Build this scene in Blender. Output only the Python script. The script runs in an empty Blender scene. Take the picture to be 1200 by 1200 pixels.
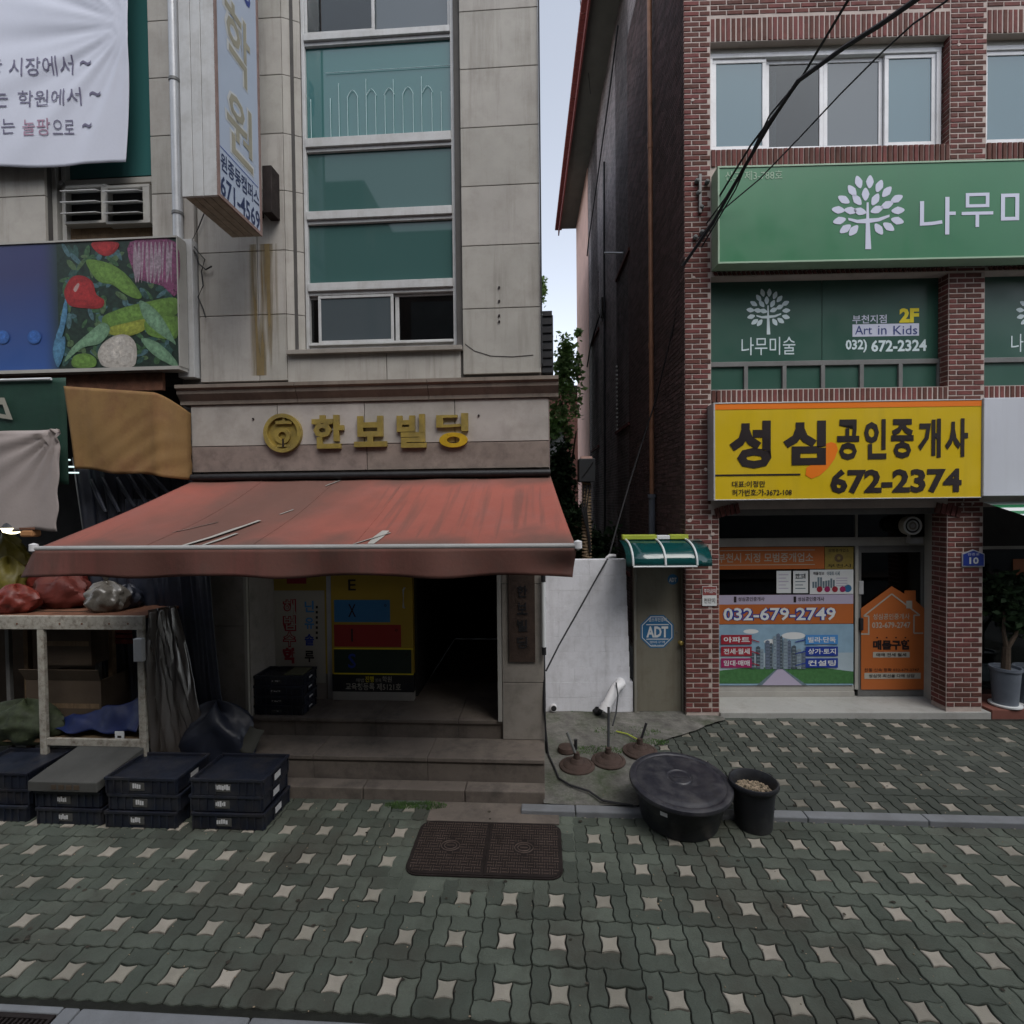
import bpy, bmesh, math, random
from mathutils import Vector, Matrix, noise as mnoise
R_ = math.radians
random.seed(7)
scn = bpy.context.scene
C = scn.collection
# ------------------------------------------------------------------ camera
CAM = Vector((0, 0, 2.8)); PITCH = R_(-1.15); ROLL = R_(0.6); FPX = 600.0
F = Vector((0, math.cos(PITCH), math.sin(PITCH)))
R0 = Vector((1, 0, 0)); U0 = R0.cross(F)
CR = math.cos(ROLL)*R0 - math.sin(ROLL)*U0
CU = math.sin(ROLL)*R0 + math.cos(ROLL)*U0
cd = bpy.data.cameras.new('camera'); cam = bpy.data.objects.new('camera', cd); C.objects.link(cam)
cam.matrix_world = Matrix(((CR.x, CU.x, -F.x, CAM.x), (CR.y, CU.y, -F.y, CAM.y), (CR.z, CU.z, -F.z, CAM.z), (0, 0, 0, 1)))
cd.sensor_width = 36; cd.lens = 18.0; cd.clip_start = 0.05; cd.clip_end = 2000
scn.camera = cam
# ------------------------------------------------------------------ world, sun, exposure
SUN_EL, SUN_AZ = 55, 150      # azimuth clockwise from +Y: behind the camera on the right, veiled by thin cloud
w = bpy.data.worlds.new('World'); scn.world = w; w.use_nodes = True
wn = w.node_tree.nodes; bg = wn['Background']
sky = wn.new('ShaderNodeTexSky'); sky.sky_type = 'NISHITA'; sky.sun_disc = False
sky.sun_elevation = R_(SUN_EL); sky.sun_rotation = R_(SUN_AZ); sky.air_density = 1.0; sky.dust_density = 1.2; sky.ozone_density = 1.5
hs = wn.new('ShaderNodeHueSaturation'); hs.inputs['Saturation'].default_value = 0.38
w.node_tree.links.new(sky.outputs[0], hs.inputs['Color']); w.node_tree.links.new(hs.outputs[0], bg.inputs[0])
bg.inputs[1].default_value = 0.15
sd = bpy.data.lights.new('sun', 'SUN'); sd.energy = 0.95; sd.angle = R_(35); sd.color = (1, .965, .92)
so = bpy.data.objects.new('sun', sd); C.objects.link(so)
sv = Vector((math.sin(R_(SUN_AZ))*math.cos(R_(SUN_EL)), math.cos(R_(SUN_AZ))*math.cos(R_(SUN_EL)), math.sin(R_(SUN_EL))))
so.rotation_euler = sv.to_track_quat('Z', 'Y').to_euler(); so.location = (0, -5, 20)
scn.view_settings.view_transform = 'Standard'; scn.view_settings.look = 'None'
scn.view_settings.exposure = 0.9; scn.view_settings.gamma = 1.0; scn.view_settings.use_curve_mapping = False
scn.cycles.max_bounces = 6; scn.cycles.diffuse_bounces = 3; scn.cycles.glossy_bounces = 3; scn.cycles.transparent_max_bounces = 12

# ------------------------------------------------------------------ survey frames
def ray(px, py):
    return (F + CR*((px-600)/FPX) + CU*((600-py)/FPX))
class Frame:
    """a wall's own axes: u along the wall to the right, w into the wall, z up"""
    def __init__(s, x, y, yaw):
        s.O = Vector((x, y, 0)); a = R_(yaw); s.a = a
        s.U = Vector((math.cos(a), -math.sin(a), 0)); s.W = Vector((math.sin(a), math.cos(a), 0))
    def loc(s, P):
        d = P - s.O; return Vector((d.dot(s.U), d.dot(s.W), P.z))
    def px(s, px, py, w=0.0):                    # point seen at px,py on the plane w
        r = ray(px, py); t = ((s.O - CAM).dot(s.W) + w)/r.dot(s.W)
        return s.loc(CAM + r*t)
    def u(s, px, py, w=0.0): return s.px(px, py, w).x
    def z(s, px, py, w=0.0): return s.px(px, py, w).z
    def onz(s, px, py, z=0.0):                   # point seen at px,py on a level surface
        r = ray(px, py); t = (z - CAM.z)/r.z; return s.loc(CAM + r*t)
    def onu(s, px, py, u):                       # point seen at px,py on a side wall
        r = ray(px, py); t = ((s.O - CAM).dot(s.U) + u)/r.dot(s.U); return s.loc(CAM + r*t)
    def rect(s, x0, y0, x1, y1, w=0.0):          # -> u0,u1,z0,z1
        xm, ym = (x0+x1)/2, (y0+y1)/2
        return s.u(x0, ym, w), s.u(x1, ym, w), s.z(xm, y1, w), s.z(xm, y0, w)
    def mw(s, o=(0, 0, 0)):
        p = s.O + s.U*o[0] + s.W*o[1] + Vector((0, 0, o[2]))
        return Matrix(((s.U.x, s.W.x, 0, p.x), (s.U.y, s.W.y, 0, p.y), (0, 0, 1, p.z), (0, 0, 0, 1)))
L = Frame(.315, 5.254, 3.5)      # stone building and street
B = Frame(2.185, 6.464, 1.3)     # brick building
ORG = {}; FR = {}
def props(o, label=None, cat=None, group=None, kind=None):
    if label: o['label'] = label
    if cat: o['category'] = cat
    if group: o['group'] = group
    if kind: o['kind'] = kind
    return o
def thing(fr, name, label, cat, org, group=None, kind=None):
    o = bpy.data.objects.new(name, None); C.objects.link(o); o.empty_display_size = .1
    o.matrix_world = fr.mw(org); ORG[o.name] = Vector(org); FR[o.name] = fr
    return props(o, label, cat, group, kind)
# ------------------------------------------------------------------ mesh builder (frame coordinates)
class MB:
    def __init__(s): s.v = []; s.f = []; s.m = []; s.mi = 0
    def add(s, vs, fs):
        n = len(s.v); s.v += [tuple(v) for v in vs]; s.f += [tuple(i+n for i in f) for f in fs]; s.m += [s.mi]*len(fs); return s
    def box(s, u0, u1, w0, w1, z0, z1):
        if u0 > u1: u0, u1 = u1, u0
        if w0 > w1: w0, w1 = w1, w0
        if z0 > z1: z0, z1 = z1, z0
        vs = [(u, w, z) for z in (z0, z1) for w in (w0, w1) for u in (u0, u1)]
        return s.add(vs, [(0, 2, 3, 1), (4, 5, 7, 6), (0, 1, 5, 4), (2, 6, 7, 3), (0, 4, 6, 2), (1, 3, 7, 5)])
    def quad(s, a, b, c, d): return s.add([a, b, c, d], [(0, 1, 2, 3)])
    def prism(s, poly, w0, w1):                  # poly of (u,z)
        n = len(poly)
        ar = sum(poly[i][0]*poly[(i+1) % n][1]-poly[(i+1) % n][0]*poly[i][1] for i in range(n))
        if ar < 0: poly = poly[::-1]
        return s.add([(u, w0, z) for u, z in poly]+[(u, w1, z) for u, z in poly],
                     [tuple(range(n)), tuple(range(2*n-1, n-1, -1))]+[(i, i+n, (i+1) % n+n, (i+1) % n) for i in range(n)])
    def prismu(s, poly, u0, u1):                 # poly of (w,z)
        n = len(poly)
        return s.add([(u0, a, b) for a, b in poly]+[(u1, a, b) for a, b in poly],
                     [tuple(range(n)), tuple(range(2*n-1, n-1, -1))]+[(i, i+n, (i+1) % n+n, (i+1) % n) for i in range(n)])
    def slab(s, poly, z0, z1):                   # poly of (u,w)
        n = len(poly)
        return s.add([(a, b, z0) for a, b in poly]+[(a, b, z1) for a, b in poly],
                     [tuple(range(n)), tuple(range(2*n-1, n-1, -1))]+[(i, i+n, (i+1) % n+n, (i+1) % n) for i in range(n)])
    def tube(s, pts, r, n=8, cap=True):
        P = [Vector(p) for p in pts]; rr = r if isinstance(r, (list, tuple)) else [r]*len(P)
        vs = []; up = Vector((0, 0, 1))
        for i, p in enumerate(P):
            d = (P[min(i+1, len(P)-1)]-P[max(i-1, 0)]).normalized()
            a = d.cross(up)
            if a.length < .05: a = d.cross(Vector((1, 0, 0)))
            a.normalize(); b = d.cross(a)
            vs += [p + (a*math.cos(2*math.pi*k/n)+b*math.sin(2*math.pi*k/n))*rr[i] for k in range(n)]
        fs = [(i*n+k, i*n+(k+1) % n, (i+1)*n+(k+1) % n, (i+1)*n+k) for i in range(len(P)-1) for k in range(n)]
        if cap: fs += [tuple(range(n-1, -1, -1)), tuple((len(P)-1)*n+k for k in range(n))]
        return s.add(vs, fs)
    def lathe(s, c, prof, n=28, sx=1, sy=1, tilt=None):
        vs = []
        for r, z in prof:
            for k in range(n):
                v = Vector((r*math.cos(2*math.pi*k/n)*sx, r*math.sin(2*math.pi*k/n)*sy, z))
                if tilt is not None: v = tilt @ v
                vs.append(v+Vector(c))
        m = len(prof)
        fs = [(i*n+k, i*n+(k+1) % n, (i+1)*n+(k+1) % n, (i+1)*n+k) for i in range(m-1) for k in range(n)]
        fs += [tuple(range(n-1, -1, -1)), tuple((m-1)*n+k for k in range(n))]
        return s.add(vs, fs)
    def sheet(s, nu, nv, fn):
        vs = [fn(i/nu, j/nv) for j in range(nv+1) for i in range(nu+1)]
        return s.add(vs, [(j*(nu+1)+i, j*(nu+1)+i+1, (j+1)*(nu+1)+i+1, (j+1)*(nu+1)+i) for j in range(nv) for i in range(nu)])
    def ell(s, cu, cz, ru, rz, w, n=20, ang=0, a0=0, a1=360):
        a = R_(ang); full = abs(a1-a0) >= 360; pts = []
        for k in range(n if full else n+1):
            t = R_(a0+(a1-a0)*k/n); x, y = ru*math.cos(t), rz*math.sin(t)
            pts.append((cu+x*math.cos(a)-y*math.sin(a), w, cz+x*math.sin(a)+y*math.cos(a)))
        return s.add(pts, [tuple(range(len(pts)))])
    def build(s, name, m, parent=None, fr=None, org=None, bevel=0, smooth=False, solid=0, **kw):
        if parent is not None: fr = FR[parent.name]; o0 = ORG[parent.name]
        else: o0 = Vector(org or (0, 0, 0))
        me = bpy.data.meshes.new(name)
        me.from_pydata([(a-o0.x, b-o0.y, c-o0.z) for a, b, c in s.v], [], s.f)
        for mm in (m if isinstance(m, (list, tuple)) else [m]): me.materials.append(mm)
        if max(s.m or [0]) > 0: me.polygons.foreach_set('material_index', s.m)
        if smooth: me.polygons.foreach_set('use_smooth', [True]*len(me.polygons))
        me.update()
        o = bpy.data.objects.new(name, me); C.objects.link(o)
        if parent is not None: o.parent = parent
        else: o.matrix_world = fr.mw(o0)
        ORG[o.name] = o0; FR[o.name] = fr
        if solid:
            md = o.modifiers.new('s', 'SOLIDIFY'); md.thickness = solid; md.offset = 0
        if bevel:
            md = o.modifiers.new('b', 'BEVEL'); md.width = bevel; md.segments = 2; md.limit_method = 'ANGLE'
        if smooth and not solid:
            me.set_sharp_from_angle(angle=R_(40))
        return props(o, **kw)
def bx(name, m, parent, u0, u1, w0, w1, z0, z1, bevel=0, **kw):
    return MB().box(u0, u1, w0, w1, z0, z1).build(name, m, parent, bevel=bevel, **kw)
def copy_tree(o, parent=None, mw=None):
    c = o.copy(); C.objects.link(c)
    if parent is not None: c.parent = parent
    if mw is not None: c.matrix_world = mw
    ORG[c.name] = ORG[o.name]; FR[c.name] = FR[o.name]
    for ch in list(o.children): copy_tree(ch, c)
    return c
# ------------------------------------------------------------------ materials
def mat(name, col, rough=.8, var=.25, scale=3.0, bump=.15, bscale=60, metal=0.0, spec=.35, rnd=0.0, dirt=None, streak=None, emit=None, coat=0):
    m = bpy.data.materials.new(name); m.use_nodes = True; nt = m.node_tree; N = nt.nodes; K = nt.links
    p = N['Principled BSDF']; p.inputs['Roughness'].default_value = rough; p.inputs['Metallic'].default_value = metal
    p.inputs['Specular IOR Level'].default_value = spec; p.inputs['Coat Weight'].default_value = coat
    tc = N.new('ShaderNodeTexCoord'); gp_ = N.new('ShaderNodeNewGeometry'); src_ = gp_.outputs['Position'] if rnd else tc.outputs['Object']
    def noise(sc, det=5, vec=None, ro=.6):
        n = N.new('ShaderNodeTexNoise'); n.inputs['Scale'].default_value = sc; n.inputs['Detail'].default_value = det; n.inputs['Roughness'].default_value = ro
        K.new(vec or src_, n.inputs['Vector']); return n.outputs['Fac']
    def ramp(x, a, b, lo=0.0, hi=1.0):
        r = N.new('ShaderNodeMapRange'); r.inputs['From Min'].default_value = a; r.inputs['From Max'].default_value = b
        r.inputs['To Min'].default_value = lo; r.inputs['To Max'].default_value = hi; K.new(x, r.inputs['Value']); return r.outputs[0]
    def mix(fac, a, b, mode='MIX'):
        x = N.new('ShaderNodeMix'); x.data_type = 'RGBA'; x.blend_type = mode
        for sock, v in ((x.inputs[0], fac), (x.inputs[6], a), (x.inputs[7], b)):
            if isinstance(v, bpy.types.NodeSocket): K.new(v, sock)
            elif isinstance(v, (int, float)): sock.default_value = v
            else: sock.default_value = (*v, 1)
        return x.outputs[2]
    base = mix(ramp(noise(scale), .3, .7), tuple(c*(1-var) for c in col), tuple(min(1, c*(1+var)) for c in col))
    if bscale: base = mix(ramp(noise(bscale*1.7, 3), .35, .65, 0, .35*min(1, var*3)), base, tuple(c*.55 for c in col))
    if rnd:
        oi = N.new('ShaderNodeObjectInfo'); ge = N.new('ShaderNodeNewGeometry')
        ad = N.new('ShaderNodeMath'); ad.operation = 'ADD'; K.new(oi.outputs['Random'], ad.inputs[0]); K.new(ge.outputs['Random Per Island'], ad.inputs[1])
        fr = N.new('ShaderNodeMath'); fr.operation = 'FRACT'; K.new(ad.outputs[0], fr.inputs[0])
        mu = N.new('ShaderNodeHueSaturation'); K.new(ramp(fr.outputs[0], 0, 1, 1-rnd, 1+rnd), mu.inputs['Value']); K.new(base, mu.inputs['Color'])
        K.new(ramp(fr.outputs[0], 1, 0, .49, .51), mu.inputs['Hue'])
        base = mu.outputs[0]
    if dirt:
        dc, amt, dsc = dirt; base = mix(ramp(noise(dsc, 8, ro=.7), .47, .68, 0, amt), base, dc)
    if streak:
        sc_, amt, ssc = streak; mp = N.new('ShaderNodeMapping'); mp.inputs['Scale'].default_value = (ssc, ssc, ssc*.07); K.new(src_, mp.inputs[0])
        base = mix(ramp(noise(1.0, 6, mp.outputs[0], .7), .5, .75, 0, amt), base, sc_)
    K.new(base, p.inputs['Base Color'])
    K.new(ramp(noise(scale*2.3, 4), .3, .7, max(0, rough-.1), min(1, rough+.1)), p.inputs['Roughness'])
    if bump:
        b = N.new('ShaderNodeBump'); b.inputs['Strength'].default_value = bump; b.inputs['Distance'].default_value = .01
        K.new(noise(bscale, 6), b.inputs['Height']); K.new(b.outputs[0], p.inputs['Normal'])
    if emit:
        p.inputs['Emission Color'].default_value = (*emit[0], 1); p.inputs['Emission Strength'].default_value = emit[1]
    return m
def glass_mat(name, tint, refl=.9, fac=.12, rough=.02, solid=None):
    m = bpy.data.materials.new(name); m.use_nodes = True; nt = m.node_tree; N = nt.nodes; K = nt.links
    out = N['Material Output']; N.remove(N['Principled BSDF'])
    gl = N.new('ShaderNodeBsdfGlossy'); gl.inputs['Color'].default_value = (refl, refl, refl, 1); gl.inputs['Roughness'].default_value = rough
    tr = N.new('ShaderNodeBsdfTransparent'); tr.inputs['Color'].default_value = (*tint, 1); body = tr.outputs[0]
    if solid:
        df = N.new('ShaderNodeBsdfDiffuse'); df.inputs['Color'].default_value = (*solid[0], 1)
        m2 = N.new('ShaderNodeMixShader'); m2.inputs[0].default_value = solid[1]; K.new(tr.outputs[0], m2.inputs[1]); K.new(df.outputs[0], m2.inputs[2]); body = m2.outputs[0]
    lw = N.new('ShaderNodeLayerWeight'); lw.inputs['Blend'].default_value = .25
    r = N.new('ShaderNodeMapRange'); r.inputs['To Min'].default_value = fac; r.inputs['To Max'].default_value = 1; K.new(lw.outputs['Fresnel'], r.inputs[0])
    tc = N.new('ShaderNodeTexCoord'); no = N.new('ShaderNodeTexNoise'); no.inputs['Scale'].default_value = .9; K.new(tc.outputs['Object'], no.inputs['Vector'])
    b = N.new('ShaderNodeBump'); b.inputs['Strength'].default_value = .05; K.new(no.outputs['Fac'], b.inputs['Height']); K.new(b.outputs[0], gl.inputs['Normal'])
    ms = N.new('ShaderNodeMixShader'); K.new(r.outputs[0], ms.inputs[0]); K.new(body, ms.inputs[1]); K.new(gl.outputs[0], ms.inputs[2])
    K.new(ms.outputs[0], out.inputs[0]); return m
M = {}
def mm(k, *a, **kw): M[k] = mat(k, *a, **kw)
GR = (.035, .033, .03)
mm('stone', (.38, .36, .325), .85, .10, 2.2, .12, 140, rnd=.07, streak=((.17, .15, .125), .55, 9), dirt=((.2, .18, .15), .25, 5))
mm('stone_band', (.38, .35, .32), .85, .12, 3, .12, 160, rnd=.05, dirt=((.17, .15, .12), .35, 4))
mm('stone_lower', (.24, .19, .165), .85, .18, 4, .2, 110, rnd=.05, dirt=((.1, .08, .07), .6, 7))
mm('cornice', (.20, .165, .135), .85, .2, 3, .15, 120, streak=((.07, .06, .05), .5, 8))
mm('joint', (.09, .085, .08), .95, .2)
mm('column', (.27, .245, .215), .85, .12, 3, .15, 120, dirt=((.1, .09, .07), .4, 5))
mm('step', (.15, .125, .105), .9, .2, 2.5, .2, 110, dirt=((.05, .045, .04), .7, 3))
mm('steel_white', (.50, .505, .50), .45, .08, 3, .05, 50, spec=.5, dirt=((.25, .23, .2), .35, 5), streak=((.25, .22, .18), .3, 14))
mm('alu', (.50, .51, .52), .4, .08, 4, .05, 50, metal=.3, dirt=((.2, .19, .17), .3, 8))
mm('alu_dark', (.17, .17, .165), .5, .15, 4, .05, 50, metal=.3)
mm('alu_beige', (.36, .35, .32), .5, .1, 4, .05, 50)
mm('print_blue', (.36, .41, .50), .35, .04, 1, 0, 0, spec=.5)
mm('sign_ink', (.02, .03, .08), .5, .1, 1, 0, 0)
mm('sign_grey', (.27, .25, .19), .5, .2, 3, 0, 0)
mm('slat_pale', (.30, .27, .21), .7, .2, 12, .2, 40, streak=((.16, .12, .07), .5, 20))
mm('rust', (.16, .07, .04), .8, .4, 10, .4, 50)
mm('brown_frame', (.22, .15, .13), .6, .2, 10, .1, 50)
mm('wood', (.15, .10, .055), .8, .3, 12, .3, 40, streak=((.06, .035, .02), .7, 30))
mm('gold', (.36, .27, .07), .42, .2, 10, .1, 60, metal=.35, dirt=((.2, .16, .07), .7, 6))
mm('gold_bright', (.62, .40, .03), .35, .15, 10, .1, 60, metal=.35)
mm('teal_glass_frame', (.4, .41, .42), .4, .1)
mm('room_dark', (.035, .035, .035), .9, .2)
mm('room_mid', (.14, .125, .10), .9, .2)
mm('black', (.018, .018, .02), .5, .3, 10, .1)
mm('black_rubber', (.02, .02, .022), .7, .3)
mm('tarp_navy', (.014, .017, .028), .45, .4, 5, .3, 12, spec=.5)
mm('crate', (.012, .015, .026), .42, .3, 8, .1, 60, spec=.5, rnd=.25, dirt=((.05, .045, .04), .5, 6))
mm('label_white', (.55, .55, .55), .6, .15)
mm('brick', (.125, .043, .035), .85, .22, 9, .35, 90, rnd=.30, dirt=((.09, .035, .03), .5, 4))
mm('mortar', (.47, .395, .355), .95, .18, 6, .3, 90, dirt=((.22, .17, .15), .5, 3))
mm('pvc_white', (.66, .66, .67), .35, .06, 3, 0, 0, spec=.5, dirt=((.35, .33, .3), .3, 4))
mm('green_sign', (.020, .155, .062), .4, .10, .8, 0, 0, spec=.5, streak=((.035, .13, .07), .35, 3))
mm('green_edge', (.30, .42, .30), .5, .1)
mm('film', (.028, .085, .062), .35, .1, .7, 0, 0, spec=.5)
mm('film_pale', (.45, .62, .62), .6, .05, 1, 0, 0)
mm('logo_white', (.60, .70, .72), .5, .05, 1, 0, 0)
mm('pale_lilac', (.58, .60, .72), .5, .05, 1, 0, 0)
mm('yellow_sign', (.58, .405, .008), .38, .07, .9, 0, 0, spec=.5, streak=((.42, .30, .02), .35, 4))
mm('yellow_text', (.75, .62, .02), .5, .03, 1, 0, 0)
mm('orange_print', (.40, .115, .03), .45, .05, 1, 0, 0)
mm('orange_bright', (.75, .18, .01), .45, .05, 1, 0, 0)
mm('ink', (.018, .012, .012), .5, .1, 1, 0, 0)
mm('ink_blue', (.03, .05, .2), .5, .1, 1, 0, 0)
mm('paper', (.6, .62, .62), .7, .05, 1, 0, 0)
mm('print_red', (.28, .02, .035), .5, .05, 1, 0, 0)
mm('print_plum', (.28, .02, .10), .5, .05, 1, 0, 0)
mm('print_sky', (.22, .34, .44), .5, .12, 5, 0, 0)
mm('print_navy', (.015, .04, .25), .5, .05, 1, 0, 0)
mm('print_azure', (.06, .22, .5), .5, .05, 1, 0, 0)
mm('print_green', (.05, .15, .05), .5, .2, 20, 0, 0)
mm('print_grey', (.12, .17, .2), .5, .2, 40, 0, 0)
mm('lilac_strip', (.40, .36, .47), .5, .05, 1, 0, 0)
mm('white_sign', (.52, .54, .59), .4, .04, 1, 0, 0, spec=.5, streak=((.4, .4, .42), .3, 5))
mm('olive_door', (.17, .16, .125), .5, .08, 2, .05, 40, spec=.4, dirt=((.1, .085, .06), .5, 4), streak=((.09, .075, .055), .5, 9))
mm('olive_frame', (.2, .19, .16), .5, .1)
mm('adt_blue', (.03, .13, .27), .4, .08, 6, 0, 0)
mm('paint_wall', (.66, .67, .71), .85, .07, 1.5, .3, 30, dirt=((.34, .34, .35), .4, 5), streak=((.3, .3, .3), .3, 6))
mm('concrete', (.15, .145, .13), .95, .45, 5, 1.0, 28, dirt=((.035, .05, .022), .95, 2.4), streak=((.05, .046, .04), .8, 4))
mm('concrete_pale', (.34, .34, .32), .9, .12, 2, .3, 80, dirt=((.18, .17, .15), .5, 4))
mm('kerb', (.19, .20, .21), .9, .1, 4, .3, 150, rnd=.12, dirt=((.12, .12, .12), .5, 3))
mm('paver', (.084, .098, .078), .92, .32, 1.3, .6, 70, rnd=.26, dirt=((.050, .044, .034), .85, .9), streak=((.035, .04, .03), .5, 3))
mm('paver_light', (.31, .285, .235), .9, .2, 2.2, .35, 110, rnd=.2, dirt=((.16, .145, .12), .5, 2.5))
mm('paver_worn', (.066, .074, .062), .92, .22, 2.0, .5, 110, rnd=.2, dirt=((.035, .042, .033), .75, .9))
mm('paver_light_worn', (.24, .22, .18), .9, .2, 6, .35, 110, rnd=.3, dirt=((.07, .075, .062), .9, 1.3))
mm('bed', (.014, .015, .011), 1, .4, 8, .5, 50)
mm('asphalt', (.05, .05, .05), .95, .2, 8, .4, 120)
mm('iron', (.12, .088, .075), .6, .3, 8, .3, 60, metal=.5, rnd=0)
mm('iron_dark', (.028, .021, .019), .7, .3, 8, .3, 60, metal=.4)
mm('tub', (.020, .020, .028), .42, .3, 5, .15, 60, spec=.5, dirt=((.085, .082, .08), .6, 5), streak=((.06, .058, .06), .5, 6))
mm('tub_body', (.016, .017, .021), .5, .25, 5, .08, 40, dirt=((.05, .05, .045), .6, 3))
mm('gravel', (.24, .19, .13), .9, .3, 60, .3, 60, rnd=.5)
mm('rusty_iron', (.058, .038, .03), .85, .35, 9, .5, 50, dirt=((.05, .03, .025), .7, 6))
mm('grey_pole', (.14, .145, .14), .6, .2)
mm('awning_bar', (.32, .32, .31), .5, .1)
mm('orange_cloth', (.23, .135, .05), .8, .12, 2, .15, 40, dirt=((.13, .045, .025), .7, 1.6), streak=((.12, .07, .035), .4, 5))
mm('beige_cloth', (.30, .26, .245), .85, .08, 1.5, .15, 30)
mm('banner', (.56, .58, .66), .6, .04, 1.0, .05, 20)
mm('banner_ink', (.14, .13, .2), .6, .1, 4, 0, 0)
mm('green_cloth', (.012, .045, .03), .7, .3, 2)
mm('letter_stone', (.3, .29, .24), .7, .2)
mm('white_paint_old', (.36, .34, .29), .7, .18, 12, .2, 60, dirt=((.09, .06, .04), .75, 16))
mm('card', (.065, .046, .03), .85, .12, 4, .1, 40)
mm('blue_tarp', (.008, .016, .07), .5, .3, 5, .2, 20)
mm('clear_bag', (.11, .10, .085), .3, .3, 8, .3, 15, spec=.6)
mm('fruit_red', (.16, .025, .018), .5, .4, 12, .1, 30, rnd=.4)
mm('fruit_yellow', (.13, .11, .02), .5, .3, 9, .1, 30)
mm('greens', (.02, .028, .012), .7, .5, 14, .3, 30, rnd=.4)
mm('lamp', (.9, .85, .6), .5, 0, 1, 0, 0, emit=((1, .9, .6), 3.0))
mm('reflect_strip', (.7, .8, .8), .3, 0, 1, 0, 0, emit=((.7, .9, .9), .6))
mm('grey_board', (.065, .065, .06), .8, .2)
mm('poster_yellow', (.36, .26, .045), .6, .08, 2, 0, 0)
mm('poster_paper', (.36, .34, .29), .7, .06, 1, 0, 0)
mm('door_yellow', (.40, .27, .03), .5, .06, 2, 0, 0)
mm('door_blue', (.04, .17, .36), .5, .06, 2, 0, 0)
mm('door_red', (.30, .025, .02), .5, .06, 2, 0, 0)
mm('door_green', (.015, .03, .02), .5, .06, 2, 0, 0)
mm('plaque_brown', (.05, .032, .024), .7, .4, 10, .3, 60)
mm('copper', (.34, .17, .10), .5, .2, 5, .1, 50, metal=.2)
mm('sunlit_pink', (.70, .45, .38), .9, .12, 2, .3, 40)  # pale pink stucco with the far wall's sunlight put into the colour
mm('fascia_red', (.24, .06, .055), .7, .35, 30, .3, 40)
mm('soffit', (.13, .13, .115), .9, .1, 2)
mm('canopy_frame', (.60, .63, .63), .5, .05)
mm('lime', (.36, .42, .05), .5, .15)
mm('bark', (.07, .05, .035), .95, .3, 10, .6, 40)
mm('leaf', (.26, .42, .15), .7, .35, 1.2, 0, 0, rnd=.45)
mm('leaf_dark', (.03, .06, .025), .75, .35, 1.2, 0, 0, rnd=.4)
mm('weed', (.05, .10, .025), .8, .4, 9, 0, 0, rnd=.3)
mm('pot_grey', (.13, .15, .18), .5, .12, 4, .05, 40)
mm('terracotta', (.16, .06, .045), .85, .15)
mm('wrap', (.34, .25, .16), .8, .3, 40, .5, 60)
mm('blind', (.46, .52, .56), .8, .1, 2, .1, 30)
mm('plastic_dark', (.03, .032, .035), .5, .2)
mm('stain', (.22, .16, .07), .9, .2, 6, .1, 60)
mm('peel', (.34, .33, .30), .9, .1)
M['glass_teal'] = glass_mat('glass_teal', (.03, .10, .10), .55, .12, .03, ((.05, .17, .165), .88))
M['glass_teal_dark'] = glass_mat('glass_teal_dark', (.03, .07, .07), .5, .05, .03, ((.055, .125, .118), .92))
M['glass_clear'] = glass_mat('glass_clear', (.45, .5, .5), .55, .07, .02)
M['glass_frost'] = glass_mat('glass_frost', (.35, .4, .42), .6, .10, .05, ((.12, .15, .165), .6))
M['glass_blue'] = glass_mat('glass_blue', (.2, .35, .4), .6, .10, .04, ((.14, .27, .32), .55))
M['canopy_sheet'] = glass_mat('canopy_sheet', (.03, .13, .14), .6, .06, .08, ((.01, .10, .10), .5))
for k_ in ('leaf', 'leaf_dark'):
    nt = M[k_].node_tree; N = nt.nodes; K = nt.links; p = N['Principled BSDF']; t_ = N.new('ShaderNodeBsdfTranslucent'); ms_ = N.new('ShaderNodeMixShader'); ms_.inputs[0].default_value = .45
    K.new(p.inputs['Base Color'].links[0].from_socket, t_.inputs['Color']); K.new(p.outputs[0], ms_.inputs[1]); K.new(t_.outputs[0], ms_.inputs[2]); K.new(ms_.outputs[0], N['Material Output'].inputs[0])
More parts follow.
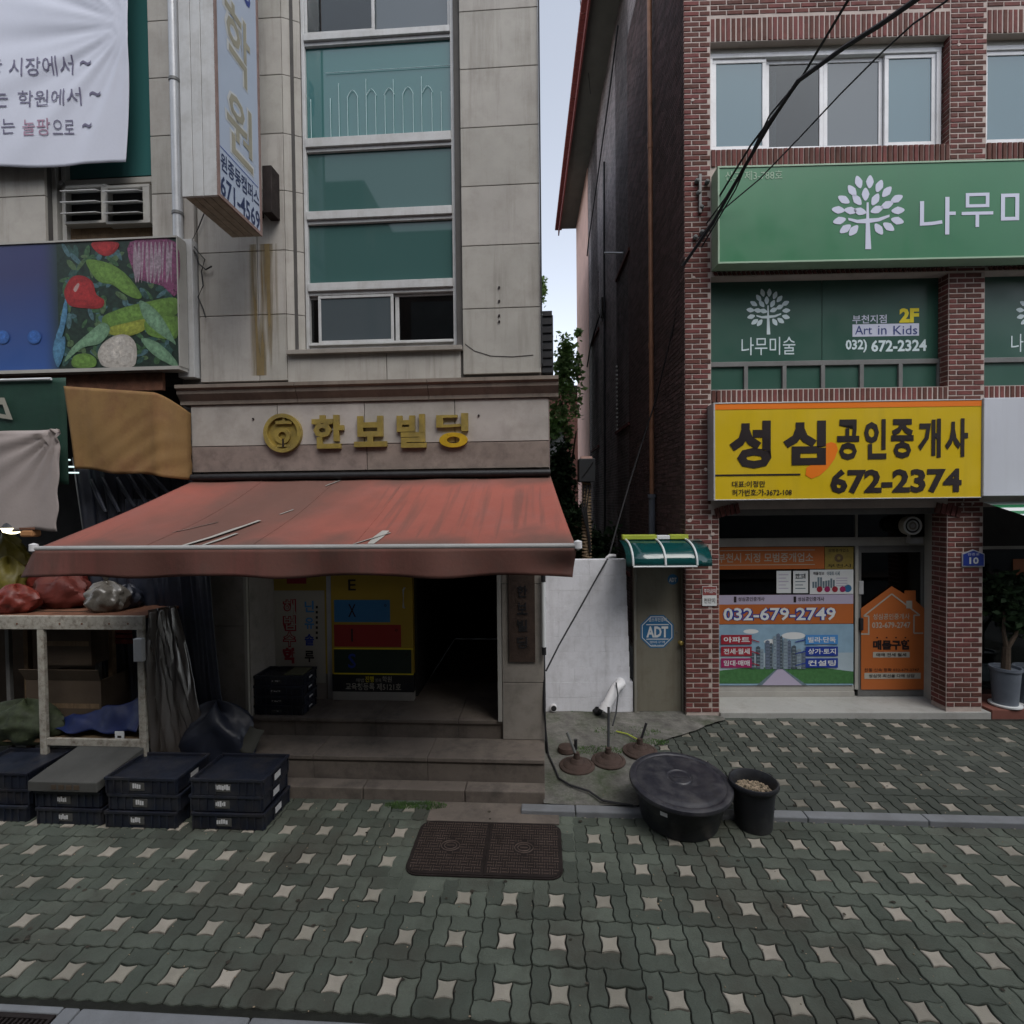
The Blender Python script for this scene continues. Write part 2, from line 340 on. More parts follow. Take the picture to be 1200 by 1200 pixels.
# ------------------------------------------------------------------ lettering
_fc = {}
def font_mesh(body, bold):
    k = (body, bold)
    if k in _fc: return _fc[k]
    c = bpy.data.curves.new('t', 'FONT'); c.body = body; c.size = 1; c.resolution_u = 2; c.offset = bold
    o = bpy.data.objects.new('t', c); me = o.to_mesh()
    vs = [tuple(v.co) for v in me.vertices]; fs = [tuple(p.vertices) for p in me.polygons]
    o.to_mesh_clear(); bpy.data.objects.remove(o); bpy.data.curves.remove(c)
    x0 = min(v[0] for v in vs); x1 = max(v[0] for v in vs); y0 = min(v[1] for v in vs); y1 = max(v[1] for v in vs)
    vs = [((v[0]-x0)/(x1-x0), (v[1]-y0)/(y1-y0)) for v in vs]; _fc[k] = (vs, fs); return vs, fs
def text_to(mb, body, fn, bold=.0, depth=0, fine=None):
    """fn(s,t,d) maps the unit box of the word to the wall; depth d outwards"""
    vs, fs = font_mesh(body, bold); n = len(vs)
    if fine:
        bm = bmesh.new(); bv = [bm.verts.new((a*fine[0], b*fine[1], 0)) for a, b in vs]
        for f in fs:
            try: bm.faces.new([bv[i] for i in f])
            except ValueError: pass
        for _ in range(6):
            bmesh.ops.triangulate(bm, faces=bm.faces[:])
            e_ = [e for e in bm.edges if e.calc_length() > .022]
            if not e_: break
            bmesh.ops.subdivide_edges(bm, edges=e_, cuts=1)
        bmesh.ops.triangulate(bm, faces=bm.faces[:]); bm.verts.index_update()
        vs = [(v.co.x/fine[0], v.co.y/fine[1]) for v in bm.verts]; fs = [tuple(v.index for v in f.verts) for f in bm.faces]; bm.free(); n = len(vs)
    if not depth:
        mb.add([fn(s, t, 0) for s, t in vs], [f for f in fs]); return
    ed = {}
    for f in fs:
        for a, b in zip(f, f[1:]+f[:1]): ed[(a, b)] = 1
    rim = [e for e in ed if (e[1], e[0]) not in ed]
    mb.add([fn(s, t, depth) for s, t in vs]+[fn(s, t, 0) for s, t in vs], list(fs)+[(b, a, a+n, b+n) for a, b in rim])
def word(body, fr, x0, y0, x1, y1, w, m, parent, bold=.015, depth=0, name='lettering', **kw):
    u0, u1, z0, z1 = fr.rect(x0, y0, x1, y1, w)
    mb = MB(); text_to(mb, body, lambda s, t, d: (u0+s*(u1-u0), w-d, z0+t*(z1-z0)), bold, depth)
    return mb.build(name, m, parent, **kw)
def pr(name, fr, x0, y0, x1, y1, w, m, parent, **kw):      # a flat print
    u0, u1, z0, z1 = fr.rect(x0, y0, x1, y1, w)
    return MB().quad((u0, w, z0), (u1, w, z0), (u1, w, z1), (u0, w, z1)).build(name, m, parent, **kw)
def prp(name, fr, pts, w, m, parent, **kw):
    P = [fr.px(a, b, w) for a, b in pts]; poly = [(p.x, p.z) for p in P]
    n = len(poly); ar = sum(poly[i][0]*poly[(i+1) % n][1]-poly[(i+1) % n][0]*poly[i][1] for i in range(n))
    if ar < 0: poly = poly[::-1]
    return MB().add([(a, w, b) for a, b in poly], [tuple(range(n))]).build(name, m, parent, **kw)
LEAVES = [(155, 140), (212, 140), (260, 163), (298, 193), (122, 183), (80, 228), (52, 280), (58, 335), (88, 378), (130, 387), (348, 230), (355, 290), (352, 342), (308, 372), (258, 383), (190, 203), (147, 231), (240, 231), (115, 285), (162, 290), (248, 283), (300, 260)]
def tree_logo(fr, x0, y0, x1, y1, w, m, parent):
    u0, u1, z0, z1 = fr.rect(x0, y0, x1, y1, w); s = (u1-u0)/368.
    X = lambda x: u0+(x-20)*s
    Z = lambda y: z1-(y-105)*s*(z1-z0)/(380*s)
    for cx, cy in LEAVES:
        a = math.atan2(-(cy-300), cx-203); l, h = 34, 20
        if (cx, cy) == (190, 203): a = math.pi/2
        pts = []
        for k in range(12):
            t = 2*math.pi*k/12; x = l*math.cos(t); y = h*math.sin(t)*(1-.35*abs(math.cos(t)))
            pts.append((X(cx+x*math.cos(a)-y*math.sin(a)), w, Z(cy-(x*math.sin(a)+y*math.cos(a)))))
        MB().add(pts, [tuple(range(12))]).build('leaf', m, parent)
    tr = [(190, 485), (220, 485), (212, 350), (262, 343), (312, 322), (312, 310), (255, 326), (209, 328), (206, 245), (196, 245), (194, 328), (150, 333), (102, 322), (104, 334), (148, 350), (192, 352)]
    MB().add([(X(a), w, Z(b)) for a, b in tr], [tuple(range(len(tr)))]).build('trunk', m, parent)
# ================================================================== GROUND
NK = L.onz(250, 1187, 0).y            # street edge of the near kerb line (w)
MK = L.onz(460, 938, 0).y             # mid kerb face / foot of the entrance steps
MB().box(-150, 150, -150, 150, -.6, -.13).build('ground', M['asphalt'], None, L, (0, 0, 0), kind='structure')
gt = thing(L, 'kerb', None, None, (0, NK, 0), kind='structure')
uu = -9.0; k0 = L.onz(503, 1197, 0).x
uu = k0-.98*9
gu0, gu1 = L.onz(0, 1192, 0).x-.4, L.onz(62, 1192, 0).x
while uu < 8:
    a, b = uu+.004, uu+.976
    if a < gu1 and b > gu0: b2 = b; MB().box(max(a, gu1+.01), b, NK-.32, NK-.006, -.13, -.002).build('kerb_stone', M['kerb'], gt, bevel=.012) if b > gu1+.05 else None; MB().box(a, min(b, gu1+.005), NK-.045, NK-.006, -.13, -.002).build('kerb_edge', M['kerb'], gt, bevel=.006)
    else: MB().box(a, b, NK-.32, NK-.006, -.13, -.002).build('kerb_stone', M['kerb'], gt, bevel=.012)
    uu += .98
g = thing(L, 'drain_grate', 'black slotted drain grate set in the kerb at the street edge', 'drain grate', (gu0, NK-.3, -.02))
mb = MB(); mb.box(gu0, gu1, NK-.075, NK-.05, -.06, -.004); mb.box(gu0, gu1, NK-.32, NK-.30, -.06, -.004); mb.box(gu1-.02, gu1, NK-.30, NK-.075, -.06, -.004)
mb.build('frame', M['iron_dark'], g)
k = gu0+.01
while k < gu1-.03:
    bx('bar', M['iron_dark'], g, k, k+.012, NK-.30, NK-.076, -.05, -.008); k += .03
# ---- interlocking pavers
P_ = .1137; PU = .1092
def wv(x, y, A=.046):                  # every joint line waves once per block width; the pale squares get drawn-out corners
    def lvl(q):
        q %= 3; i = int(q); f = q-i; t = (-1, 1, 1, -1); return t[i]*(1-f)+t[i+1]*f
    return (x+A*lvl(x)*math.cos(2*math.pi*y), y+A*lvl(y)*math.cos(2*math.pi*x))
def edge(x0, y0, x1, y1, n=8): return [wv(x0+(x1-x0)*k/n, y0+(y1-y0)*k/n) for k in range(n)]
def outline(x, y, wd, ht):
    pts = []
    for i in range(wd): pts += edge(x+i, y, x+i+1, y)
    for j in range(ht): pts += edge(x+wd, y+j, x+wd, y+j+1)
    for i in range(wd): pts += edge(x+wd-i, y+ht, x+wd-i-1, y+ht)
    for j in range(ht): pts += edge(x, y+ht-j, x, y+ht-j-1)
    return pts
def inset(p, d):
    n = len(p); out = []
    for i in range(n):
        a, b, c = Vector(p[i-1]), Vector(p[i]), Vector(p[(i+1) % n])
        t = (c-a).normalized(); out.append((b.x-t.y*d, b.y+t.x*d))
    return out
SH = [(0, 0, 1, 1), (0, 1, 2, 1), (1, -1, 1, 2), (-1, -1, 2, 1), (-1, 0, 1, 2)]
pmesh = []
for k, (x, y, wd, ht) in enumerate(SH):
    cx, cy = x+wd/2, y+ht/2
    o = [((a-cx)*PU, (b-cy)*P_) for a, b in outline(x, y, wd, ht)]
    q_ = .0022 if k == 0 else 0; a, b, c = inset(o, .0042+q_), inset(o, .004+q_), inset(o, .0078+q_); n = len(o)
    vs = [(p[0], p[1], -.03) for p in a]+[(p[0], p[1], -.005) for p in b]+[(p[0], p[1], 0) for p in c]
    fs = [(r*n+i, r*n+(i+1) % n, (r+1)*n+(i+1) % n, (r+1)*n+i) for r in range(2) for i in range(n)]+[tuple(2*n+i for i in range(n))]
    me = bpy.data.meshes.new('paving_block'); me.from_pydata(vs, [], fs)
    me.materials.append(M['paver_light' if k == 0 else 'paver']); pmesh.append((me, vs, fs, cx, cy))
def pave(name, tilepx, z, inside, count, lm='paver_light', dm='paver'):
    t = thing(L, name, None, None, (0, NK, 0), kind='structure')
    c = L.onz(*tilepx, z); ou, ow = c.x-.5*PU, c.y-.5*P_
    items = []
    for i in range(-30, 31):
        for j in range(-22, 23):
            for k, (me, vs, fs, cx, cy) in enumerate(pmesh):
                u, w_ = ou+(3*i+cx)*PU, ow+(3*j+cy)*P_
                if not inside(u, w_): continue
                W3 = L.O+L.U*u+L.W*w_; d = W3-CAM; d.z = z-2.8
                f = d.dot(F)
                if f < 1 or abs(d.dot(CR)/f) > 1.08 or abs(d.dot(CU)/f) > 1.1: continue
                items.append((d.length, k, u, w_))
    items.sort(); rr = random.Random(5)
    stuff = [MB() for _ in range(2)]
    for n, (d, k, u, w_) in enumerate(items):
        dz = rr.choice((1, 1, 1, 2.2))*rr.uniform(-.0022, .0016); rx, ry, rz = rr.uniform(-.012, .012), rr.uniform(-.012, .012), rr.uniform(-.012, .012)
        lump = .006*math.sin(u*2.1+1)*math.sin(w_*2.7)
        mt = Matrix.Translation((u, w_, z+dz+lump)) @ Matrix.Rotation(rz, 4, 'Z') @ Matrix.Rotation(rx, 4, 'X') @ Matrix.Rotation(ry, 4, 'Y')
        if n < count:
            o = bpy.data.objects.new('paving_block', pmesh[k][0]); C.objects.link(o); o.parent = t
            o.matrix_local = Matrix.Translation((0, -NK, 0)) @ mt
        else:
            stuff[0 if k else 1].add([mt @ Vector(v) for v in pmesh[k][1]], pmesh[k][2])
    if stuff[0].v: stuff[0].build('paving_blocks_beyond', M[dm], t, kind='stuff')
    if stuff[1].v: stuff[1].build('pale_blocks_beyond', M[lm], t, kind='stuff')
    return t
MKu = L.onz(905, 960, .02).y          # mid kerb strip
mc = L.onz(655, 1028, 0); ma = L.onz(483, 968, 0)
man0, man1 = L.onz(483, 1000, 0).x, L.onz(657, 1000, 0).x
mw0, mw1 = L.onz(570, 1027, 0).y, L.onz(570, 965, 0).y
RAMP = (man0+.02, man1+.02, mw1+.012, MK+.0)
def low_in(u, w_):
    if w_ < NK+.09 or w_ > MK+.12: return False
    if man0-.06 < u < man1+.06 and w_ > mw0-.06: return False
    return True
pv = pave('pavement', (653.5, 1104), 0, low_in, 300)
E1 = L.onz(760, 935, .03); E2 = L.onz(770, 872, .03); E3 = L.onz(850, 846, .03)
def apron_edge(w_):                    # right edge (u) of the concrete apron at depth w_
    pts = [(E1.y, E1.x), (E2.y, E2.x), (E3.y, E3.x)]
    if w_ <= pts[0][0]: return pts[0][1]
    for (a, ua), (b, ub) in zip(pts, pts[1:]):
        if w_ <= b: return ua+(ub-ua)*(w_-a)/(b-a)
    return pts[-1][1]
SILLF = L.onz(985, 846, .03).y
def up_in(u, w_): return MKu+.12 < w_ < SILLF+.1 and u > apron_edge(w_)-.28
pv2 = pave('upper_pavement', (981.3, 941.8), .03, up_in, 0, 'paver_light_worn', 'paver_worn')
MB().box(-7, 9, NK-.005, MK+3.5, -.10, -.014).build('pavement_bed', M['bed'], None, L, (0, 0, 0), kind='structure')
MB().box(.33, 9, MKu+.1, SILLF+.4, -.012, .013).build('upper_pavement_bed', M['bed'], None, L, (0, 0, 0), kind='structure')
# mid kerb strip
mk = thing(L, 'mid_kerb', None, None, (0, MKu, 0), kind='structure')
ks = L.onz(612, 925, .05).x
uu = L.onz(900, 960, .05).x-1.0*4+.36
while uu < 7:
    if uu+1 > ks: MB().box(max(uu, ks)+.003, uu+.996, MKu, MKu+.105, -.05, .042).build('kerb_stone', M['kerb'], mk, bevel=.01)
    uu += 1.0
# concrete apron, uneven
def apron(s, t):
    w_ = MKu+.1+(SILLF+.75-MKu-.1)*t
    u0 = -.015; u1 = apron_edge(w_) if w_ < E3.y else E3.x
    u = u0+(u1-u0)*s
    return (u+(.05*mnoise.noise((w_*5, 2, 0))+.03*mnoise.noise((w_*17, 5, 0)))*s, w_, .046+.008*math.sin(u*5)*math.cos(w_*4)+.018*t+.006*mnoise.noise((u*7, w_*7, 0)))
MB().sheet(44, 60, apron).build('concrete_apron', M['concrete'], None, L, (0, 0, 0), kind='structure', smooth=True)
# foot strip before the steps
pf = thing(L, 'plinth_kerb', None, None, (-1, MK, 0), kind='structure')
a = -5.6
while a < -.05:
    b = min(a+.97, -.0); MB().box(a+.003, b-.003, MK, MK+.16, -.05, .112).build('kerb_stone', M['step'], pf, bevel=.01); a += .97
# manhole
mh = thing(L, 'manhole_cover', 'rusty rectangular manhole cover in two halves in the paving before the steps', 'manhole cover', (man0, mw0, 0))
MB().box(man0-.2, man1+.2, mw0-.2, MK-.0, -.04, -.009).build('surround', M['paver'], mh)
mid = (man0+man1)/2; rc = .09
def rrect(u0, u1, w0, w1, r, left, right):
    pts = []
    for cx, cy, a0, on in ((u1-r, w1-r, 0, right), (u0+r, w1-r, 90, left), (u0+r, w0+r, 180, left), (u1-r, w0+r, 270, right)):
        if on: pts += [(cx+r*math.cos(R_(a0+q)), cy+r*math.sin(R_(a0+q))) for q in range(0, 91, 18)]
        else: pts.append((u1 if a0 in (0, 270) else u0, w1 if a0 in (0, 90) else w0))
    return pts
MB().slab(rrect(man0-.012, man1+.012, mw0-.012, mw1+.012, rc+.012, 1, 1), -.005, .004).build('frame', M['iron_dark'], mh)
for s_, (a, b) in enumerate(((man0, mid-.004), (mid+.004, man1))):
    pl = MB().slab(rrect(a, b, mw0, mw1, rc, s_ == 0, s_ == 1), .004, .010).build('plate', M['iron_dark'], mh)
    mb = MB(); nx, ny = 14, 9; cu, cw = (a+b)/2, (mw0+mw1)/2
    for i in range(nx*2):
        for j in range(ny*2):
            u = a+.018+(b-a-.036)*(i+.5)/(nx*2); w_ = mw0+.018+(mw1-mw0-.036)*(j+.5)/(ny*2)
            if ((u-cu)/.085)**2+((w_-cw)/.085)**2 < 1: continue
            du = min(u-a if s_ == 0 else 9, b-u if s_ else 9); dw = min(w_-mw0, mw1-w_)
            if du < rc*.4 and dw < rc*.4: continue
            if (i//2+j//2) % 2: mb.box(u-.0095, u+.0095, w_-.004, w_+.004, .010, .0145)
            else: mb.box(u-.0035, u+.0035, w_-.011, w_+.011, .010, .0145)
    mb.build('tread_pattern', M['iron'], mh, kind='stuff')
    mb = MB()
    for r in (.075, .05):
        ring = [(cu+r*math.cos(q*math.pi/12), cw+r*.8*math.sin(q*math.pi/12), .0125) for q in range(25)]
        mb.tube(ring, .004, 5, False)
    mb.box(cu-.03, cu+.03, cw-.004, cw+.004, .010, .016)
    mb.build('emblem_ring', M['iron'], mh)
MB().box(RAMP[0], RAMP[1]-.02, RAMP[2], MK-.01, -.004, .006).build('cement_strip', M['step'], mh)
# weeds and grit
rr = random.Random(3); mb = MB()
spots = [(L.onz(470, 945, .0), .10), (L.onz(500, 945, 0), .12), (L.onz(735, 858, .05), .25), (L.onz(700, 880, .05), .2), (L.onz(760, 870, .05), .14), (L.onz(655, 835, .05), .12)]
for p, r in spots:
    for k in range(520):
        a = rr.uniform(0, 6.28); q = r*math.sqrt(rr.random()); u, w_ = p.x+q*math.cos(a)*1.6, p.y+q*math.sin(a)*.5
        z0 = (.05 if w_ > MKu+.1 and u > .33 else 0.0); h = rr.uniform(.008, .034); d = rr.uniform(-.014, .014); e = rr.uniform(-.012, .012)
        mb.add([(u-.004, w_, z0), (u+.004, w_+.002, z0), (u+d, w_+e, z0+h)], [(0, 1, 2)])
mb.build('weeds', M['weed'], None, L, (0, 0, 0), kind='stuff')
mb = MB()
for k in range(520):
    u, w_ = rr.uniform(-4, 5.5), rr.uniform(NK, MKu+1.8); z0 = .045 if w_ > MKu+.1 and u > .33 else .002; s_ = rr.uniform(.0025, .007)
    if w_ > MK-.01 and u < .33: continue
    mb.lathe((u, w_, z0), [(s_*.7, -s_*.3), (s_, .1*s_), (s_*.5, s_*.6)], 5, rr.uniform(.6, 1.5), 1)
mb.build('grit', M['gravel'], None, L, (0, 0, 0), kind='stuff')

mb = MB(); rr = random.Random(21)
for k in range(150):
    u, w_ = rr.uniform(-3.6, 5.2), rr.uniform(NK+.1, MKu+1.6); up_ = w_ > MKu+.1
    if (w_ > MK-.01 and u < .33) or (up_ and u < apron_edge(w_)+.1): continue
    z0 = (.036 if up_ else .006); r_ = rr.uniform(.008, .02); e_ = rr.uniform(.5, 1)
    mb.add([(u+r_*math.cos(q)*rr.uniform(.7, 1.1), w_+r_*e_*math.sin(q)*rr.uniform(.7, 1.1), z0+rr.uniform(0, .003)) for q in [i*.79 for i in range(8)]], [tuple(range(8))])
mb.build('litter', mat('litter', (.035, .03, .022), .9, .5, 20, 0, 0, rnd=.6), None, L, (0, 0, 0), kind='stuff')
# ================================================================== STONE BUILDING
sb = thing(L, 'stone_building', 'pale granite clad building with a tall green glass window strip and stepped entrance', 'building', (0, 0, 0))
Lz = lambda y, x=583, w=0: L.z(x, y, w)
Lu = lambda x, y=220, w=0: L.u(x, y, w)
UW0, UW1 = Lu(352), Lu(532); ZSILL = L.z(440, 408); ZTOP = 10.2
ULFT = Lu(210, 360); ZB1 = L.z(440, 450)      # cornice top
uR = 0.0
mb = MB()   # core walls, behind the cladding
mb.box(ULFT, UW0-.07, .03, .35, ZB1-.1, ZTOP); mb.box(UW1+.005, uR-.02, .03, .35, ZB1-.1, ZTOP)
mb.box(UW0-.07, UW1+.005, .03, .35, ZB1-.1, ZSILL-.05)
mb.box(ULFT, uR-.02, .03, .35, 3.0, ZB1-.1)
mb.build('wall', M['joint'], sb)
bx('side_wall', M['stone_lower'], sb, -.30, -.0201, .35, 12, 0, ZTOP)
bx('ceiling', M['room_dark'], sb, ULFT, -.3, .36, 4, 3.02, 3.1)
def panel(u0, u1, z0, z1, w0=-.0, m='stone', th=.035, name='stone_panel'):
    g_ = .0035
    return bx(name, M[m], sb, u0+g_, u1-g_, w0, w0+th, z0+g_, z1-g_, bevel=.004)
zr = [ZTOP]+[Lz(y) for y in (-55, 11, 79, 148, 217, 287, 361, 438)]
for a, b in zip(zr[1:], zr): panel(Lu(540), uR, a, b)
MB().tube([(L.px(x, y, -.003).x, -.003, L.px(x, y, -.003).z) for x, y in ((545, 403), (556, 411), (575, 417), (600, 418), (625, 416))], .003, 5).build('crack', M['ink'], sb)
for x, y in ((585, 337), (585, 353), (585, 370), (585, 377)):
    p = L.px(x, y, -.001); MB().lathe((p.x, 0, p.z), [(0.001, -.012), (.012, -.012), (.012, .012)], 8, tilt=Matrix.Rotation(R_(90), 3, 'X')).build('anchor_hole', M['ink'], sb)
zl = [ZTOP]+[L.z(330, y) for y in (-48, 20, 87, 156, 223, 293, 368, 446)]
uA, uB = Lu(302, 330), Lu(335, 330)
for a, b in zip(zl[1:], zl):
    panel(uA, uB, a, b); panel(Lu(233, 350), uA, a, b)
    # splayed reveal beside the window
    MB().add([(uB+.004, .0, a+.004), (UW0-.01, .07, a+.004), (UW0-.01, .07, b-.004), (uB+.004, .0, b-.004), (uB+.004, .035, a+.004), (UW0-.01, .105, a+.004), (UW0-.01, .105, b-.004), (uB+.004, .035, b-.004)],
             [(0, 1, 2, 3), (5, 4, 7, 6), (0, 4, 5, 1), (2, 6, 7, 3), (1, 5, 6, 2), (4, 0, 3, 7)]).build('reveal_panel', M['stone'], sb)
zu = [ZB1-.02, ZSILL-.04]
panel(uB, Lu(453, 425), *zu); panel(Lu(453, 425), Lu(540, 425), *zu)
# rust stain below the hanging sign
st = MB(); q = [L.u(x, 365, -.0015) for x in (292, 327)]; st.quad((q[0], -.0015, L.z(308, 440)), (q[1], -.0015, L.z(308, 440)), (q[1], -.0015, L.z(308, 286)), (q[0], -.0015, L.z(308, 286)))
sm_ = M['stain']; nt = sm_.node_tree; N = nt.nodes; K = nt.links; tc = N.new('ShaderNodeTexCoord'); mp = N.new('ShaderNodeMapping'); mp.inputs['Scale'].default_value = (11, 1, .55); K.new(tc.outputs['Object'], mp.inputs[0])
no = N.new('ShaderNodeTexNoise'); no.inputs['Scale'].default_value = 1; no.inputs['Detail'].default_value = 6; K.new(mp.outputs[0], no.inputs['Vector']); mr = N.new('ShaderNodeMapRange'); mr.inputs[1].default_value = .42; mr.inputs[2].default_value = .56; mr.inputs[4].default_value = .8; K.new(no.outputs['Fac'], mr.inputs[0])
gr_ = N.new('ShaderNodeSeparateXYZ'); K.new(tc.outputs['Generated'], gr_.inputs[0]); e_ = N.new('ShaderNodeMath'); e_.operation = 'PINGPONG'; e_.inputs[1].default_value = .5; K.new(gr_.outputs['X'], e_.inputs[0]); e2 = N.new('ShaderNodeMapRange'); e2.inputs[2].default_value = .18; K.new(e_.outputs[0], e2.inputs[0])
mu = N.new('ShaderNodeMath'); mu.operation = 'MULTIPLY'; K.new(mr.outputs[0], mu.inputs[0]); K.new(e2.outputs[0], mu.inputs[1]); K.new(mu.outputs[0], N['Principled BSDF'].inputs['Alpha'])
st.build('rust_stain', M['stain'], sb)
# white pilaster beside the sign board
bx('pilaster', M['steel_white'], sb, L.u(213, 380), L.u(232, 380), -.07, .03, L.z(222, 444), L.z(222, 284), bevel=.004)
bx('pilaster', M['stone'], sb, L.u(213, 380), L.u(232, 380), -.03, .03, L.z(222, 284)+.002, ZTOP)
# ---- tall window strip
WW = .10
rows = [('slide', -70, 40), ('glass', 51, 160), ('glass', 176, 246), ('glass', 261, 331), ('slide', 345, 402)]
wf = MB(); zx = lambda y: L.z(442, y, WW)
u0, u1 = UW0, UW1
wf.box(u0, u0+.035, WW-.03, WW+.05, zx(408), ZTOP); wf.box(u1-.035, u1, WW-.03, WW+.05, zx(408), ZTOP)
for a, b in ((51, 39), (176, 161), (261, 247), (345, 331), (409, 402)):
    wf.box(u0+.035, u1-.035, WW-.045, WW+.05, zx(a)+.04, zx(b)); wf.box(u0+.035, u1-.035, WW-.02, WW+.05, zx(a), zx(a)+.04)
wfo = wf.build('window_frame', M['steel_white'], sb, bevel=.004)
def pane(a, b, z0, z1, w_, m, name='pane', par=None): return bx(name, M[m], par or sb, a, b, w_, w_+.006, z0, z1)
pane(u0+.036, u1-.036, zx(160), zx(51), WW+.01, 'glass_teal')
pane(u0+.036, u1-.036, zx(246), zx(176), WW+.01, 'glass_teal_dark')
pane(u0+.036, u1-.036, zx(331), zx(261), WW+.01, 'glass_teal_dark')
bx('blind', M['room_mid'], sb, u0+.04, u1-.04, WW+.07, WW+.08, zx(200), zx(176))
# white railing close behind the pane
rl = MB(); wr = WW-.002
def ru(x): return L.u(x, 110, wr)
for x, yt in ((364, 112), (387, 112), (397, 95), (407, 112), (419, 112), (429, 92), (440, 112), (451, 112), (461, 94), (472, 112), (484, 112), (494, 93), (506, 112), (517, 112), (528, 112)):
    rl.tube([(ru(x), wr, zx(158)), (ru(x), wr, zx(yt))], .0032, 5)
for xc in (413, 435, 456, 478, 501):
    rl.tube([(ru(xc-6)+(ru(xc+6)-ru(xc-6))*q/8, wr, zx(112)+.07*math.sin(math.pi*q/8)) for q in range(9)], .0032, 5)
rl.tube([(ru(382), wr, zx(82)), (ru(529), wr, zx(82))], .003, 5)
rl.build('railing', M['film_pale'], sb)
# sliding windows
def slider(zb, zt, ua, ub, split, m1, m2, w0=WW-.02):
    o = MB(); f = .03
    for a, b, dw in ((ua, split+.02, 0), (split-.02, ub, .03)):
        for q in ((a, b, zb, zb+f), (a, b, zt-f, zt), (a, a+f, zb+f, zt-f), (b-f, b, zb+f, zt-f)): o.box(q[0], q[1], w0+dw, w0+.026+dw, q[2], q[3])
    sh = o.build('sash', M['steel_white'], sb, bevel=.003)
    pane(ua+f, split+.02-f, zb+f, zt-f, w0+.012, m1, par=sh); pane(split-.02+f, ub-f, zb+f, zt-f, w0+.042, m2, par=sh)
us = L.u(464, 372, WW)
slider(zx(402)+.008, zx(345)-.004, u0+.08, us, L.u(384, 372, WW)-9, 'glass_frost', 'glass_clear') if False else None
f = .028; zb, zt = zx(402)+.006, zx(345)-.004
o = MB(); a, b = L.u(373, 372, WW-.02), L.u(461, 372, WW-.02)
for q in ((a, b, zb, zb+f), (a, b, zt-f, zt), (a, a+f, zb+f, zt-f), (b-f, b, zb+f, zt-f)): o.box(q[0], q[1], WW-.02, WW+.006, q[2], q[3])
s1 = o.build('sash', M['steel_white'], sb, bevel=.003); pane(a+f, b-f, zb+f, zt-f, WW-.01, 'glass_frost', par=s1)
o = MB()
for q in ((u0+.036, u1-.036, zb, zb+.02), (u0+.036, u1-.036, zt-.02, zt), (us-.01, us+.03, zb+.02, zt-.02), (L.u(379, 372, WW+.03), L.u(385, 372, WW+.03), zb+.02, zt-.02)): o.box(q[0], q[1], WW+.012, WW+.045, q[2], q[3])
s2 = o.build('sash', M['steel_white'], sb, bevel=.003); pane(us+.03, u1-.04, zb+.02, zt-.02, WW+.03, 'glass_clear', par=s2); pane(u0+.036, us-.01, zb+.02, zt-.02, WW+.03, 'glass_clear', par=s2)
bx('window_bar', M['paper'], sb, L.u(449, 372, WW+.2), L.u(452, 372, WW+.2), WW+.2, WW+.21, zb, zt)
slider(zx(38), zx(38)+1.2, u0+.036, u1-.036, L.u(437, 20, WW), 'glass_clear', 'glass_frost')
bx('room', M['room_dark'], sb, UW0-.3, UW1+.1, 1.3, 1.35, ZSILL-.5, ZTOP); bx('room_side', M['room_dark'], sb, UW0-.35, UW0-.3, .36, 1.3, ZSILL-.5, ZTOP); bx('room_side', M['room_dark'], sb, UW1+.1, UW1+.15, .36, 1.3, ZSILL-.5, ZTOP); bx('room_floor', M['room_mid'], sb, UW0-.3, UW1+.1, WW+.12, 1.3, ZSILL-.08, ZSILL-.02)
bx('roof', M['stone'], sb, ULFT, -.02, -.0, 12, ZTOP+.001, ZTOP+.1)
# projecting sill
zs = L.z(438, 407, -.05); bx('window_sill', M['column'], sb, L.u(335, 407, -.05), L.u(541, 407, -.05), -.05, .09, zs-.045, zs, bevel=.004)
# ---- cornice and sign band
BW = -.13
uc0, uc1 = L.u(204, 455, BW-.1), L.u(655, 452, BW-.1)
zc1 = L.z(440, 445, BW-.1); zc0 = L.z(440, 470, BW)
prof = [(.03, zc1), (BW-.10, zc1), (BW-.10, zc1-.035), (BW-.075, zc1-.05), (BW-.07, zc1-.09), (BW-.02, zc1-.155), (BW-.02, zc0), (.03, zc0)]
js = [uc0, L.u(350, 460, BW), L.u(503, 460, BW), uc1]
for a, b in zip(js, js[1:]): MB().prismu(prof, a+.003, b-.003).build('cornice', M['cornice'], sb)
zb1, zbm, zb0 = zc0, L.z(440, 520, BW), L.z(440, 551, BW)
ub0, ub1 = L.u(224, 510, BW), L.u(644, 506, BW)
bx('band_core', M['joint'], sb, ub0+.01, ub1-.01, BW+.02, .02, zb0+.01, zb1)
js = [ub0, L.u(325, 495, BW), L.u(427, 495, BW), L.u(533, 495, BW), ub1]
for a, b in zip(js, js[1:]):
    panel(a, b, zbm, zb1, BW, 'stone_band', .03, 'band_panel')
js = [ub0, L.u(430, 535, BW), ub1]
for a, b in zip(js, js[1:]): panel(a, b, zb0, zbm, BW, 'stone_lower', .03, 'band_panel')
bx('band_edge', M['stone_lower'], sb, ub1-.01, ub1, BW, .02, zb0, zb1)
bx('soffit_strip', M['column'], sb, ub0, ub1, BW+.03, .02, zb0-.04, zb0, bevel=.004)
for x, y in ((297, 491), (561, 487)):
    p = L.px(x, y, BW); MB().lathe((p.x, BW, p.z), [(.004, -.01), (.011, -.006), (.011, .01)], 8, tilt=Matrix.Rotation(R_(90), 3, 'X')).build('anchor_hole', M['ink'], sb)
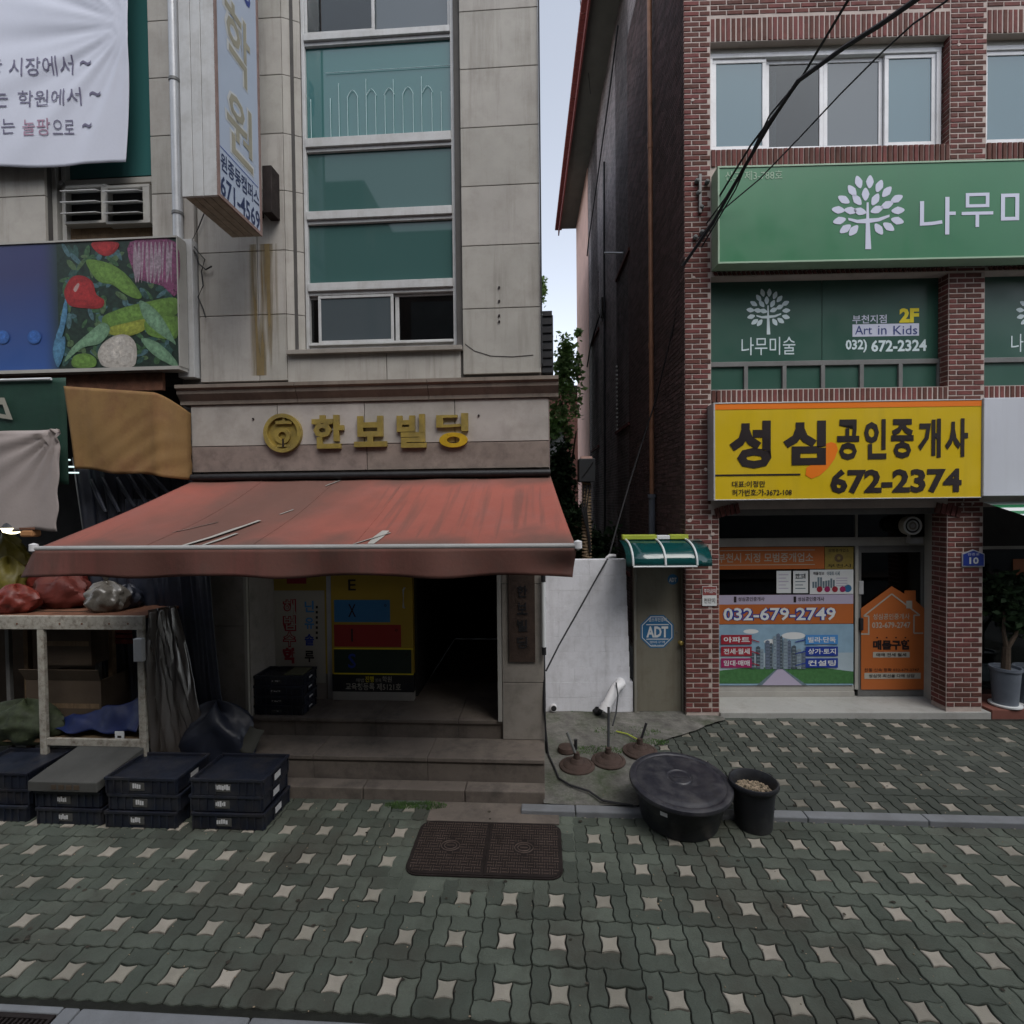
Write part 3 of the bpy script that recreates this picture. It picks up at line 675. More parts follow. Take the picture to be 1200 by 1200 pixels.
# ---- ground floor: entrance
z_land = .513; z_t1 = .326; WB = .55
uE0, uE1 = L.u(290, 760, 0), L.u(588, 760, 0)
wR1 = -.41
for name, w0, w1, z0, z1, ua, ub in (('step', wR1, 0.02, -.05, z_t1, uE0-.25, -.002), ('step', 0.0201, WB+.4, 0, z_land, uE0-.4, -.02)):
    n = 3 if w1 < .1 else 4; xs = [ua+(ub-ua)*i/n for i in range(n+1)]
    for a, b in zip(xs, xs[1:]): bx(name, M['step'], sb, a+.002, b-.002, w0+.02, w1, z0, z1-.04, bevel=.003); bx('tread', M['step'], sb, a+.002, b-.002, w0, w1, z1-.04, z1, bevel=.006)
zg = 3.0
ucl = L.u(588, 760, 0)
zc = [z_t1, L.z(612, 800), L.z(612, 678)+.0, zg]
bx('column_core', M['joint'], sb, ucl+.01, -.02, .03, .5, z_t1, zg)
for a, b in ((z_t1, L.z(612, 800)), (L.z(612, 800), 1.95), (1.95, zg)): panel(ucl, 0, a, b, 0, 'column', .03, 'column_panel')
bx('column_side', M['column'], sb, -.019, -.001, .031, .5, z_t1, zg)
bx('door_jamb', M['alu_beige'], sb, L.u(583, 760, 0)-.0, ucl-.002, .0, .06, z_land, zg)
uc_ = L.u(216, 760, 0)
bx('column_core', M['joint'], sb, uc_, uE0-.01, .03, WB, 0, zg)
panel(uc_, uE0, 0.1, 1.5, 0, 'column', .03, 'column_panel'); panel(uc_, uE0, 1.5, zg, 0, 'column', .03, 'column_panel')
bx('column_corner', M['poster_paper'], sb, uE0-.03, uE0+.002, -.004, .03, z_land, zg)
bx('column_side', M['column'], sb, uE0-.0099, uE0+.012, .031, WB, z_land, zg)
uP1 = L.u(384, 760, WB); uD0, uD1 = L.u(390, 760, WB), L.u(485, 760, WB); uDoor = uD1+.01
bx('wall', M['column'], sb, uE0, uP1, WB, WB+.1, z_land, zg)
bx('mirror_strip', M['alu'], sb, uP1, uD0, WB-.01, WB+.06, z_land, zg)
# corridor behind the open doorway
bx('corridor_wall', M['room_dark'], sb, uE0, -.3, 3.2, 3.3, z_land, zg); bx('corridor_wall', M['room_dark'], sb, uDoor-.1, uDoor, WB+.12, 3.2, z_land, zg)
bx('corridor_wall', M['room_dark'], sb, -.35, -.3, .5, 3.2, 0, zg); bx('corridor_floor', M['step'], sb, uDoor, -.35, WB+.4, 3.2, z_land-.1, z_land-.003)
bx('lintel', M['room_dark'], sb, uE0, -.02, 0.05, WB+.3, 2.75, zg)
# yellow door
dz = lambda y: L.z(437, y, WB-.03)
d = bx('door', M['door_yellow'], sb, uD0, uD1, WB-.03, WB+.05, dz(790)+.0, 2.7, bevel=.004)
bx('door_foot', M['alu_beige'], sb, uD0, uD1, WB-.03, WB+.05, z_land, dz(811), bevel=.003)
bx('notice_strip', M['black'], sb, uD0, uD1, WB-.03, WB+.05, dz(811)+.002, dz(790)-.002)
for x1, y0, y1, m_, ch, cm in ((457, 703, 729, 'door_blue', 'X', 'ink'), (470, 732, 758, 'door_red', 'I', 'ink'), (482, 761, 789, 'door_green', 'S', 'print_navy')):
    pr('stripe', L, 391.5, y0, x1, y1, WB-.0325, M[m_], d)
    word(ch, L, 408, y0+5, 417, y1-6, WB-.035, M[cm], d, .01) if ch != 'I' else pr('lettering', L, 411.5, y0+5, 413.5, y1-6, WB-.035, M[cm], d)
    word('o', L, x1-7, y0+5, x1-4, y0+8, WB-.035, M['ink'], d)
pr('seam', L, 391, 759.5, 484.5, 761, WB-.0325, M['yellow_text'], d); pr('seam', L, 391, 789, 484.5, 790.5, WB-.0325, M['yellow_text'], d)
word('E', L, 408, 679, 417, 692, WB-.033, M['ink'], d, .01)
hp = [L.px(474, 712, WB-.03), L.px(474, 689, WB-.03)]
MB().tube([(hp[0].x-.0, WB-.03, hp[0].z), (hp[0].x, WB-.08, hp[0].z+.01), (hp[1].x, WB-.08, hp[1].z-.01), (hp[1].x, WB-.03, hp[1].z)], .011, 8).build('handle', M['alu'], d)
word('진행', L, 428, 792.5, 438, 799.5, WB-.033, M['yellow_text'], d, .01); word('학원', L, 448, 792.5, 459, 799.5, WB-.033, M['poster_paper'], d, .01)
word('영재', L, 439.5, 795, 446.5, 799.5, WB-.033, M['poster_paper'], d, .0); word('해법', L, 417, 795, 426.5, 799.5, WB-.033, M['poster_paper'], d, .0)
word('교육청등록 제5121호', L, 405, 800.5, 470, 809, WB-.033, M['poster_paper'], d, .015)
# poster wall
po = thing(L, 'academy_poster', 'tall cream poster with red and blue vertical Korean lettering beside the yellow door', 'poster', (uE0+.2, WB, 1))
w_ = WB-.012
bx('board', M['poster_yellow'], po, L.u(319, 730, w_), L.u(383, 730, w_), WB-.01, WB-.001, z_land+.3, 2.7)
pr('sheet', L, 320, 692, 381, 800, WB-.0125, M['poster_paper'], po)
pr('red_mark', L, 336, 676, 359, 684, WB-.0125, M['print_red'], po)
for i, ch in enumerate('해법수학'):
    y = 703+i*19; word(ch, L, 331.5, y-1, 347, y+17.5, WB-.0145, M['print_red'], po, .05); word(ch, L, 333, y, 345.5, y+16, WB-.0165, M['poster_paper'] if i != 3 else M['print_red'], po, .0)
for i, (ch, m_) in enumerate((('닌', 'print_azure'), ('유', 'print_azure'), ('솔', 'print_navy'), ('루', 'ink'))):
    y = 704+i*19.5; word(ch, L, 357, y, 368, y+13.5, WB-.0145, M[m_], po, .03)
for i in range(7): pr('small_print', L, 370, 710+i*6, 372.5, 713+i*6, WB-.0145, M['ink'], po)
# plaque on the right column
pq = thing(L, 'brown_plaque', 'dark brown wooden plaque fixed on the right entrance column', 'plaque', (L.u(611, 720), 0, 1.5))
bx('board', M['plaque_brown'], pq, L.u(596, 730, -.02), L.u(627, 730, -.02), -.02, -.002, L.z(611, 776, -.02), 2.6, bevel=.003)
for i, ch in enumerate('한보빌딩'): word(ch, L, 606, 686+i*20, 618, 700+i*20, -.0225, M['black'], pq, .02, .004)
# fluorescent tube by the corner
ft = thing(L, 'tube_light', 'unlit white tube light standing upright on the building corner by the white wall', 'lamp', (L.u(637.5, 720), -.04, 1.2))
a = L.px(637.5, 758, -.05); b = L.px(637.5, 682, -.05)
MB().tube([(a.x, -.05, a.z), (a.x, -.05, b.z)], .022, 10).build('tube', M['paper'], ft, smooth=True)
MB().tube([(a.x, -.05, a.z-.08), (a.x, -.05, a.z-.001)], .024, 10).build('socket', M['black'], ft); MB().tube([(a.x, -.05, b.z+.001), (a.x, -.05, b.z+.1)], .024, 10).build('socket', M['black'], ft)
# ---- gold sign
gs = thing(L, 'building_sign', 'gold raised Korean letters with a round emblem on the stone band over the awning', 'sign', (L.u(430, 510, BW), BW, L.z(430, 510, BW)))
for ch, x0, x1, y0, y1 in (('한', 367, 404, 487, 526), ('보', 416, 454, 488, 524), ('빌', 466, 500, 486, 525)):
    word(ch, L, x0, y0, x1, y1, BW-.004, M['gold'], gs, .035, .035, 'letter')
word('디', L, 512, 485, 549, 506, BW-.004, M['gold'], gs, .04, .035, 'letter')
def ring(fr, x, y, r_out, r_in, w0, w1, m, par, name, sz=1.0):
    p = fr.px(x, y, w1); n = 36; mb = MB()
    k = fr.px(x+1, y, w1).x-p.x; ro, ri = r_out*k, r_in*k
    for i in range(n):
        a, b = 2*math.pi*i/n, 2*math.pi*(i+1)/n
        q = lambda r, t, ww: (p.x+r*math.cos(t), ww, p.z+r*math.sin(t)*sz)
        mb.add([q(ri, a, w0), q(ro, a, w0), q(ro, b, w0), q(ri, b, w0), q(ri, a, w1), q(ro, a, w1), q(ro, b, w1), q(ri, b, w1)], [(0, 1, 2, 3), (1, 5, 6, 2), (4, 0, 3, 7)])
    return mb.build(name, m, par)
ring(L, 532, 516, 16.5, 7.5, BW-.04, BW, M['gold_bright'], gs, 'letter_ring', .52)
em = ring(L, 333, 508, 22, 17.5, BW-.045, BW, M['gold'], gs, 'emblem')
ring(L, 333, 508, 17.4, 0.1, BW-.012, BW, M['gold'], em, 'disc'); ring(L, 332, 511, 9, 4.5, BW-.035, BW-.012, M['gold'], em, 'inner_ring')
u0, u1, z0, z1 = L.rect(323, 493, 342, 497, BW-.03); bx('bar', M['gold'], em, u0, u1, BW-.035, BW-.012, z0, z1)
u0, u1, z0, z1 = L.rect(331, 489, 334, 493, BW-.03); bx('bar', M['gold'], em, u0, u1, BW-.035, BW-.012, z0+.001, z1)
u0, u1, z0, z1 = L.rect(331, 514, 333, 524, BW-.03); bx('bar', M['ink'], em, u0, u1, BW-.037, BW-.012, z0, z1)
u0, u1, z0, z1 = L.rect(325, 521, 340, 524, BW-.03); bx('bar', M['gold'], em, u0, u1, BW-.034, BW-.012, z0+.001, z1)
# ---- hanging vertical sign
hu = L.onu(308, 285, 0)  # placeholder ray use
wf_, wn_ = -.32, -1.10
uS = L.u(306, 283, wf_)
pN = L.onu(255, 222, uS); wn_ = pN.y; pF = L.onu(307, 283, uS); wf_ = pF.y
zS = (pN.z+pF.z)/2; tS = (255-212)/600*(5.25+wn_)+.01
hg = thing(L, 'projecting_sign', 'tall white boxed sign with blue Korean lettering and a phone number projecting from the facade', 'sign', (uS, wf_, zS))
mb = MB(); zt_ = zS+4.2
for a, b in ((0, .31), (.325, .60), (.615, 1)):
    mb.box(uS-tS+tS*a, uS-tS+tS*b, wn_, wn_+.025, zS, zt_)
mb.box(uS-tS, uS-.006, wn_+.025, wf_, zS+.03, zt_)
mb.build('cabinet', M['steel_white'], hg, bevel=.003)
for k in range(4):
    a = uS-tS+.01+k*(tS-.02)/4; bx('bottom_slat', M['slat_pale'], hg, a+.003, a+(tS-.02)/4-.003, wn_+.03, wf_, zS+.003, zS+.028)
bx('face', M['print_blue'], hg, uS-.005, uS, wn_+.03, wf_-.03, zS+.03, zt_)
mb = MB(); mb.box(uS-.006, uS+.008, wf_-.03, wf_, zS, zt_); mb.box(uS-.006, uS+.008, wn_, wn_+.03, zS, zt_); mb.box(uS-.006, uS+.008, wn_+.03, wf_-.03, zS, zS+.03)
mb.build('face_frame', M['brown_frame'], hg)
def side_text(body, w0, w1, z0, z1, m, bold=.02, du=.002):
    mb = MB(); text_to(mb, body, lambda s, t, d: (uS+du+d, w0+s*(w1-w0), z0+t*(z1-z0)), bold); mb.build('lettering', m, hg)
def sp(x, y): p = L.onu(x, y, uS); return p.y, p.z
W_, H_ = wn_, wf_-wn_
side_text('원', W_+.12, W_+H_*.82, sp(270, 178)[1], sp(270, 100)[1], M['steel_white'], .045, .002); side_text('원', W_+.15, W_+H_*.80, sp(270, 176)[1], sp(270, 102)[1], M['sign_grey'], .012, .004)
side_text('학', W_+.12, W_+H_*.80, sp(270, 82)[1], sp(270, -2)[1], M['steel_white'], .045, .002); side_text('학', W_+.15, W_+H_*.78, sp(270, 80)[1], sp(270, 0)[1], M['sign_grey'], .012, .004)
side_text('중앙', W_+.25, W_+H_*.85, sp(270, -25)[1], sp(270, -75)[1], M['ink_blue'], .03)
side_text('원종동캠퍼스', W_+.05, W_+H_*.94, sp(281, 221)[1], sp(281, 201)[1], M['sign_ink'], .02)
side_text('671-4569', W_+.04, W_+H_*.95, sp(281, 249)[1], sp(281, 226)[1], M['sign_ink'], .02)
side_text('—', W_+.04, W_+H_*.92, sp(281, 197)[1], sp(281, 196)[1], M['print_navy'], 0)
bk = MB(); p = L.px(316, 197, -.1)
bk.box(p.x-.05, p.x+.05, -.16, 0, L.z(316, 253, -.1), L.z(316, 198, -.1)); bk.build('bracket', M['iron_dark'], hg, bevel=.006)
MB().box(uS-.2, uS-.14, wf_, 0.0, zS+.35, zS+.41).build('bracket', M['iron_dark'], hg)
MB().tube([(L.px(x, y, -.03).x, -.03, L.px(x, y, -.03).z) for x, y in ((240, 248), (232, 268), (224, 284), (232, 295), (240, 304), (236, 318), (238, 335), (232, 348), (238, 362), (241, 372))], .006, 6).build('cable', M['black_rubber'], hg)
MB().tube([(L.px(x, y, -.04).x, -.04, L.px(x, y, -.04).z) for x, y in ((222, 286), (230, 298), (233, 309), (241, 316), (248, 312))], .008, 6).build('cable', M['black_rubber'], hg)
# dark unit on the right edge
du = thing(L, 'wall_unit', 'narrow dark metal unit hung on the right edge of the granite facade', 'box', (0.0, .05, L.z(638, 438)))
uu0, uu1 = .005, L.u(646, 404, .1)+.02
bx('casing', M['plastic_dark'], du, uu0, uu1, .06, .8, L.z(638, 438, .1), L.z(638, 371, .1), bevel=.005)
for k in range(7): zz = L.z(638, 436, .1)+.05+k*.085; bx('louvre', M['black'], du, uu0+.01, uu1-.01, .045, .06, zz, zz+.05)
MB().tube([(.006, -.02, 4.2), (.006, -.02, ZTOP)], .009, 6).build('cable', M['black_rubber'], None, L, (.006, -.02, 4.2), label='thin dark cable running up the right edge of the granite facade', cat='cable')
# drain pipe
dp = thing(L, 'drainpipe', 'shiny steel drainpipe running down between the vegetable sign and the hanging sign', 'drainpipe', (L.u(206, 150), -.07, 5))
up = L.u(206, 150, -.07); zp0 = L.z(206, 286, -.07)
for a, b in ((zp0, L.z(206, 249, -.07)), (L.z(206, 249, -.07), L.z(206, 93, -.07)), (L.z(206, 93, -.07), L.z(206, -60, -.07))):
    MB().tube([(up, -.07, a+.004), (up, -.07, b-.004)], .048, 14).build('pipe', M['alu'], dp, smooth=True)
    MB().tube([(up, -.07, b-.03), (up, -.07, b)], .056, 14).build('collar', M['alu_dark'], dp, smooth=True)
# ---- awning
aw = thing(L, 'awning', 'faded red fabric awning with grimy patches over the stone building entrance', 'awning', (-1.5, -.1, 3))
AWW = -1.52
pl_, prt = L.px(46, 640, AWW), L.px(674, 640, AWW)
ql, qr = L.px(228, 562, -.13), L.px(645, 559, -.13)
zf = (pl_.z+prt.z)/2; za = (ql.z+qr.z)/2
aws = mat('awning_cloth', (.285, .085, .062), .75, .10, 1.2, .12, 35, dirt=((.24, .10, .085), .5, 1.6))
nt = aws.node_tree; N = nt.nodes; K = nt.links; p = N['Principled BSDF']; src = p.inputs['Base Color'].links[0].from_socket
tc = N.new('ShaderNodeTexCoord'); sx = N.new('ShaderNodeSeparateXYZ'); K.new(tc.outputs['Object'], sx.inputs[0])
no = N.new('ShaderNodeTexNoise'); no.inputs['Scale'].default_value = 2.3; no.inputs['Detail'].default_value = 7; K.new(tc.outputs['Object'], no.inputs['Vector'])
def mth(op, a, b):
    n_ = N.new('ShaderNodeMath'); n_.operation = op; n_.use_clamp = False
    for i, v in enumerate((a, b)):
        if isinstance(v, (int, float)): n_.inputs[i].default_value = v
        elif v is not None: K.new(v, n_.inputs[i])
    return n_.outputs[0]
def stepn(x, a, b):
    r = N.new('ShaderNodeMapRange'); r.interpolation_type = 'SMOOTHSTEP'; r.inputs[1].default_value = a; r.inputs[2].default_value = b; K.new(x, r.inputs[0]); return r.outputs[0]
nn = mth('MULTIPLY', mth('SUBTRACT', no.outputs['Fac'], .5), 1.0)
# mildew along the front hem (object y runs from about 0 at the wall to -1.4), and along a fold left of the middle
hem = stepn(mth('ADD', mth('MULTIPLY', sx.outputs['Y'], -1), mth('MULTIPLY', nn, .9)), 1.05, 1.55)
back = stepn(mth('ADD', sx.outputs['Y'], mth('MULTIPLY', nn, .45)), -.30, .02)
diag = mth('ADD', mth('ADD', sx.outputs['X'], mth('MULTIPLY', sx.outputs['Y'], -.35)), mth('MULTIPLY', nn, 1.1))
fold = mth('SUBTRACT', 1, stepn(mth('ABSOLUTE', mth('ADD', diag, .85), None), .1, 1.35))
mpA = N.new('ShaderNodeMapping'); mpA.inputs['Scale'].default_value = (16, .7, .7); K.new(tc.outputs['Object'], mpA.inputs[0]); nA = N.new('ShaderNodeTexNoise'); nA.inputs['Scale'].default_value = 1; nA.inputs['Detail'].default_value = 6; K.new(mpA.outputs[0], nA.inputs['Vector'])
runs = mth('MULTIPLY', stepn(nA.outputs['Fac'], .48, .70), .55)
gm = mth('MINIMUM', mth('MAXIMUM', mth('MAXIMUM', mth('MAXIMUM', hem, back), mth('MULTIPLY', fold, .9)), runs), 1)
x = N.new('ShaderNodeMix'); x.data_type = 'RGBA'; K.new(mth('MULTIPLY', gm, .85), x.inputs[0]); K.new(src, x.inputs[6]); x.inputs[7].default_value = (.085, .058, .046, 1); K.new(x.outputs[2], p.inputs['Base Color'])
def awn(s, t):
    ul = ql.x+(pl_.x-ql.x)*t; ur = qr.x+(prt.x-qr.x)*t; u = ul+(ur-ul)*s; w_ = -.13+(AWW+.13)*t
    return (u, w_, za+(zf-za)*t-.045*math.sin(math.pi*t)*(.35+.65*abs(math.sin(s*math.pi*3)))+.010*mnoise.noise((s*9, t*2, 4))+.006*mnoise.noise((s*26, t*3, 1))*t)
MB().sheet(110, 24, awn).build('canopy', aws, aw, smooth=True, solid=.003)
val = mat('awning_valance', (.12, .052, .04), .8, .15, 1.5, .15, 30, dirt=((.085, .06, .05), .6, 1.8), streak=((.23, .07, .06), .6, 3))
zv = L.z(340, 676, AWW-.02)
def vf(s, t):
    e = max(0, s-.9)*10; e0 = max(0, .06-s)*16
    return (pl_.x-.02-.1*e0*t+(prt.x-pl_.x+.03)*s*(1)-.03*e*t, AWW-.025-.016*math.sin(s*43)*t-.02*math.sin(s*17+1)*t+.05*e*t*math.sin(t*3), zf-.02-(zf-zv-.02)*t+.012*math.sin(s*23)*t)
MB().sheet(90, 8, vf).build('valance', val, aw, smooth=True, solid=.003)
MB().tube([(pl_.x-.03, AWW-.01, zf-.008), (prt.x+.02, AWW-.01, zf-.008)], .021, 10).build('front_bar', M['awning_bar'], aw, smooth=True)
for x_ in (pl_.x-.035, prt.x+.02): MB().lathe((x_, AWW-.01, zf+.0), [(.004, -.04), (.03, -.025), (.03, .025), (.004, .035)], 10).build('end_cap', M['pvc_white'], aw, smooth=True)
MB().tube([(ql.x, -.17, za+.03), (qr.x, -.17, za+.03)], .035, 10).build('roller', M['black'], aw, smooth=True)
for x_ in (ql.x+.35, -.35): MB().tube([(x_, -.15, za-.12), (x_+.25, -.8, (za+zf)/2-.2), (x_, AWW+.03, zf-.03)], .016, 8).build('arm', M['grey_pole'], aw, smooth=True)
for s_ in (.205, .41, .60, .80):
    mb = MB(); P = [Vector(awn(s_, t/24))+Vector((0, 0, .0035)) for t in range(25)]; d_ = Vector((.009, 0, 0))
    mb.add([q for p_ in P for q in (p_-d_, p_+d_)], [(2*i, 2*i+1, 2*i+3, 2*i+2) for i in range(24)]); mb.build('seam', aws, aw, solid=.002)
def patch(pts, wd):
    P = []
    for s, t in pts: P.append(Vector(awn(s, t))+Vector((0, 0, .006)))
    mb = MB(); vs = []
    for i, q in enumerate(P):
        d = (P[min(i+1, len(P)-1)]-P[max(0, i-1)]).normalized(); n_ = Vector((d.y, -d.x, 0)).normalized()*wd*2.6*(.4+.6*math.sin(math.pi*(i+.4)/len(P)))
        vs += [q-n_, q+n_]
    mb.add(vs, [(2*i, 2*i+1, 2*i+3, 2*i+2) for i in range(len(P)-1)]); mb.build('torn_patch', M['peel'], aw)
patch([(.275, .985), (.30, .88), (.325, .78), (.35, .66)], .028); patch([(.315, .985), (.33, .92), (.345, .84)], .018); patch([(.375, .56), (.39, .48)], .006)
patch([(.632, .985), (.637, .9), (.643, .82)], .016); patch([(.60, .99), (.655, .85)], .007); patch([(.40, .12), (.425, .03)], .010); patch([(.2, .8), (.26, .66)], .005)

# ================================================================== MARKET SHOP ON THE LEFT
ms = thing(L, 'market_building', 'granite clad market shop building with louvred window vents behind the vegetable sign', 'building', (ULFT-2, 0, 0))
mx = lambda x, y=200: L.u(x, y, 0)
ML = -9.5
wl0, wl1 = mx(53, 240), mx(178, 240)
zv0 = L.z(120, 330); zbase = L.z(120, 446)
bx('wall', M['joint'], ms, ML, wl0, .03, .35, zbase, ZTOP); bx('wall', M['joint'], ms, wl1, ULFT-.003, .03, .35, zbase, ZTOP); bx('wall', M['joint'], ms, wl0, wl1, .03, .35, zbase, zv0)
bx('roof', M['stone'], ms, ML, ULFT-.003, -.01, 8, ZTOP+.001, ZTOP+.1)
zz = [L.z(190, y) for y in (340, 294, 227, 159, 91, 24, -45)]+[ZTOP]
for a, b in zip(zz, zz[1:]): bx('stone_panel', M['stone'], ms, wl1, ULFT-.006, 0, .035, a+.004, b-.004, bevel=.004)
zz = [L.z(30, y) for y in (340, 294, 230, 162, 92, 22, -48)]+[ZTOP]
for a, b in zip(zz, zz[1:]):
    bx('stone_panel', M['stone'], ms, wl0-1.1, wl0-.003, 0, .035, a+.004, b-.004, bevel=.004); bx('stone_panel', M['stone'], ms, wl0-2.2, wl0-1.107, 0, .035, a+.004, b-.004, bevel=.004)
bx('window_pane', M['glass_teal'], ms, wl0+.14, wl1-.001, .16, .17, L.z(120, 208, .16), ZTOP)
mb = MB()
zt0 = L.z(120, 212, .1)
mb.box(wl0, wl0+.05, .08, .25, zv0, ZTOP); mb.box(wl0+.09, wl0+.14, .10, .25, zv0, ZTOP); mb.box(wl0+.14, wl1-.001, .11, .2, zt0-.03, zt0+.03)
mb.build('window_frame', M['alu_beige'], ms, bevel=.004)
bx('infill_board', M['wood'], ms, wl0+.14, wl1-.001, .15, .18, zv0, zt0-.03)
bx('room', M['room_mid'], ms, ML, ULFT-.001, 1.3, 1.4, zbase+.11, ZTOP); bx('room_side', M['room_mid'], ms, ULFT-.06, ULFT-.001, .36, 1.3, zbase+.11, ZTOP)
for i, (x0, x1) in enumerate(((76, 118), (125, 167))):
    u0, u1, z0, z1 = L.rect(x0, 219, x1, 258, .04)
    v = thing(L, 'louvre_vent', ('left of two' if i == 0 else 'right of two')+' beige metal vents with three open slats under the teal window', 'vent', (u0, .04, z0), group='metal louvre vents')
    mb = MB(); mb.box(u0, u1+.07, .05, .148, z1-.0, z1+.03); mb.box(u1-.005, u1+.07, .05, .148, z0-.03, z1); mb.box(u0, u1, .05, .148, z0-.03, z0-.0); mb.box(u0-.02, u0, .05, .148, z0-.03, z1)
    mb.build('casing', M['alu_beige'], v, bevel=.003); bx('duct', M['black'], v, u0, u1-.006, .12, .147, z0, z1)
    for k in range(3):
        zc_ = z1-.01-(z1-z0)*k/3
        MB().prismu([(.12, zc_), (-.02, zc_-.055), (-.02, zc_-.063), (.12, zc_-.008)], u0+.002, u1-.012).build('slat', M['steel_white'], v)
MB().lathe((wl0+.13, .06, L.z(70, 215, .06)), [(.01, -.02), (.028, -.015), (.028, .01)], 12, tilt=Matrix.Rotation(R_(90), 3, 'X')).build('pulley', M['alu_dark'], ms)
# banner
bn = thing(L, 'banner', 'creased white cloth banner with Korean handwriting lines tied over the upper window', 'banner', (mx(80), -.06, L.z(80, 197, -.06)))
bw = -.07
bz0, bz1 = L.z(80, 196, bw), ZTOP
bu1b, bu1t = L.u(148, 195, bw), L.u(159, 0, bw)+.03
def bf(s, t):
    u1 = bu1b+(bu1t-bu1b)*t*1.2+(.012*math.sin(t*9)); u0 = -8.5; u = u0+(u1-u0)*s
    z = bz0+(bz1-bz0)*t+.02*math.sin(s*14)*(1-t)+.025*(1-s)*(1-t)
    # creases fanning from the tied upper corner
    dx, dz = (u1-u)+.02, (L.z(160, 30, bw)-z)
    ang = math.atan2(dz, dx); r = math.hypot(dx, dz)
    cr = .016*math.exp(-r*.55)*math.sin(ang*13+.6)*min(1, r)+.007*math.sin(ang*29)*math.exp(-r*.8)+.02*math.sin(u*1.7+z*1.3)
    return (u, bw-.03+cr*min(1, r*2.5), z)
MB().sheet(220, 110, bf).build('cloth', M['banner'], bn, smooth=True, solid=.002)
def on_banner(body, x0, y0, x1, y1, m, bold=.0):
    u0, u1, z0, z1 = L.rect(x0, y0, x1, y1, bw-.03); mb = MB()
    def fn(s, t, d):
        u, z = u0+s*(u1-u0), z0+t*(z1-z0)
        t_ = (z-bz0)/(bz1-bz0); ub = bu1b+(bu1t-bu1b)*t_*1.2; s_ = (u+8.5)/(ub+8.5)
        return (u, min(bf(s_, t_)[1], bf(s_-.003, t_)[1], bf(s_+.003, t_)[1], bf(s_, t_+.005)[1], bf(s_, t_-.005)[1], bf(s_-.008, t_)[1], bf(s_+.008, t_)[1])-.006, z)
    text_to(mb, body, fn, bold, 0, (u1-u0, z1-z0)); mb.build('lettering', m, bn)
on_banner('시장에서', 11, 66, 84, 88, M['banner_ink']); on_banner('~', 92, 69, 105, 75, M['banner_ink']); on_banner('는', 0-14, 64, 3, 86, M['banner_ink'])
on_banner('는', -6, 105, 10, 126, M['banner_ink']); on_banner('학원에서', 21, 104, 94, 124, M['banner_ink']); on_banner('~', 103, 105, 116, 111, M['banner_ink'])
on_banner('서는', -14, 140, 19, 159, M['banner_ink']); on_banner('놀팡', 28, 140, 60, 160, mat('banner_rose', (.34, .2, .27), .6, .1)); on_banner('으로', 62, 140, 86, 157, M['banner_ink']); on_banner('~', 95, 143, 107, 149, M['banner_ink'])
# vegetable sign board
vw = -.20
vz0, vz1 = L.z(104, 432, vw), L.z(104, 283, vw); vu1 = L.u(209, 358, vw)
vg = thing(L, 'vegetable_sign', 'wide shop sign printed with fresh vegetables fading into blue', 'sign', (vu1-2, vw, vz0))
bx('box', M['plastic_dark'], vg, -9, vu1, vw+.004, -.075, vz0+.001, vz1-.001)
mb = MB(); mb.box(-9, vu1+.005, vw-.012, -.08, vz1, vz1+.018); mb.box(-9, vu1+.005, vw-.02, -.08, vz0-.035, vz0); mb.box(vu1, vu1+.012, vw-.012, -.08, vz0+.0005, vz1-.0005)
mb.build('frame', M['alu_beige'], vg)
vb = mat('print_night_blue', (.03, .045, .17), .4, .1, 1, 0, 0, spec=.5)
nt = vb.node_tree; N = nt.nodes; K = nt.links; p = N['Principled BSDF']; tc = N.new('ShaderNodeTexCoord'); sx = N.new('ShaderNodeSeparateXYZ'); K.new(tc.outputs['Object'], sx.inputs[0])
r = N.new('ShaderNodeValToRGB'); K.new(sx.outputs['Z'], r.inputs[0]); r.color_ramp.elements[0].color = (.030, .085, .28, 1); r.color_ramp.elements[1].color = (.035, .04, .12, 1); r.color_ramp.elements[0].position = 0; r.color_ramp.elements[1].position = 1
bx_ = N.new('ShaderNodeMapRange'); bx_.interpolation_type = 'SMOOTHSTEP'; bx_.inputs[1].default_value = L.u(48, 358, vw)-(vu1-2); bx_.inputs[2].default_value = L.u(74, 358, vw)-(vu1-2); K.new(sx.outputs['X'], bx_.inputs[0])
mx_ = N.new('ShaderNodeMix'); mx_.data_type = 'RGBA'; K.new(bx_.outputs[0], mx_.inputs[0]); K.new(r.outputs[0], mx_.inputs[6]); mx_.inputs[7].default_value = (.022, .040, .036, 1); K.new(mx_.outputs[2], p.inputs['Base Color'])
VL = [0]; HCOL = {}
def vq(x0, y0, x1, y1, m, name='print'):
    VL[0] += 1; return pr(name, L, x0, y0, x1, y1, vw-.0004*VL[0], m, vg)
def vc(c, var=.3, sc=14, name='veg'):
    c = tuple(q*.62 for q in c)
    m_ = mat('print_'+name, c, .4, var, sc, 0, 0, spec=.5, dirt=(tuple(q*.45 for q in c), .6, sc*.8)); HCOL[m_.name] = c; return m_
ux_ = L.u(75, 358, vw); MB().quad((-8.99, vw, vz0), (ux_, vw, vz0), (ux_, vw, vz1), (-8.99, vw, vz1)).build('print', vb, vg)
leafm = vc((.05, .12, .055), .75, 16, 'leafy'); dk = vc((.025, .05, .035), .5, 20, 'dark_leaf')
ux2 = L.u(68, 358, vw); MB().quad((ux2, vw-.0004, vz0), (vu1-.001, vw-.0004, vz0), (vu1-.001, vw-.0004, vz1), (ux2, vw-.0004, vz1)).build('print', dk, vg)
HC = {}
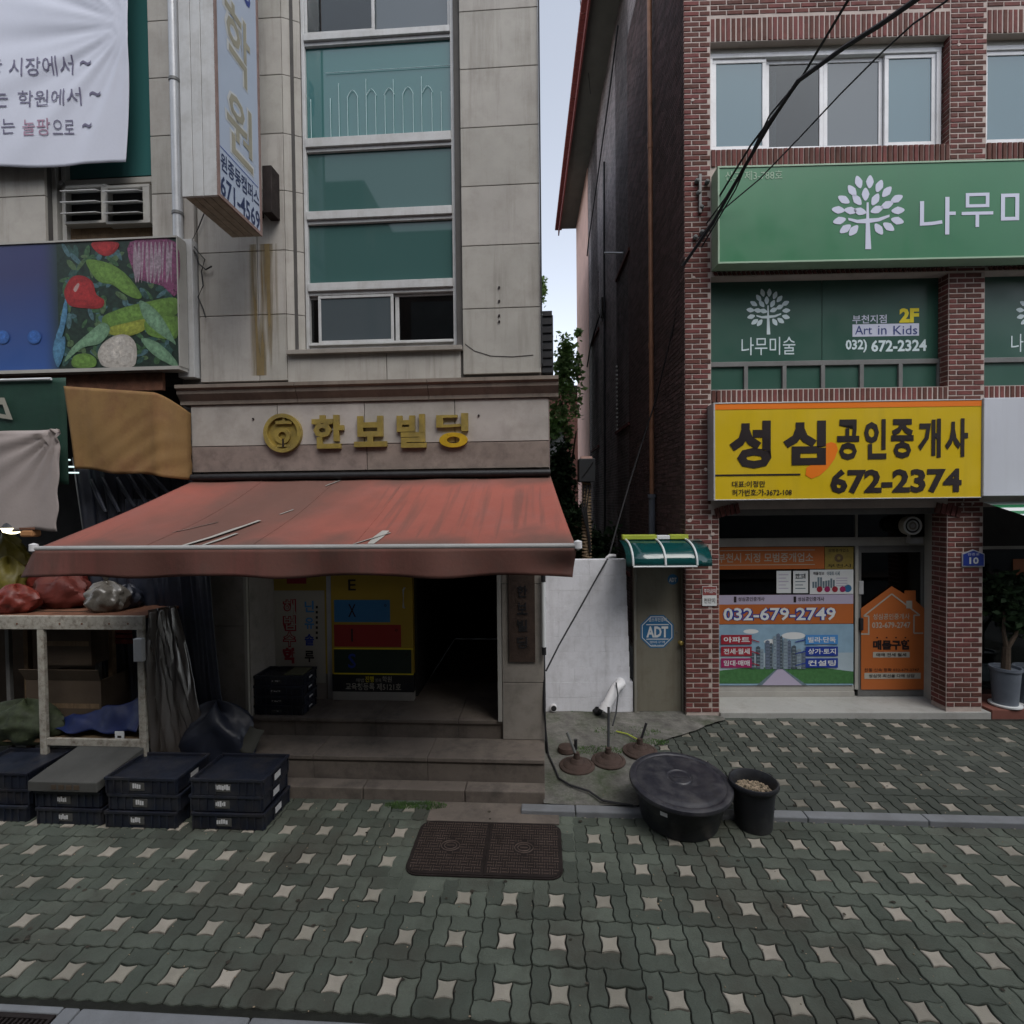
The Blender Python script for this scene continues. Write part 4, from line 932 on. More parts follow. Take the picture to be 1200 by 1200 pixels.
def blob(pts, m, name='vegetable_print', hi=True):
    # closed smooth outline through photo-measured points
    VL[0] += 1; w_ = vw-.0010-.00006*VL[0]; P = []; n = len(pts)
    for i in range(n):
        p0, p1, p2, p3 = [Vector(pts[(i+k-1) % n]) for k in range(4)]
        for q in range(4):
            t = q/4; P.append(.5*((2*p1)+(p2-p0)*t+(2*p0-5*p1+4*p2-p3)*t*t+(3*p1-p0-3*p2+p3)*t**3))
    o_ = prp(name, L, [(a.x, a.y) for a in P], w_, m, vg)
    cx_ = sum(a.x for a in P)/len(P); cy_ = sum(a.y for a in P)/len(P)
    if hi and max(a.x for a in P)-min(a.x for a in P) > 12:
        for f_, k_, dx, dy in ((.86, 1.12, -.6, -.8), (.55, 1.32, -1.2, -1.6)):
            VL[0] += 1; key = (m.name, k_)
            if key not in HC: HC[key] = vc(tuple(min(1, q*k_/.62) for q in HCOL.get(m.name, (.2, .3, .15))), .35, 25, 'highlight')
            prp(name, L, [(cx_+(a.x-cx_)*f_+dx, cy_+(a.y-cy_)*f_+dy) for a in P], vw-.0010-.00006*VL[0], HC[key], vg)
    return o_
rr = random.Random(4)
lm = [vc(c, .5, 30, 'leaf') for c in ((.07, .16, .07), (.05, .12, .10), (.12, .2, .09), (.10, .20, .22))]
for k in range(170):
    cx, cy = rr.uniform(76, 204), rr.uniform(287, 428); a = rr.uniform(0, 6.3); l, h = rr.uniform(4, 11), rr.uniform(2, 4)
    if not (283 < cy-l and cy+l < 431 and cx+l < 208): continue
    VL[0] += .2; prp('vegetable_print', L, [(cx+l*math.cos(a)*math.cos(q)-h*math.sin(a)*math.sin(q), cy+l*math.sin(a)*math.cos(q)+h*math.cos(a)*math.sin(q)) for q in [i*.7 for i in range(9)]], vw-.001-.00006*VL[0], lm[k % 4], vg)
red = vc((.40, .03, .03), .35, 5, 'pepper'); grn = vc((.16, .30, .06), .35, 8, 'cucumber'); wht = vc((.6, .56, .5), .15, 20, 'cauliflower'); pur = vc((.26, .08, .17), .8, 40, 'radicchio'); ylg = vc((.34, .38, .06), .3, 8, 'courgette'); sl = vc((.20, .36, .22), .4, 25, 'long_leaf'); bl2 = vc((.10, .26, .42), .4, 25, 'blue_leaf')
blob([(152, 284), (206, 284), (207, 345), (190, 335), (172, 330), (158, 322)], pur)
vein_ = vc((.46, .36, .42), .4, 30, 'vein')
for k in range(10): x0 = 157+k*4.8; blob([(x0, 286), (x0+2, 286), (x0+3+rr.uniform(-2, 2), 310), (x0+rr.uniform(-1, 3), 332), (x0-1, 310)], vein_)
blob([(108, 284), (138, 284), (135, 295), (124, 300), (113, 295)], red)
blob([(101, 305), (115, 305), (135, 312), (152, 326), (166, 346), (160, 350), (146, 344), (132, 334), (116, 330), (105, 316)], grn)
blob([(76, 338), (84, 325), (96, 323), (108, 330), (113, 345), (122, 352), (118, 361), (98, 361), (82, 358), (76, 348)], red)
blob([(86, 339), (91, 332), (93, 334), (89, 342)], vc((.7, .45, .42), .1, 5, 'glint'))
blob([(120, 372), (140, 362), (170, 354), (206, 349), (207, 368), (180, 374), (150, 378), (126, 386)], grn)
blob([(128, 384), (150, 378), (172, 374), (170, 386), (150, 394), (130, 392)], ylg)
blob([(172, 374), (207, 370), (207, 396), (186, 396), (172, 390)], grn)
blob([(163, 353), (175, 357), (190, 372), (206, 402), (200, 400), (180, 386), (168, 372)], sl)
blob([(120, 378), (129, 386), (118, 402), (96, 408), (76, 424), (84, 408), (104, 390)], sl)
blob([(76, 352), (79, 360), (77, 378), (70, 402), (62, 408), (70, 384)], bl2); blob([(62, 408), (75, 394), (76, 410), (70, 428), (66, 428)], bl2)
blob([(166, 396), (186, 402), (206, 422), (206, 430), (186, 420), (172, 408)], sl); blob([(86, 418), (100, 414), (112, 420), (110, 430), (86, 430)], grn)
blob([(115, 412), (122, 401), (136, 393), (150, 393), (159, 403), (160, 420), (154, 430), (124, 430), (116, 422)], wht)
flor_ = vc((.68, .64, .58), .15, 30, 'floret')
for cx, cy, r_ in ((128, 406, 6), (140, 400, 7), (150, 409, 6), (134, 416, 7), (147, 421, 6)): blob([(cx+r_*math.cos(q), cy+r_*.8*math.sin(q)) for q in (0, 1.2, 2.4, 3.6, 4.8)], flor_)
for x_ in (3, 40):
    blob([(x_+8*math.cos(q), 395+8*math.sin(q)) for q in (0, 1.05, 2.1, 3.1, 4.2, 5.2)], vc((.05, .16, .5), .15, 5, 'dot'))
# strip under the board, cloths below
br = thing(L, 'shop_awning_rail', 'pale rail with a rusty brown board under the vegetable sign', 'rail', (-4.5, -.25, vz0-.1))
bx('board', M['rust'], br, -8, vu1-.25, -.12, -.08, vz0-.22, vz0-.036)
MB().tube([(-8, -.36, L.z(20, 445, -.36)), (L.u(60, 445, -.36), -.36, L.z(20, 445, -.36))], .014, 8).build('rail', M['paper'], br, smooth=True)
gc = thing(L, 'green_sheet', 'dark green shop sheet with part of a pale letter above the beige curtain', 'sign', (-5.2, -.34, 3.6))
def cloth(fr, x0, y0, x1, y1, w_, fn=None, nu=30, nv=20, **k):
    u0, u1, z0, z1 = fr.rect(x0, y0, x1, y1, w_)
    def f(s, t):
        a = (u0+(u1-u0)*s, w_, z0+(z1-z0)*t); return fn(s, t, *a) if fn else a
    return MB().sheet(nu, nv, f)
cloth(L, -260, 447, 79, 570, -.34, lambda s, t, u, w_, z: (u, w_+.012*math.sin(s*22)*(1-t), z)).build('sheet', M['green_cloth'], gc, smooth=True, solid=.002)
prp('letter', L, [(-6, 466), (5, 466), (15, 492), (-4, 489), (-4, 484), (7, 486), (3, 474), (-5, 474)], -.37, M['letter_stone'], gc)
oc = thing(L, 'orange_cloth', 'tan orange tarpaulin wrapped round the shop corner left of the stone sign band', 'cloth', (-4, -.4, 3.3))
ou0, ou1 = L.u(76, 500, -.42), L.u(224, 500, -.16); oz1, oz0 = L.z(140, 449, -.4), L.z(140, 549, -.4)
def of(s, t):
    u = ou0+(ou1-ou0)*s; dz = .12*(s**1.6)*(t); e = max(0, (s-.82)/.18)
    lo = oz0-.10*s; hi = oz1-.02-.10*s-.15*e*e
    uu = u+(.09*(1-t)*(1-s)**2)
    return (uu, -.42+.26*e*e+.012*math.sin(s*9+t*3)*(1-t)+.010*math.sin((s-t)*26)*(1-t)*s, lo+(hi-lo)*t+.012*math.sin(s*11)*(1-t))
MB().sheet(50, 24, of).build('sheet', M['orange_cloth'], oc, smooth=True, solid=.003)
bc = thing(L, 'beige_curtain', 'plain beige cloth curtain with a torn lower corner hanging at the shop front', 'curtain', (-5, -.5, 3))
bw2 = -.5; cu1, cz1, cz0 = L.u(72, 560, bw2), L.z(40, 507, bw2), L.z(40, 622, bw2)
def cf(s, t):
    u = -7.4+(cu1+7.4)*s; r = math.hypot(1-s, 1-t)
    fold = .035*math.sin(math.atan2(1-t+.02, (1-s)*3+.02)*22)*math.exp(-r*3.5)+.01*math.sin(s*30)
    return (u-.05*(1-t)*s*s*(1+.3*math.sin(t*20)), bw2+fold, cz0+(cz1-cz0)*t+.03*s*t-.02*(1-t)*math.sin(s*40)*.5)
MB().sheet(90, 24, cf).build('cloth', M['beige_cloth'], bc, smooth=True, solid=.002)
nt_ = thing(L, 'navy_tarp', 'black plastic tarp hanging in folds behind the left end of the red awning', 'tarp', (-4, 0, 2))
tu0, tu1 = L.u(86, 600, -.1), L.u(240, 600, -.1)
MB().sheet(80, 20, lambda s, t: (tu0+(tu1-tu0)*s+(.35*(1-t)*(1-s)), -.1+.025*math.sin(s*60+t*2)+.02*math.sin(s*23+t*5), .1+(3.32-.1)*t)).build('sheet', M['tarp_navy'], nt_, smooth=True, solid=.002)
for k, (xa, ya, xb, yb) in enumerate(((120, 560, 140, 600), (137, 560, 158, 594), (150, 555, 172, 590), (160, 552, 186, 584), (172, 553, 200, 580), (107, 562, 124, 600))):
    a, b = L.px(xa, ya, -.17), L.px(xb, yb, -.22)
    MB().tube([(a.x, -.17, a.z), ((a.x+b.x)/2+.01, -.21, (a.z+b.z)/2), (b.x, -.22, b.z)], [.018, .024, .014], 8).build('fold', M['tarp_navy'], nt_, smooth=True)
for k, (x0, y0, x1) in enumerate(((69, 539, 82), (67, 547, 88), (66, 554, 92))):  # glowing tubes that imitate a white reflection, not lamps
    a, b = L.px(x0, y0, -.3), L.px(x1, y0, -.3)
    if k == 0: lf = thing(L, 'reflection_strips', 'three thin pale glowing strips imitating reflected light between the beige curtain and orange cloth', 'lamp', (a.x, -.3, a.z))
    MB().tube([(a.x, -.3, a.z), (b.x, -.3, b.z)], .009, 6).build('strip', M['reflect_strip'], lf)
p = L.px(15, 621, -.45); lp = thing(L, 'bulb_lamp', 'lit warm round lamp under the beige curtain at the left', 'lamp', (p.x, -.45, p.z))
MB().lathe((p.x, -.45, p.z), [(.02, -.04), (.07, -.02), (.085, .02)], 16, 1.1).build('bulb', M['lamp'], lp, smooth=True)
MB().lathe((p.x, -.45, p.z), [(.09, .021), (.05, .09), (.02, .11)], 16).build('shade', M['plastic_dark'], lp, smooth=True)
p = L.px(36, 625, -.45); l2 = thing(L, 'tan_lamp', 'dull orange lantern box right of the lit lamp under the curtain', 'lamp', (p.x, -.45, p.z))
bx('shade', mat('tan_glow', (.35, .17, .07), .6, .1, 3, 0, 0), l2, p.x-.07, p.x+.07, -.5, -.4, p.z-.035, p.z+.04, bevel=.02); bx('cap', M['rust'], l2, p.x-.09, p.x+.09, -.5, -.4, p.z+.041, p.z+.06)
# shop interior
si = [(ML, ULFT, 1.6, 1.7, 0, zbase+.1), (ULFT-.1, ULFT-.001, .36, 1.6, 0, zbase)]
for q in si: bx('interior_wall', M['room_dark'], ms, *q)
bx('interior_ceiling', M['room_dark'], ms, ML, ULFT-.001, .36, 1.6, zbase+.001, zbase+.1); bx('interior_floor', M['concrete'], ms, ML, ULFT-.3, -.2, 1.6, -.01, .015)
# heaped produce shelf in the shop
sh = thing(L, 'produce_shelf', 'low shelf in the shop behind the stall carrying heaped bags', 'shelf', (-5.4, .0, 0))
bx('top', M['wood'], sh, -6.6, -4.5, -.25, .35, 1.80, 1.84)
for u in (-6.4, -5.5, -4.56): bx('leg', M['wood'], sh, u, u+.05, -.2, -.15, .0, 1.80)
bx('back_board', M['card'], sh, -6.6, -4.5, .30, .34, .2, 1.79)
def bagshape(cu, cw, cz, ru, rw, rz, m, label, name='produce_bag', seed=0, cat='bag', group=None, knot=False):
    rs = random.Random(seed); n1, n2 = 48, 28; ph = [rs.uniform(0, 6.28) for _ in range(6)]
    t = thing(L, name, label, cat, (cu, cw, cz), group)
    def f(s, q):
        a = s*2*math.pi; b = (q-.5)*math.pi; r = 1+.09*math.sin(3*a+ph[0])*math.cos(b)+.07*math.sin(5*a+ph[1]+4*b)+.05*math.sin(9*a+ph[2]-5*b)
        z = math.sin(b); z = max(z, -.75)
        P_n = Vector((math.cos(b)*math.cos(a), math.cos(b)*math.sin(a), math.sin(b))); r += .16*mnoise.noise(P_n*2.3+Vector((seed*3.1, 0, 0)))+.09*abs(mnoise.noise(P_n*5+Vector((0, seed*2.7, 0))))+.05*mnoise.noise(P_n*11)
        return (cu+ru*r*math.cos(b)*math.cos(a), cw+rw*r*math.cos(b)*math.sin(a), cz+rz*(z+.75)*(1+.08*math.sin(4*a+ph[3])))
    MB().sheet(n1, n2, f).build('bag', m, t, smooth=True)
    if knot: MB().lathe((cu, cw, cz+rz*1.72), [(.01, -.03), (.022, 0), (.012, .02), (.035, .07), (.02, .075)], 9).build('knot', m, t, smooth=True)
    return t
bt = thing(L, 'black_tarp', 'black plastic tarp hanging to the ground between the stall and the entrance column', 'tarp', (L.u(215, 800, -.14), -.14, .1))
ta0, ta1, tb0, tb1 = L.u(150, 700, -.14), L.u(243, 690, -.14), L.u(160, 850, -.14), L.u(283, 860, -.14)
def btf(s, t):
    a_, b_ = tb0+(ta0-tb0)*t, tb1+(ta1-tb1)*t**.7; k_ = mnoise.noise((s*9+t*.6, t*1.1, 5))
    return (a_+(b_-a_)*s+.015*k_, -.15+.055*k_+.02*mnoise.noise((s*24, t*3, 2))-.10*(1-t)*s, .12+2.75*t)
MB().sheet(70, 30, btf).build('sheet', M['tarp_navy'], bt, smooth=True, solid=.002)
# stall frame
TW = -.66
st = thing(L, 'stall_table', 'white painted steel stall frame with chipped paint at the left', 'table', (-4, TW, 0))
tz1 = L.z(85, 722, TW); tz0 = L.z(85, 738, TW)
tl, tr_ = -7.2, L.u(167, 730, TW)
bx('rail', M['white_paint_old'], st, tl, tr_, TW, TW+.04, tz0, tz1, bevel=.005)
tzb = L.z(110, 875, TW)
for x_, nm in ((48, 'leg'), (165, 'leg')):
    u = L.u(x_, 800, TW); bx(nm, M['white_paint_old'], st, u-.033, u+.033, TW+.002, TW+.042, 0, tz0-.001, bevel=.005)
u2 = L.u(48, 800, TW)+.034; u3 = L.u(165, 800, TW)-.034
bx('lower_rail', M['white_paint_old'], st, u2, u3, TW+.004, TW+.034, tzb, tzb+.07, bevel=.005)
for u in (u2-1.2, ): bx('leg', M['white_paint_old'], st, u-.03, u+.03, TW+.002, TW+.042, 0, tz0-.001, bevel=.005)
for u in (L.u(112, 800, TW+.4), L.u(7, 800, TW+.4)): bx('rear_leg', M['alu_dark'], st, u-.022, u+.022, TW+.42, TW+.46, 0, tz0, bevel=.004)
bx('top', M['rust'], st, tl, tr_-.005, TW+.041, TW+.75, tz1-.03, tz1-.002); bx('shelf', M['wood'], st, tl, tr_-.04, TW+.045, TW+.75, tzb+.01, tzb+.04)
for x_ in (20, 70, 96, 128, 150):
    p = L.px(x_, 731, TW); MB().lathe((p.x, TW, p.z), [(.003, -.006), (.009, -.003), (.009, .004)], 8, tilt=Matrix.Rotation(R_(90), 3, 'X')).build('bolt', M['rust'], st)
p = L.px(164, 760, TW-.02); bx('switch_box', M['steel_white'], st, p.x-.045, p.x+.045, TW-.05, TW-.001, p.z-.12, p.z+.1, bevel=.01)
# things in and on the stall
zs_ = tzb+.04
cb = [(25, 128, -.2, .62, .0, 'large cardboard box standing open on the stall shelf'), (62, 112, -.1, .30, .0, '')]
def carton(u0, u1, w0, w1, z0, z1, label, lean=0):
    t = thing(L, 'cardboard_box', label, 'cardboard box', ((u0+u1)/2, w0, z0)); th = .008
    mb = MB(); mb.box(u0, u1, w0, w0+th, z0, z1); mb.box(u0, u1, w1-th, w1, z0, z1); mb.box(u0, u0+th, w0+th, w1-th, z0, z1); mb.box(u1-th, u1, w0+th, w1-th, z0, z1); mb.box(u0+th, u1-th, w0+th, w1-th, z0, z0+th)
    mb.build('body', M['card'], t)
    MB().add([(u0, w0, z1), (u1, w0, z1), (u1+.02, w0-.05, z1+.12), (u0-.02, w0-.05, z1+.12)], [(0, 1, 2, 3)]).build('flap', M['card'], t, solid=.006)
    MB().quad((u0+.02, w0-.002, (z0+z1)/2-.025), (u1-.02, w0-.002, (z0+z1)/2-.025), (u1-.02, w0-.002, (z0+z1)/2+.025), (u0+.02, w0-.002, (z0+z1)/2+.025)).build('tape', M['wood'], t)
ua, ub = L.u(28, 800, TW+.2), L.u(116, 800, TW+.2)
carton(ua, ub, TW+.22, TW+.6, zs_, zs_+.52, 'lower brown cardboard box standing on the stall shelf')
carton(ua+.14, ub-.12, TW+.25, TW+.6, zs_+.66, zs_+1.1, 'upper brown cardboard box stacked on the other box in the stall')
bb = thing(L, 'blue_tarp', 'crumpled blue plastic tarp lying on the stall shelf', 'tarp', (ub+.2, TW+.2, zs_))
b0, b1 = L.u(52, 850, TW+.06), L.u(160, 850, TW+.06)
MB().sheet(34, 14, lambda s, t: (b0+(b1-b0)*s, TW+.07+.14*t+.02*math.sin(s*17), zs_+.07+(.06+.24*s)*t+.015*math.sin(s*15+t*6))).build('sheet', M['blue_tarp'], bb, smooth=True, solid=.003)
tg = thing(L, 'white_tag', 'small white card lying at the blue tarp edge on the stall shelf', 'card', (L.u(140, 858, TW+.05), TW+.05, zs_+.05))
p = L.px(140, 858, TW+.046); bx('card', M['paper'], tg, p.x-.045, p.x+.045, TW+.044, TW+.05, zs_+.001, zs_+.09); bx('mark', M['ink'], tg, p.x-.02, p.x+.02, TW+.0425, TW+.0435, zs_+.03, zs_+.05)
rd = thing(L, 'red_crate', 'dim red plastic crate at the back right inside the stall', 'crate', (L.u(145, 765, 0), -.1, 1.2))
u0, u1 = L.u(118, 765, TW+.5), L.u(160, 765, TW+.5)
for k in range(4): bx('slat', M['fruit_red'], rd, u0, u1, TW+.5, TW+.52, 1.35+k*.055, 1.39+k*.055)
bx('bottom', M['fruit_red'], rd, u0, u1, TW+.521, TW+.72, 1.34, 1.36); bx('side', M['fruit_red'], rd, u0, u0+.01, TW+.521, TW+.72, 1.361, 1.56); bx('side', M['fruit_red'], rd, u1-.01, u1, TW+.521, TW+.72, 1.361, 1.56)
bagshape(L.u(125, 700, TW+.25), TW+.25, tz1, .20, .14, .16, M['clear_bag'], 'translucent pale plastic bag slumped on the stall top near its right end', seed=2, knot=True)
bagshape(L.u(150, 700, TW+.4), TW+.4, tz1, .12, .12, .13, M['tarp_navy'], 'small dark bag behind the pale bag on the stall top', seed=3)
bagshape(L.u(22, 710, TW+.2), TW+.18, tz1, .20, .14, .15, M['fruit_red'], 'red net bag of produce on the stall top at the far left', seed=4)
bagshape(L.u(72, 700, TW+.4), TW+.42, tz1, .30, .16, .19, mat('red_bag_dark', (.11, .022, .016), .6, .3, 6, .1), 'dark red plastic bag in the middle of the stall top', seed=5)
bagshape(L.u(10, 690, TW+.5), TW+.5, tz1+.0, .22, .15, .28, M['fruit_yellow'], 'yellow bag behind the red net bag at the far left', seed=6)
bagshape(L.u(-4, 660, 0), .05, 1.84, .30, .2, .36, M['fruit_yellow'], 'tall yellow green bag on the shelf behind the stall at the left edge', seed=8)
bagshape(L.u(55, 690, 0), .05, 1.84, .4, .2, .2, M['fruit_red'], 'heap of dim red bags on the shelf right of the tall yellow bag', seed=9)
bagshape(L.u(20, 865, TW+.1), TW+.2, 0.46, .42, .22, .22, M['greens'], 'heap of leafy greens spilling out at the lower left of the stall', 'greens_heap', seed=10, cat='vegetables')
# plastic sheeting down the right end of the stall
ps = thing(L, 'plastic_sheeting', 'crumpled translucent plastic sheet hanging down the right end of the stall', 'plastic sheet', (tr_+.1, TW+.2, 1))
def pf_(s, t):
    u = tr_+.02+(.10+.34*(1-t)**1.2)*s; nz = mnoise.noise((s*5.5-t*1.2, t*1.6, 3)); n2 = mnoise.noise((s*15+t*2, t*3.5, 9)); n3 = mnoise.noise((s*30, t*14, 1))
    return (u+.02*n2, TW+.05+.25*s+.07*nz+.035*n2+.008*n3, .30+(tz1+.05-.30)*t)
MB().sheet(44, 44, pf_).build('sheet', glass_mat('sheet_plastic', (.55, .52, .48), .7, .12, .28, ((.13, .11, .095), .4)), ps, smooth=True, solid=.002)
# ---- crates
def crate(label, u, w_, z, wd=.67, dp=.46, h=.147, group='dark plastic crates piled in front of the shop'):
    t = thing(L, 'plastic_crate', label, 'crate', (u, w_, z), group); m = M['crate']
    mb = MB(); th = .012
    mb.box(u+.012, u+wd-.012, w_+.012, w_+.012+th, z, z+h-.03); mb.box(u+.012, u+wd-.012, w_+dp-.012-th, w_+dp-.012, z, z+h-.03)
    mb.box(u+.012, u+.012+th, w_+.024, w_+dp-.024, z, z+h-.03); mb.box(u+wd-.012-th, u+wd-.012, w_+.024, w_+dp-.024, z, z+h-.03)
    mb.box(u+.024, u+wd-.024, w_+.024, w_+dp-.024, z+h-.05, z+h-.035)
    mb.build('body', m, t, bevel=.003)
    mb = MB(); mb.box(u, u+wd, w_, w_+.022, z+h-.03, z+h-.003); mb.box(u, u+wd, w_+dp-.022, w_+dp, z+h-.03, z+h-.003); mb.box(u, u+.022, w_+.0221, w_+dp-.0221, z+h-.03, z+h-.003); mb.box(u+wd-.022, u+wd, w_+.0221, w_+dp-.0221, z+h-.03, z+h-.003)
    mb.build('rim', m, t, bevel=.004)
    n = 9
    for k in range(n+1):
        if 3 < k < 6: continue
        bx('rib', m, t, u+.014+(wd-.04)*k/n, u+.026+(wd-.04)*k/n, w_+.002, w_+.0118, z+.004, z+h-.031)
    for k in range(4): bx('rib', m, t, u+wd-.0118, u+wd-.002, w_+.02+(dp-.05)*k/3, w_+.032+(dp-.05)*k/3, z+.004, z+h-.031)
    lb = bx('label', M['grey_board'], t, u+wd*.33, u+wd*.55, w_+.006, w_+.0115, z+.03, z+h-.05)
    mb = MB(); rs = random.Random(int(u*100+z*10)); q = u+wd*rs.uniform(.34, .40); qe = u+wd*rs.uniform(.46, .53)
    while q < qe:
        s_ = rs.uniform(.008, .018); mb.box(q, q+s_, w_+.004, w_+.0058, z+.045+rs.uniform(0, .01), z+h-.065+rs.uniform(-.004, .012)); q += s_+.005
    mb.build('label_print', M['label_white'], t, kind='stuff')
    MB().box(u+wd-.0018, u+wd-.0005, w_+dp*.4, w_+dp*.62, z+.04, z+h-.05).build('side_label', M['label_white'], t) if h > .1 else None
    return t
names = ['first', 'second', 'third', 'fourth']
stacks = [(-48, 962, 'at the far left below the greens', 3), (40, 966, 'under the grey lid below the white stall frame', 2), (123, 970, 'between the grey lidded stack and the rightmost stack', 3), (222, 972, 'nearest the entrance steps', 3)]
pos = ['bottom', 'middle', 'top']
for i, (x, y, where, n) in enumerate(stacks):
    p = L.onz(x, y, 0)
    for k in range(n):
        crate(f'{("bottom", "top")[k] if n == 2 else pos[k]} dark plastic crate of the stack {where}', p.x+(.01, -.012, .006)[k]*(i % 2*2-1), p.y+(.0, .012, .004)[k], .002+k*.148, wd=.66 if i != 1 else .62)
    if i == 1:
        ld = thing(L, 'grey_lid', 'grey board lid tilted over the crates below the white stall frame', 'lid', (p.x, p.y, .34))
        MB().add([(p.x-.02, p.y-.03, .31), (p.x+.62, p.y-.03, .31), (p.x+.72, p.y+.62, .50), (p.x+.04, p.y+.62, .50), (p.x-.02, p.y-.03, .40), (p.x+.62, p.y-.03, .40), (p.x+.72, p.y+.62, .54), (p.x+.04, p.y+.62, .54)],
                 [(0, 3, 2, 1), (4, 5, 6, 7), (0, 1, 5, 4), (2, 3, 7, 6), (1, 2, 6, 5), (3, 0, 4, 7)]).build('board', M['grey_board'], ld, bevel=.008)
        for k in range(4): bx('letter', M['card'], ld, p.x+.20+k*.07, p.x+.25+k*.07, p.y-.034, p.y-.0305, .335, .375)
p = L.onz(297, 838, z_land)
lz = z_land+.001
for k in range(4): crate(f'{("lowest", "second lowest", "second highest", "highest")[k]} small dark crate of the stack on the entrance landing', p.x+.006*(k % 2), p.y, lz+k*.108, .56, .34, .107, group='dark crates on the entrance landing')
pp = thing(L, 'folded_paper', 'greenish folded paper lying on top of the crates on the landing', 'paper', (p.x+.35, p.y+.1, lz+.45))
MB().box(p.x+.33, p.x+.54, p.y+.03, p.y+.27, lz+.43, lz+.438).build('sheet', mat('green_paper', (.12, .12, .07), .8, .1), pp)
# dark bundle behind crates
bd = thing(L, 'dark_bundle', 'dark greenish rolled sheet leaning behind the rightmost crates', 'bundle', (L.u(270, 870, -.3), -.3, .45))
q0 = L.px(262, 892, -.45); q1 = L.px(290, 850, -.35)
MB().sheet(10, 10, lambda s, t: (q0.x+.30*s+(.06*t), -.45+.12*t+.03*math.sin(s*6), .40+(q1.z-.40)*t-.05*s*s)).build('sheet', mat('bundle_cloth', (.045, .045, .037), .8, .2), bd, smooth=True, solid=.01)
bagshape(L.u(252, 880, -.35), -.3, 0.1, .38, .22, .38, M['tarp_navy'], 'black plastic bag slumped behind the crates beside the steps', 'rubbish_bag', seed=12)
bagshape(L.u(190, 860, -.2), -.2, 0.1, .4, .25, .42, M['tarp_navy'], 'black plastic bag hidden in shade behind the plastic sheeting', 'rubbish_bag', seed=13)

# ================================================================== BRICK BUILDING
bb_ = thing(B, 'brick_building', 'dark red brick building with white framed windows above a ground floor shop front', 'building', (0, 0, 0))
def Bz(y, x=970, w=0): return B.z(x, y, w)
def Bu(x, y=400, w=0): return B.u(x, y, w)
XR = 11.0; ZW = 12.9; SILL = .10
uP0, uP1 = 0.0, Bu(843, 720)              # left pier
uQ0, uQ1 = Bu(1110, 400)+.02, Bu(1154, 400)  # middle pier
uA0 = Bu(833, 250)                        # upper bays start a little nearer
uP1u = uA0
Z3t, Z3s, Z3b, Z3c = Bz(45), Bz(17), Bz(172), Bz(193)     # 3F window head, soldier top, sill, soldier bottom
Z2s, Z2t, Z2b, Z2c = Bz(309), Bz(322), Bz(455), Bz(470)
ZSH = Bz(596)                             # shop opening head
mb = MB(); D0, D1 = .0055, .24
mb.box(uP0+.012, uP1u, D0, D1, 0, ZW); mb.box(uP1u, uP1, D0, D1, 0, Z2c-.3)
mb.box(uQ0, uQ1, D0, D1, 0, ZW)
for ua, ub in ((uP1u, uQ0), (uQ1, XR)):
    mb.box(ua, ub, D0, D1, Z3t, ZW); mb.box(ua, ub, D0, D1, Z2t, Z3b-.0); mb.box(ua if ua != uP1u else uP1, ub, D0, D1, ZSH, Z2b)
mb.build('wall_core', M['mortar'], bb_)
# --- bricks
BL, BH, BG = .187, .0485, .0145
PITCHZ = BH+BG
bricks = []      # (u, z, len, height, w)
def courses(u0, u1, z0, z1, w_=0.0, soldier=False, off=0):
    if soldier:
        n = max(1, round((u1-u0)/PITCHZ)); p = (u1-u0)/n
        for i in range(n): bricks.append((u0+i*p+BG*.5, z0+.006, p-BG*1.15, z1-z0-.012, w_))
        return
    k0 = math.ceil((z0-.1)/PITCHZ-1e-6); k = k0
    while .1+k*PITCHZ+BH <= z1+.004:
        z = .1+k*PITCHZ; step = BL+BG; ph = (k % 2)*step/2
        a = u0+BG*.4
        first = step/2-BG if k % 2 else BL
        cur = a; ln = first
        while cur < u1-.02:
            e = min(cur+ln, u1-BG*.4)
            if e-cur > .025: bricks.append((cur, z, e-cur, BH, w_))
            cur += ln+BG; ln = BL
        k += 1
courses(uP0, uP1u, SILL, Bz(3)+.5)
for (a, b) in ((uQ0, uQ1),): courses(a, b, SILL+.01, Z3t+1.4)
courses(uP1u, uP1, SILL, Bz(600))
courses(uP1u, uQ0, Z3s, Z3s+.9); courses(uQ1, XR-1.2, Z3s, Z3s+.9)
for a, b in ((uP1u, uQ0), (uQ1, XR-1.2)):
    courses(a, b, Z3t, Z3s, -.0, True); courses(a, b, Z3c, Z3b, -.01, True); courses(a, b, Z2c, Z2b, -.0, True)
    courses(a, b, Z2t+.06, Z2s, -.0, True)
courses(uP1u, uQ0, Z2s, Bz(302)); 
# dentil course: small slanted bricks under the sign
den = []
rr = random.Random(11)
def bmesh_of(ln, ht, dep=.03, ch=.004):
    me = bpy.data.meshes.new('brick')
    vs = []
    for w_, c in ((0, ch), (ch, 0), (dep, 0)):
        vs += [(c, w_, c), (ln-c, w_, c), (ln-c, w_, ht-c), (c, w_, ht-c)]
    fs = [(0, 1, 2, 3)]+[(4*r+4+i, 4*r+4+(i+1) % 4, 4*r+(i+1) % 4, 4*r+i) for r in range(2) for i in range(4)]
    me.from_pydata(vs, [], fs); me.materials.append(M['brick']); return me, vs, fs
cache = {}
cand = []
for (u, z, ln, ht, w_) in bricks:
    W3 = B.O+B.U*(u+ln/2)+B.W*w_+Vector((0, 0, z+ht/2)); d = W3-CAM; f = d.dot(F); px = 600+FPX*d.dot(CR)/f; py = 600-FPX*d.dot(CU)/f
    if not (-10 < px < 1215 and -15 < py < 1200): continue
    hid = (843 < px and 198 < py < 300) or (838 < px and 478 < py < 578)
    if hid: continue
    key = (round(ln, 3), round(ht, 3)); size = (ln*ht)/(f*f)
    cand.append((-size, u, z, w_, key))
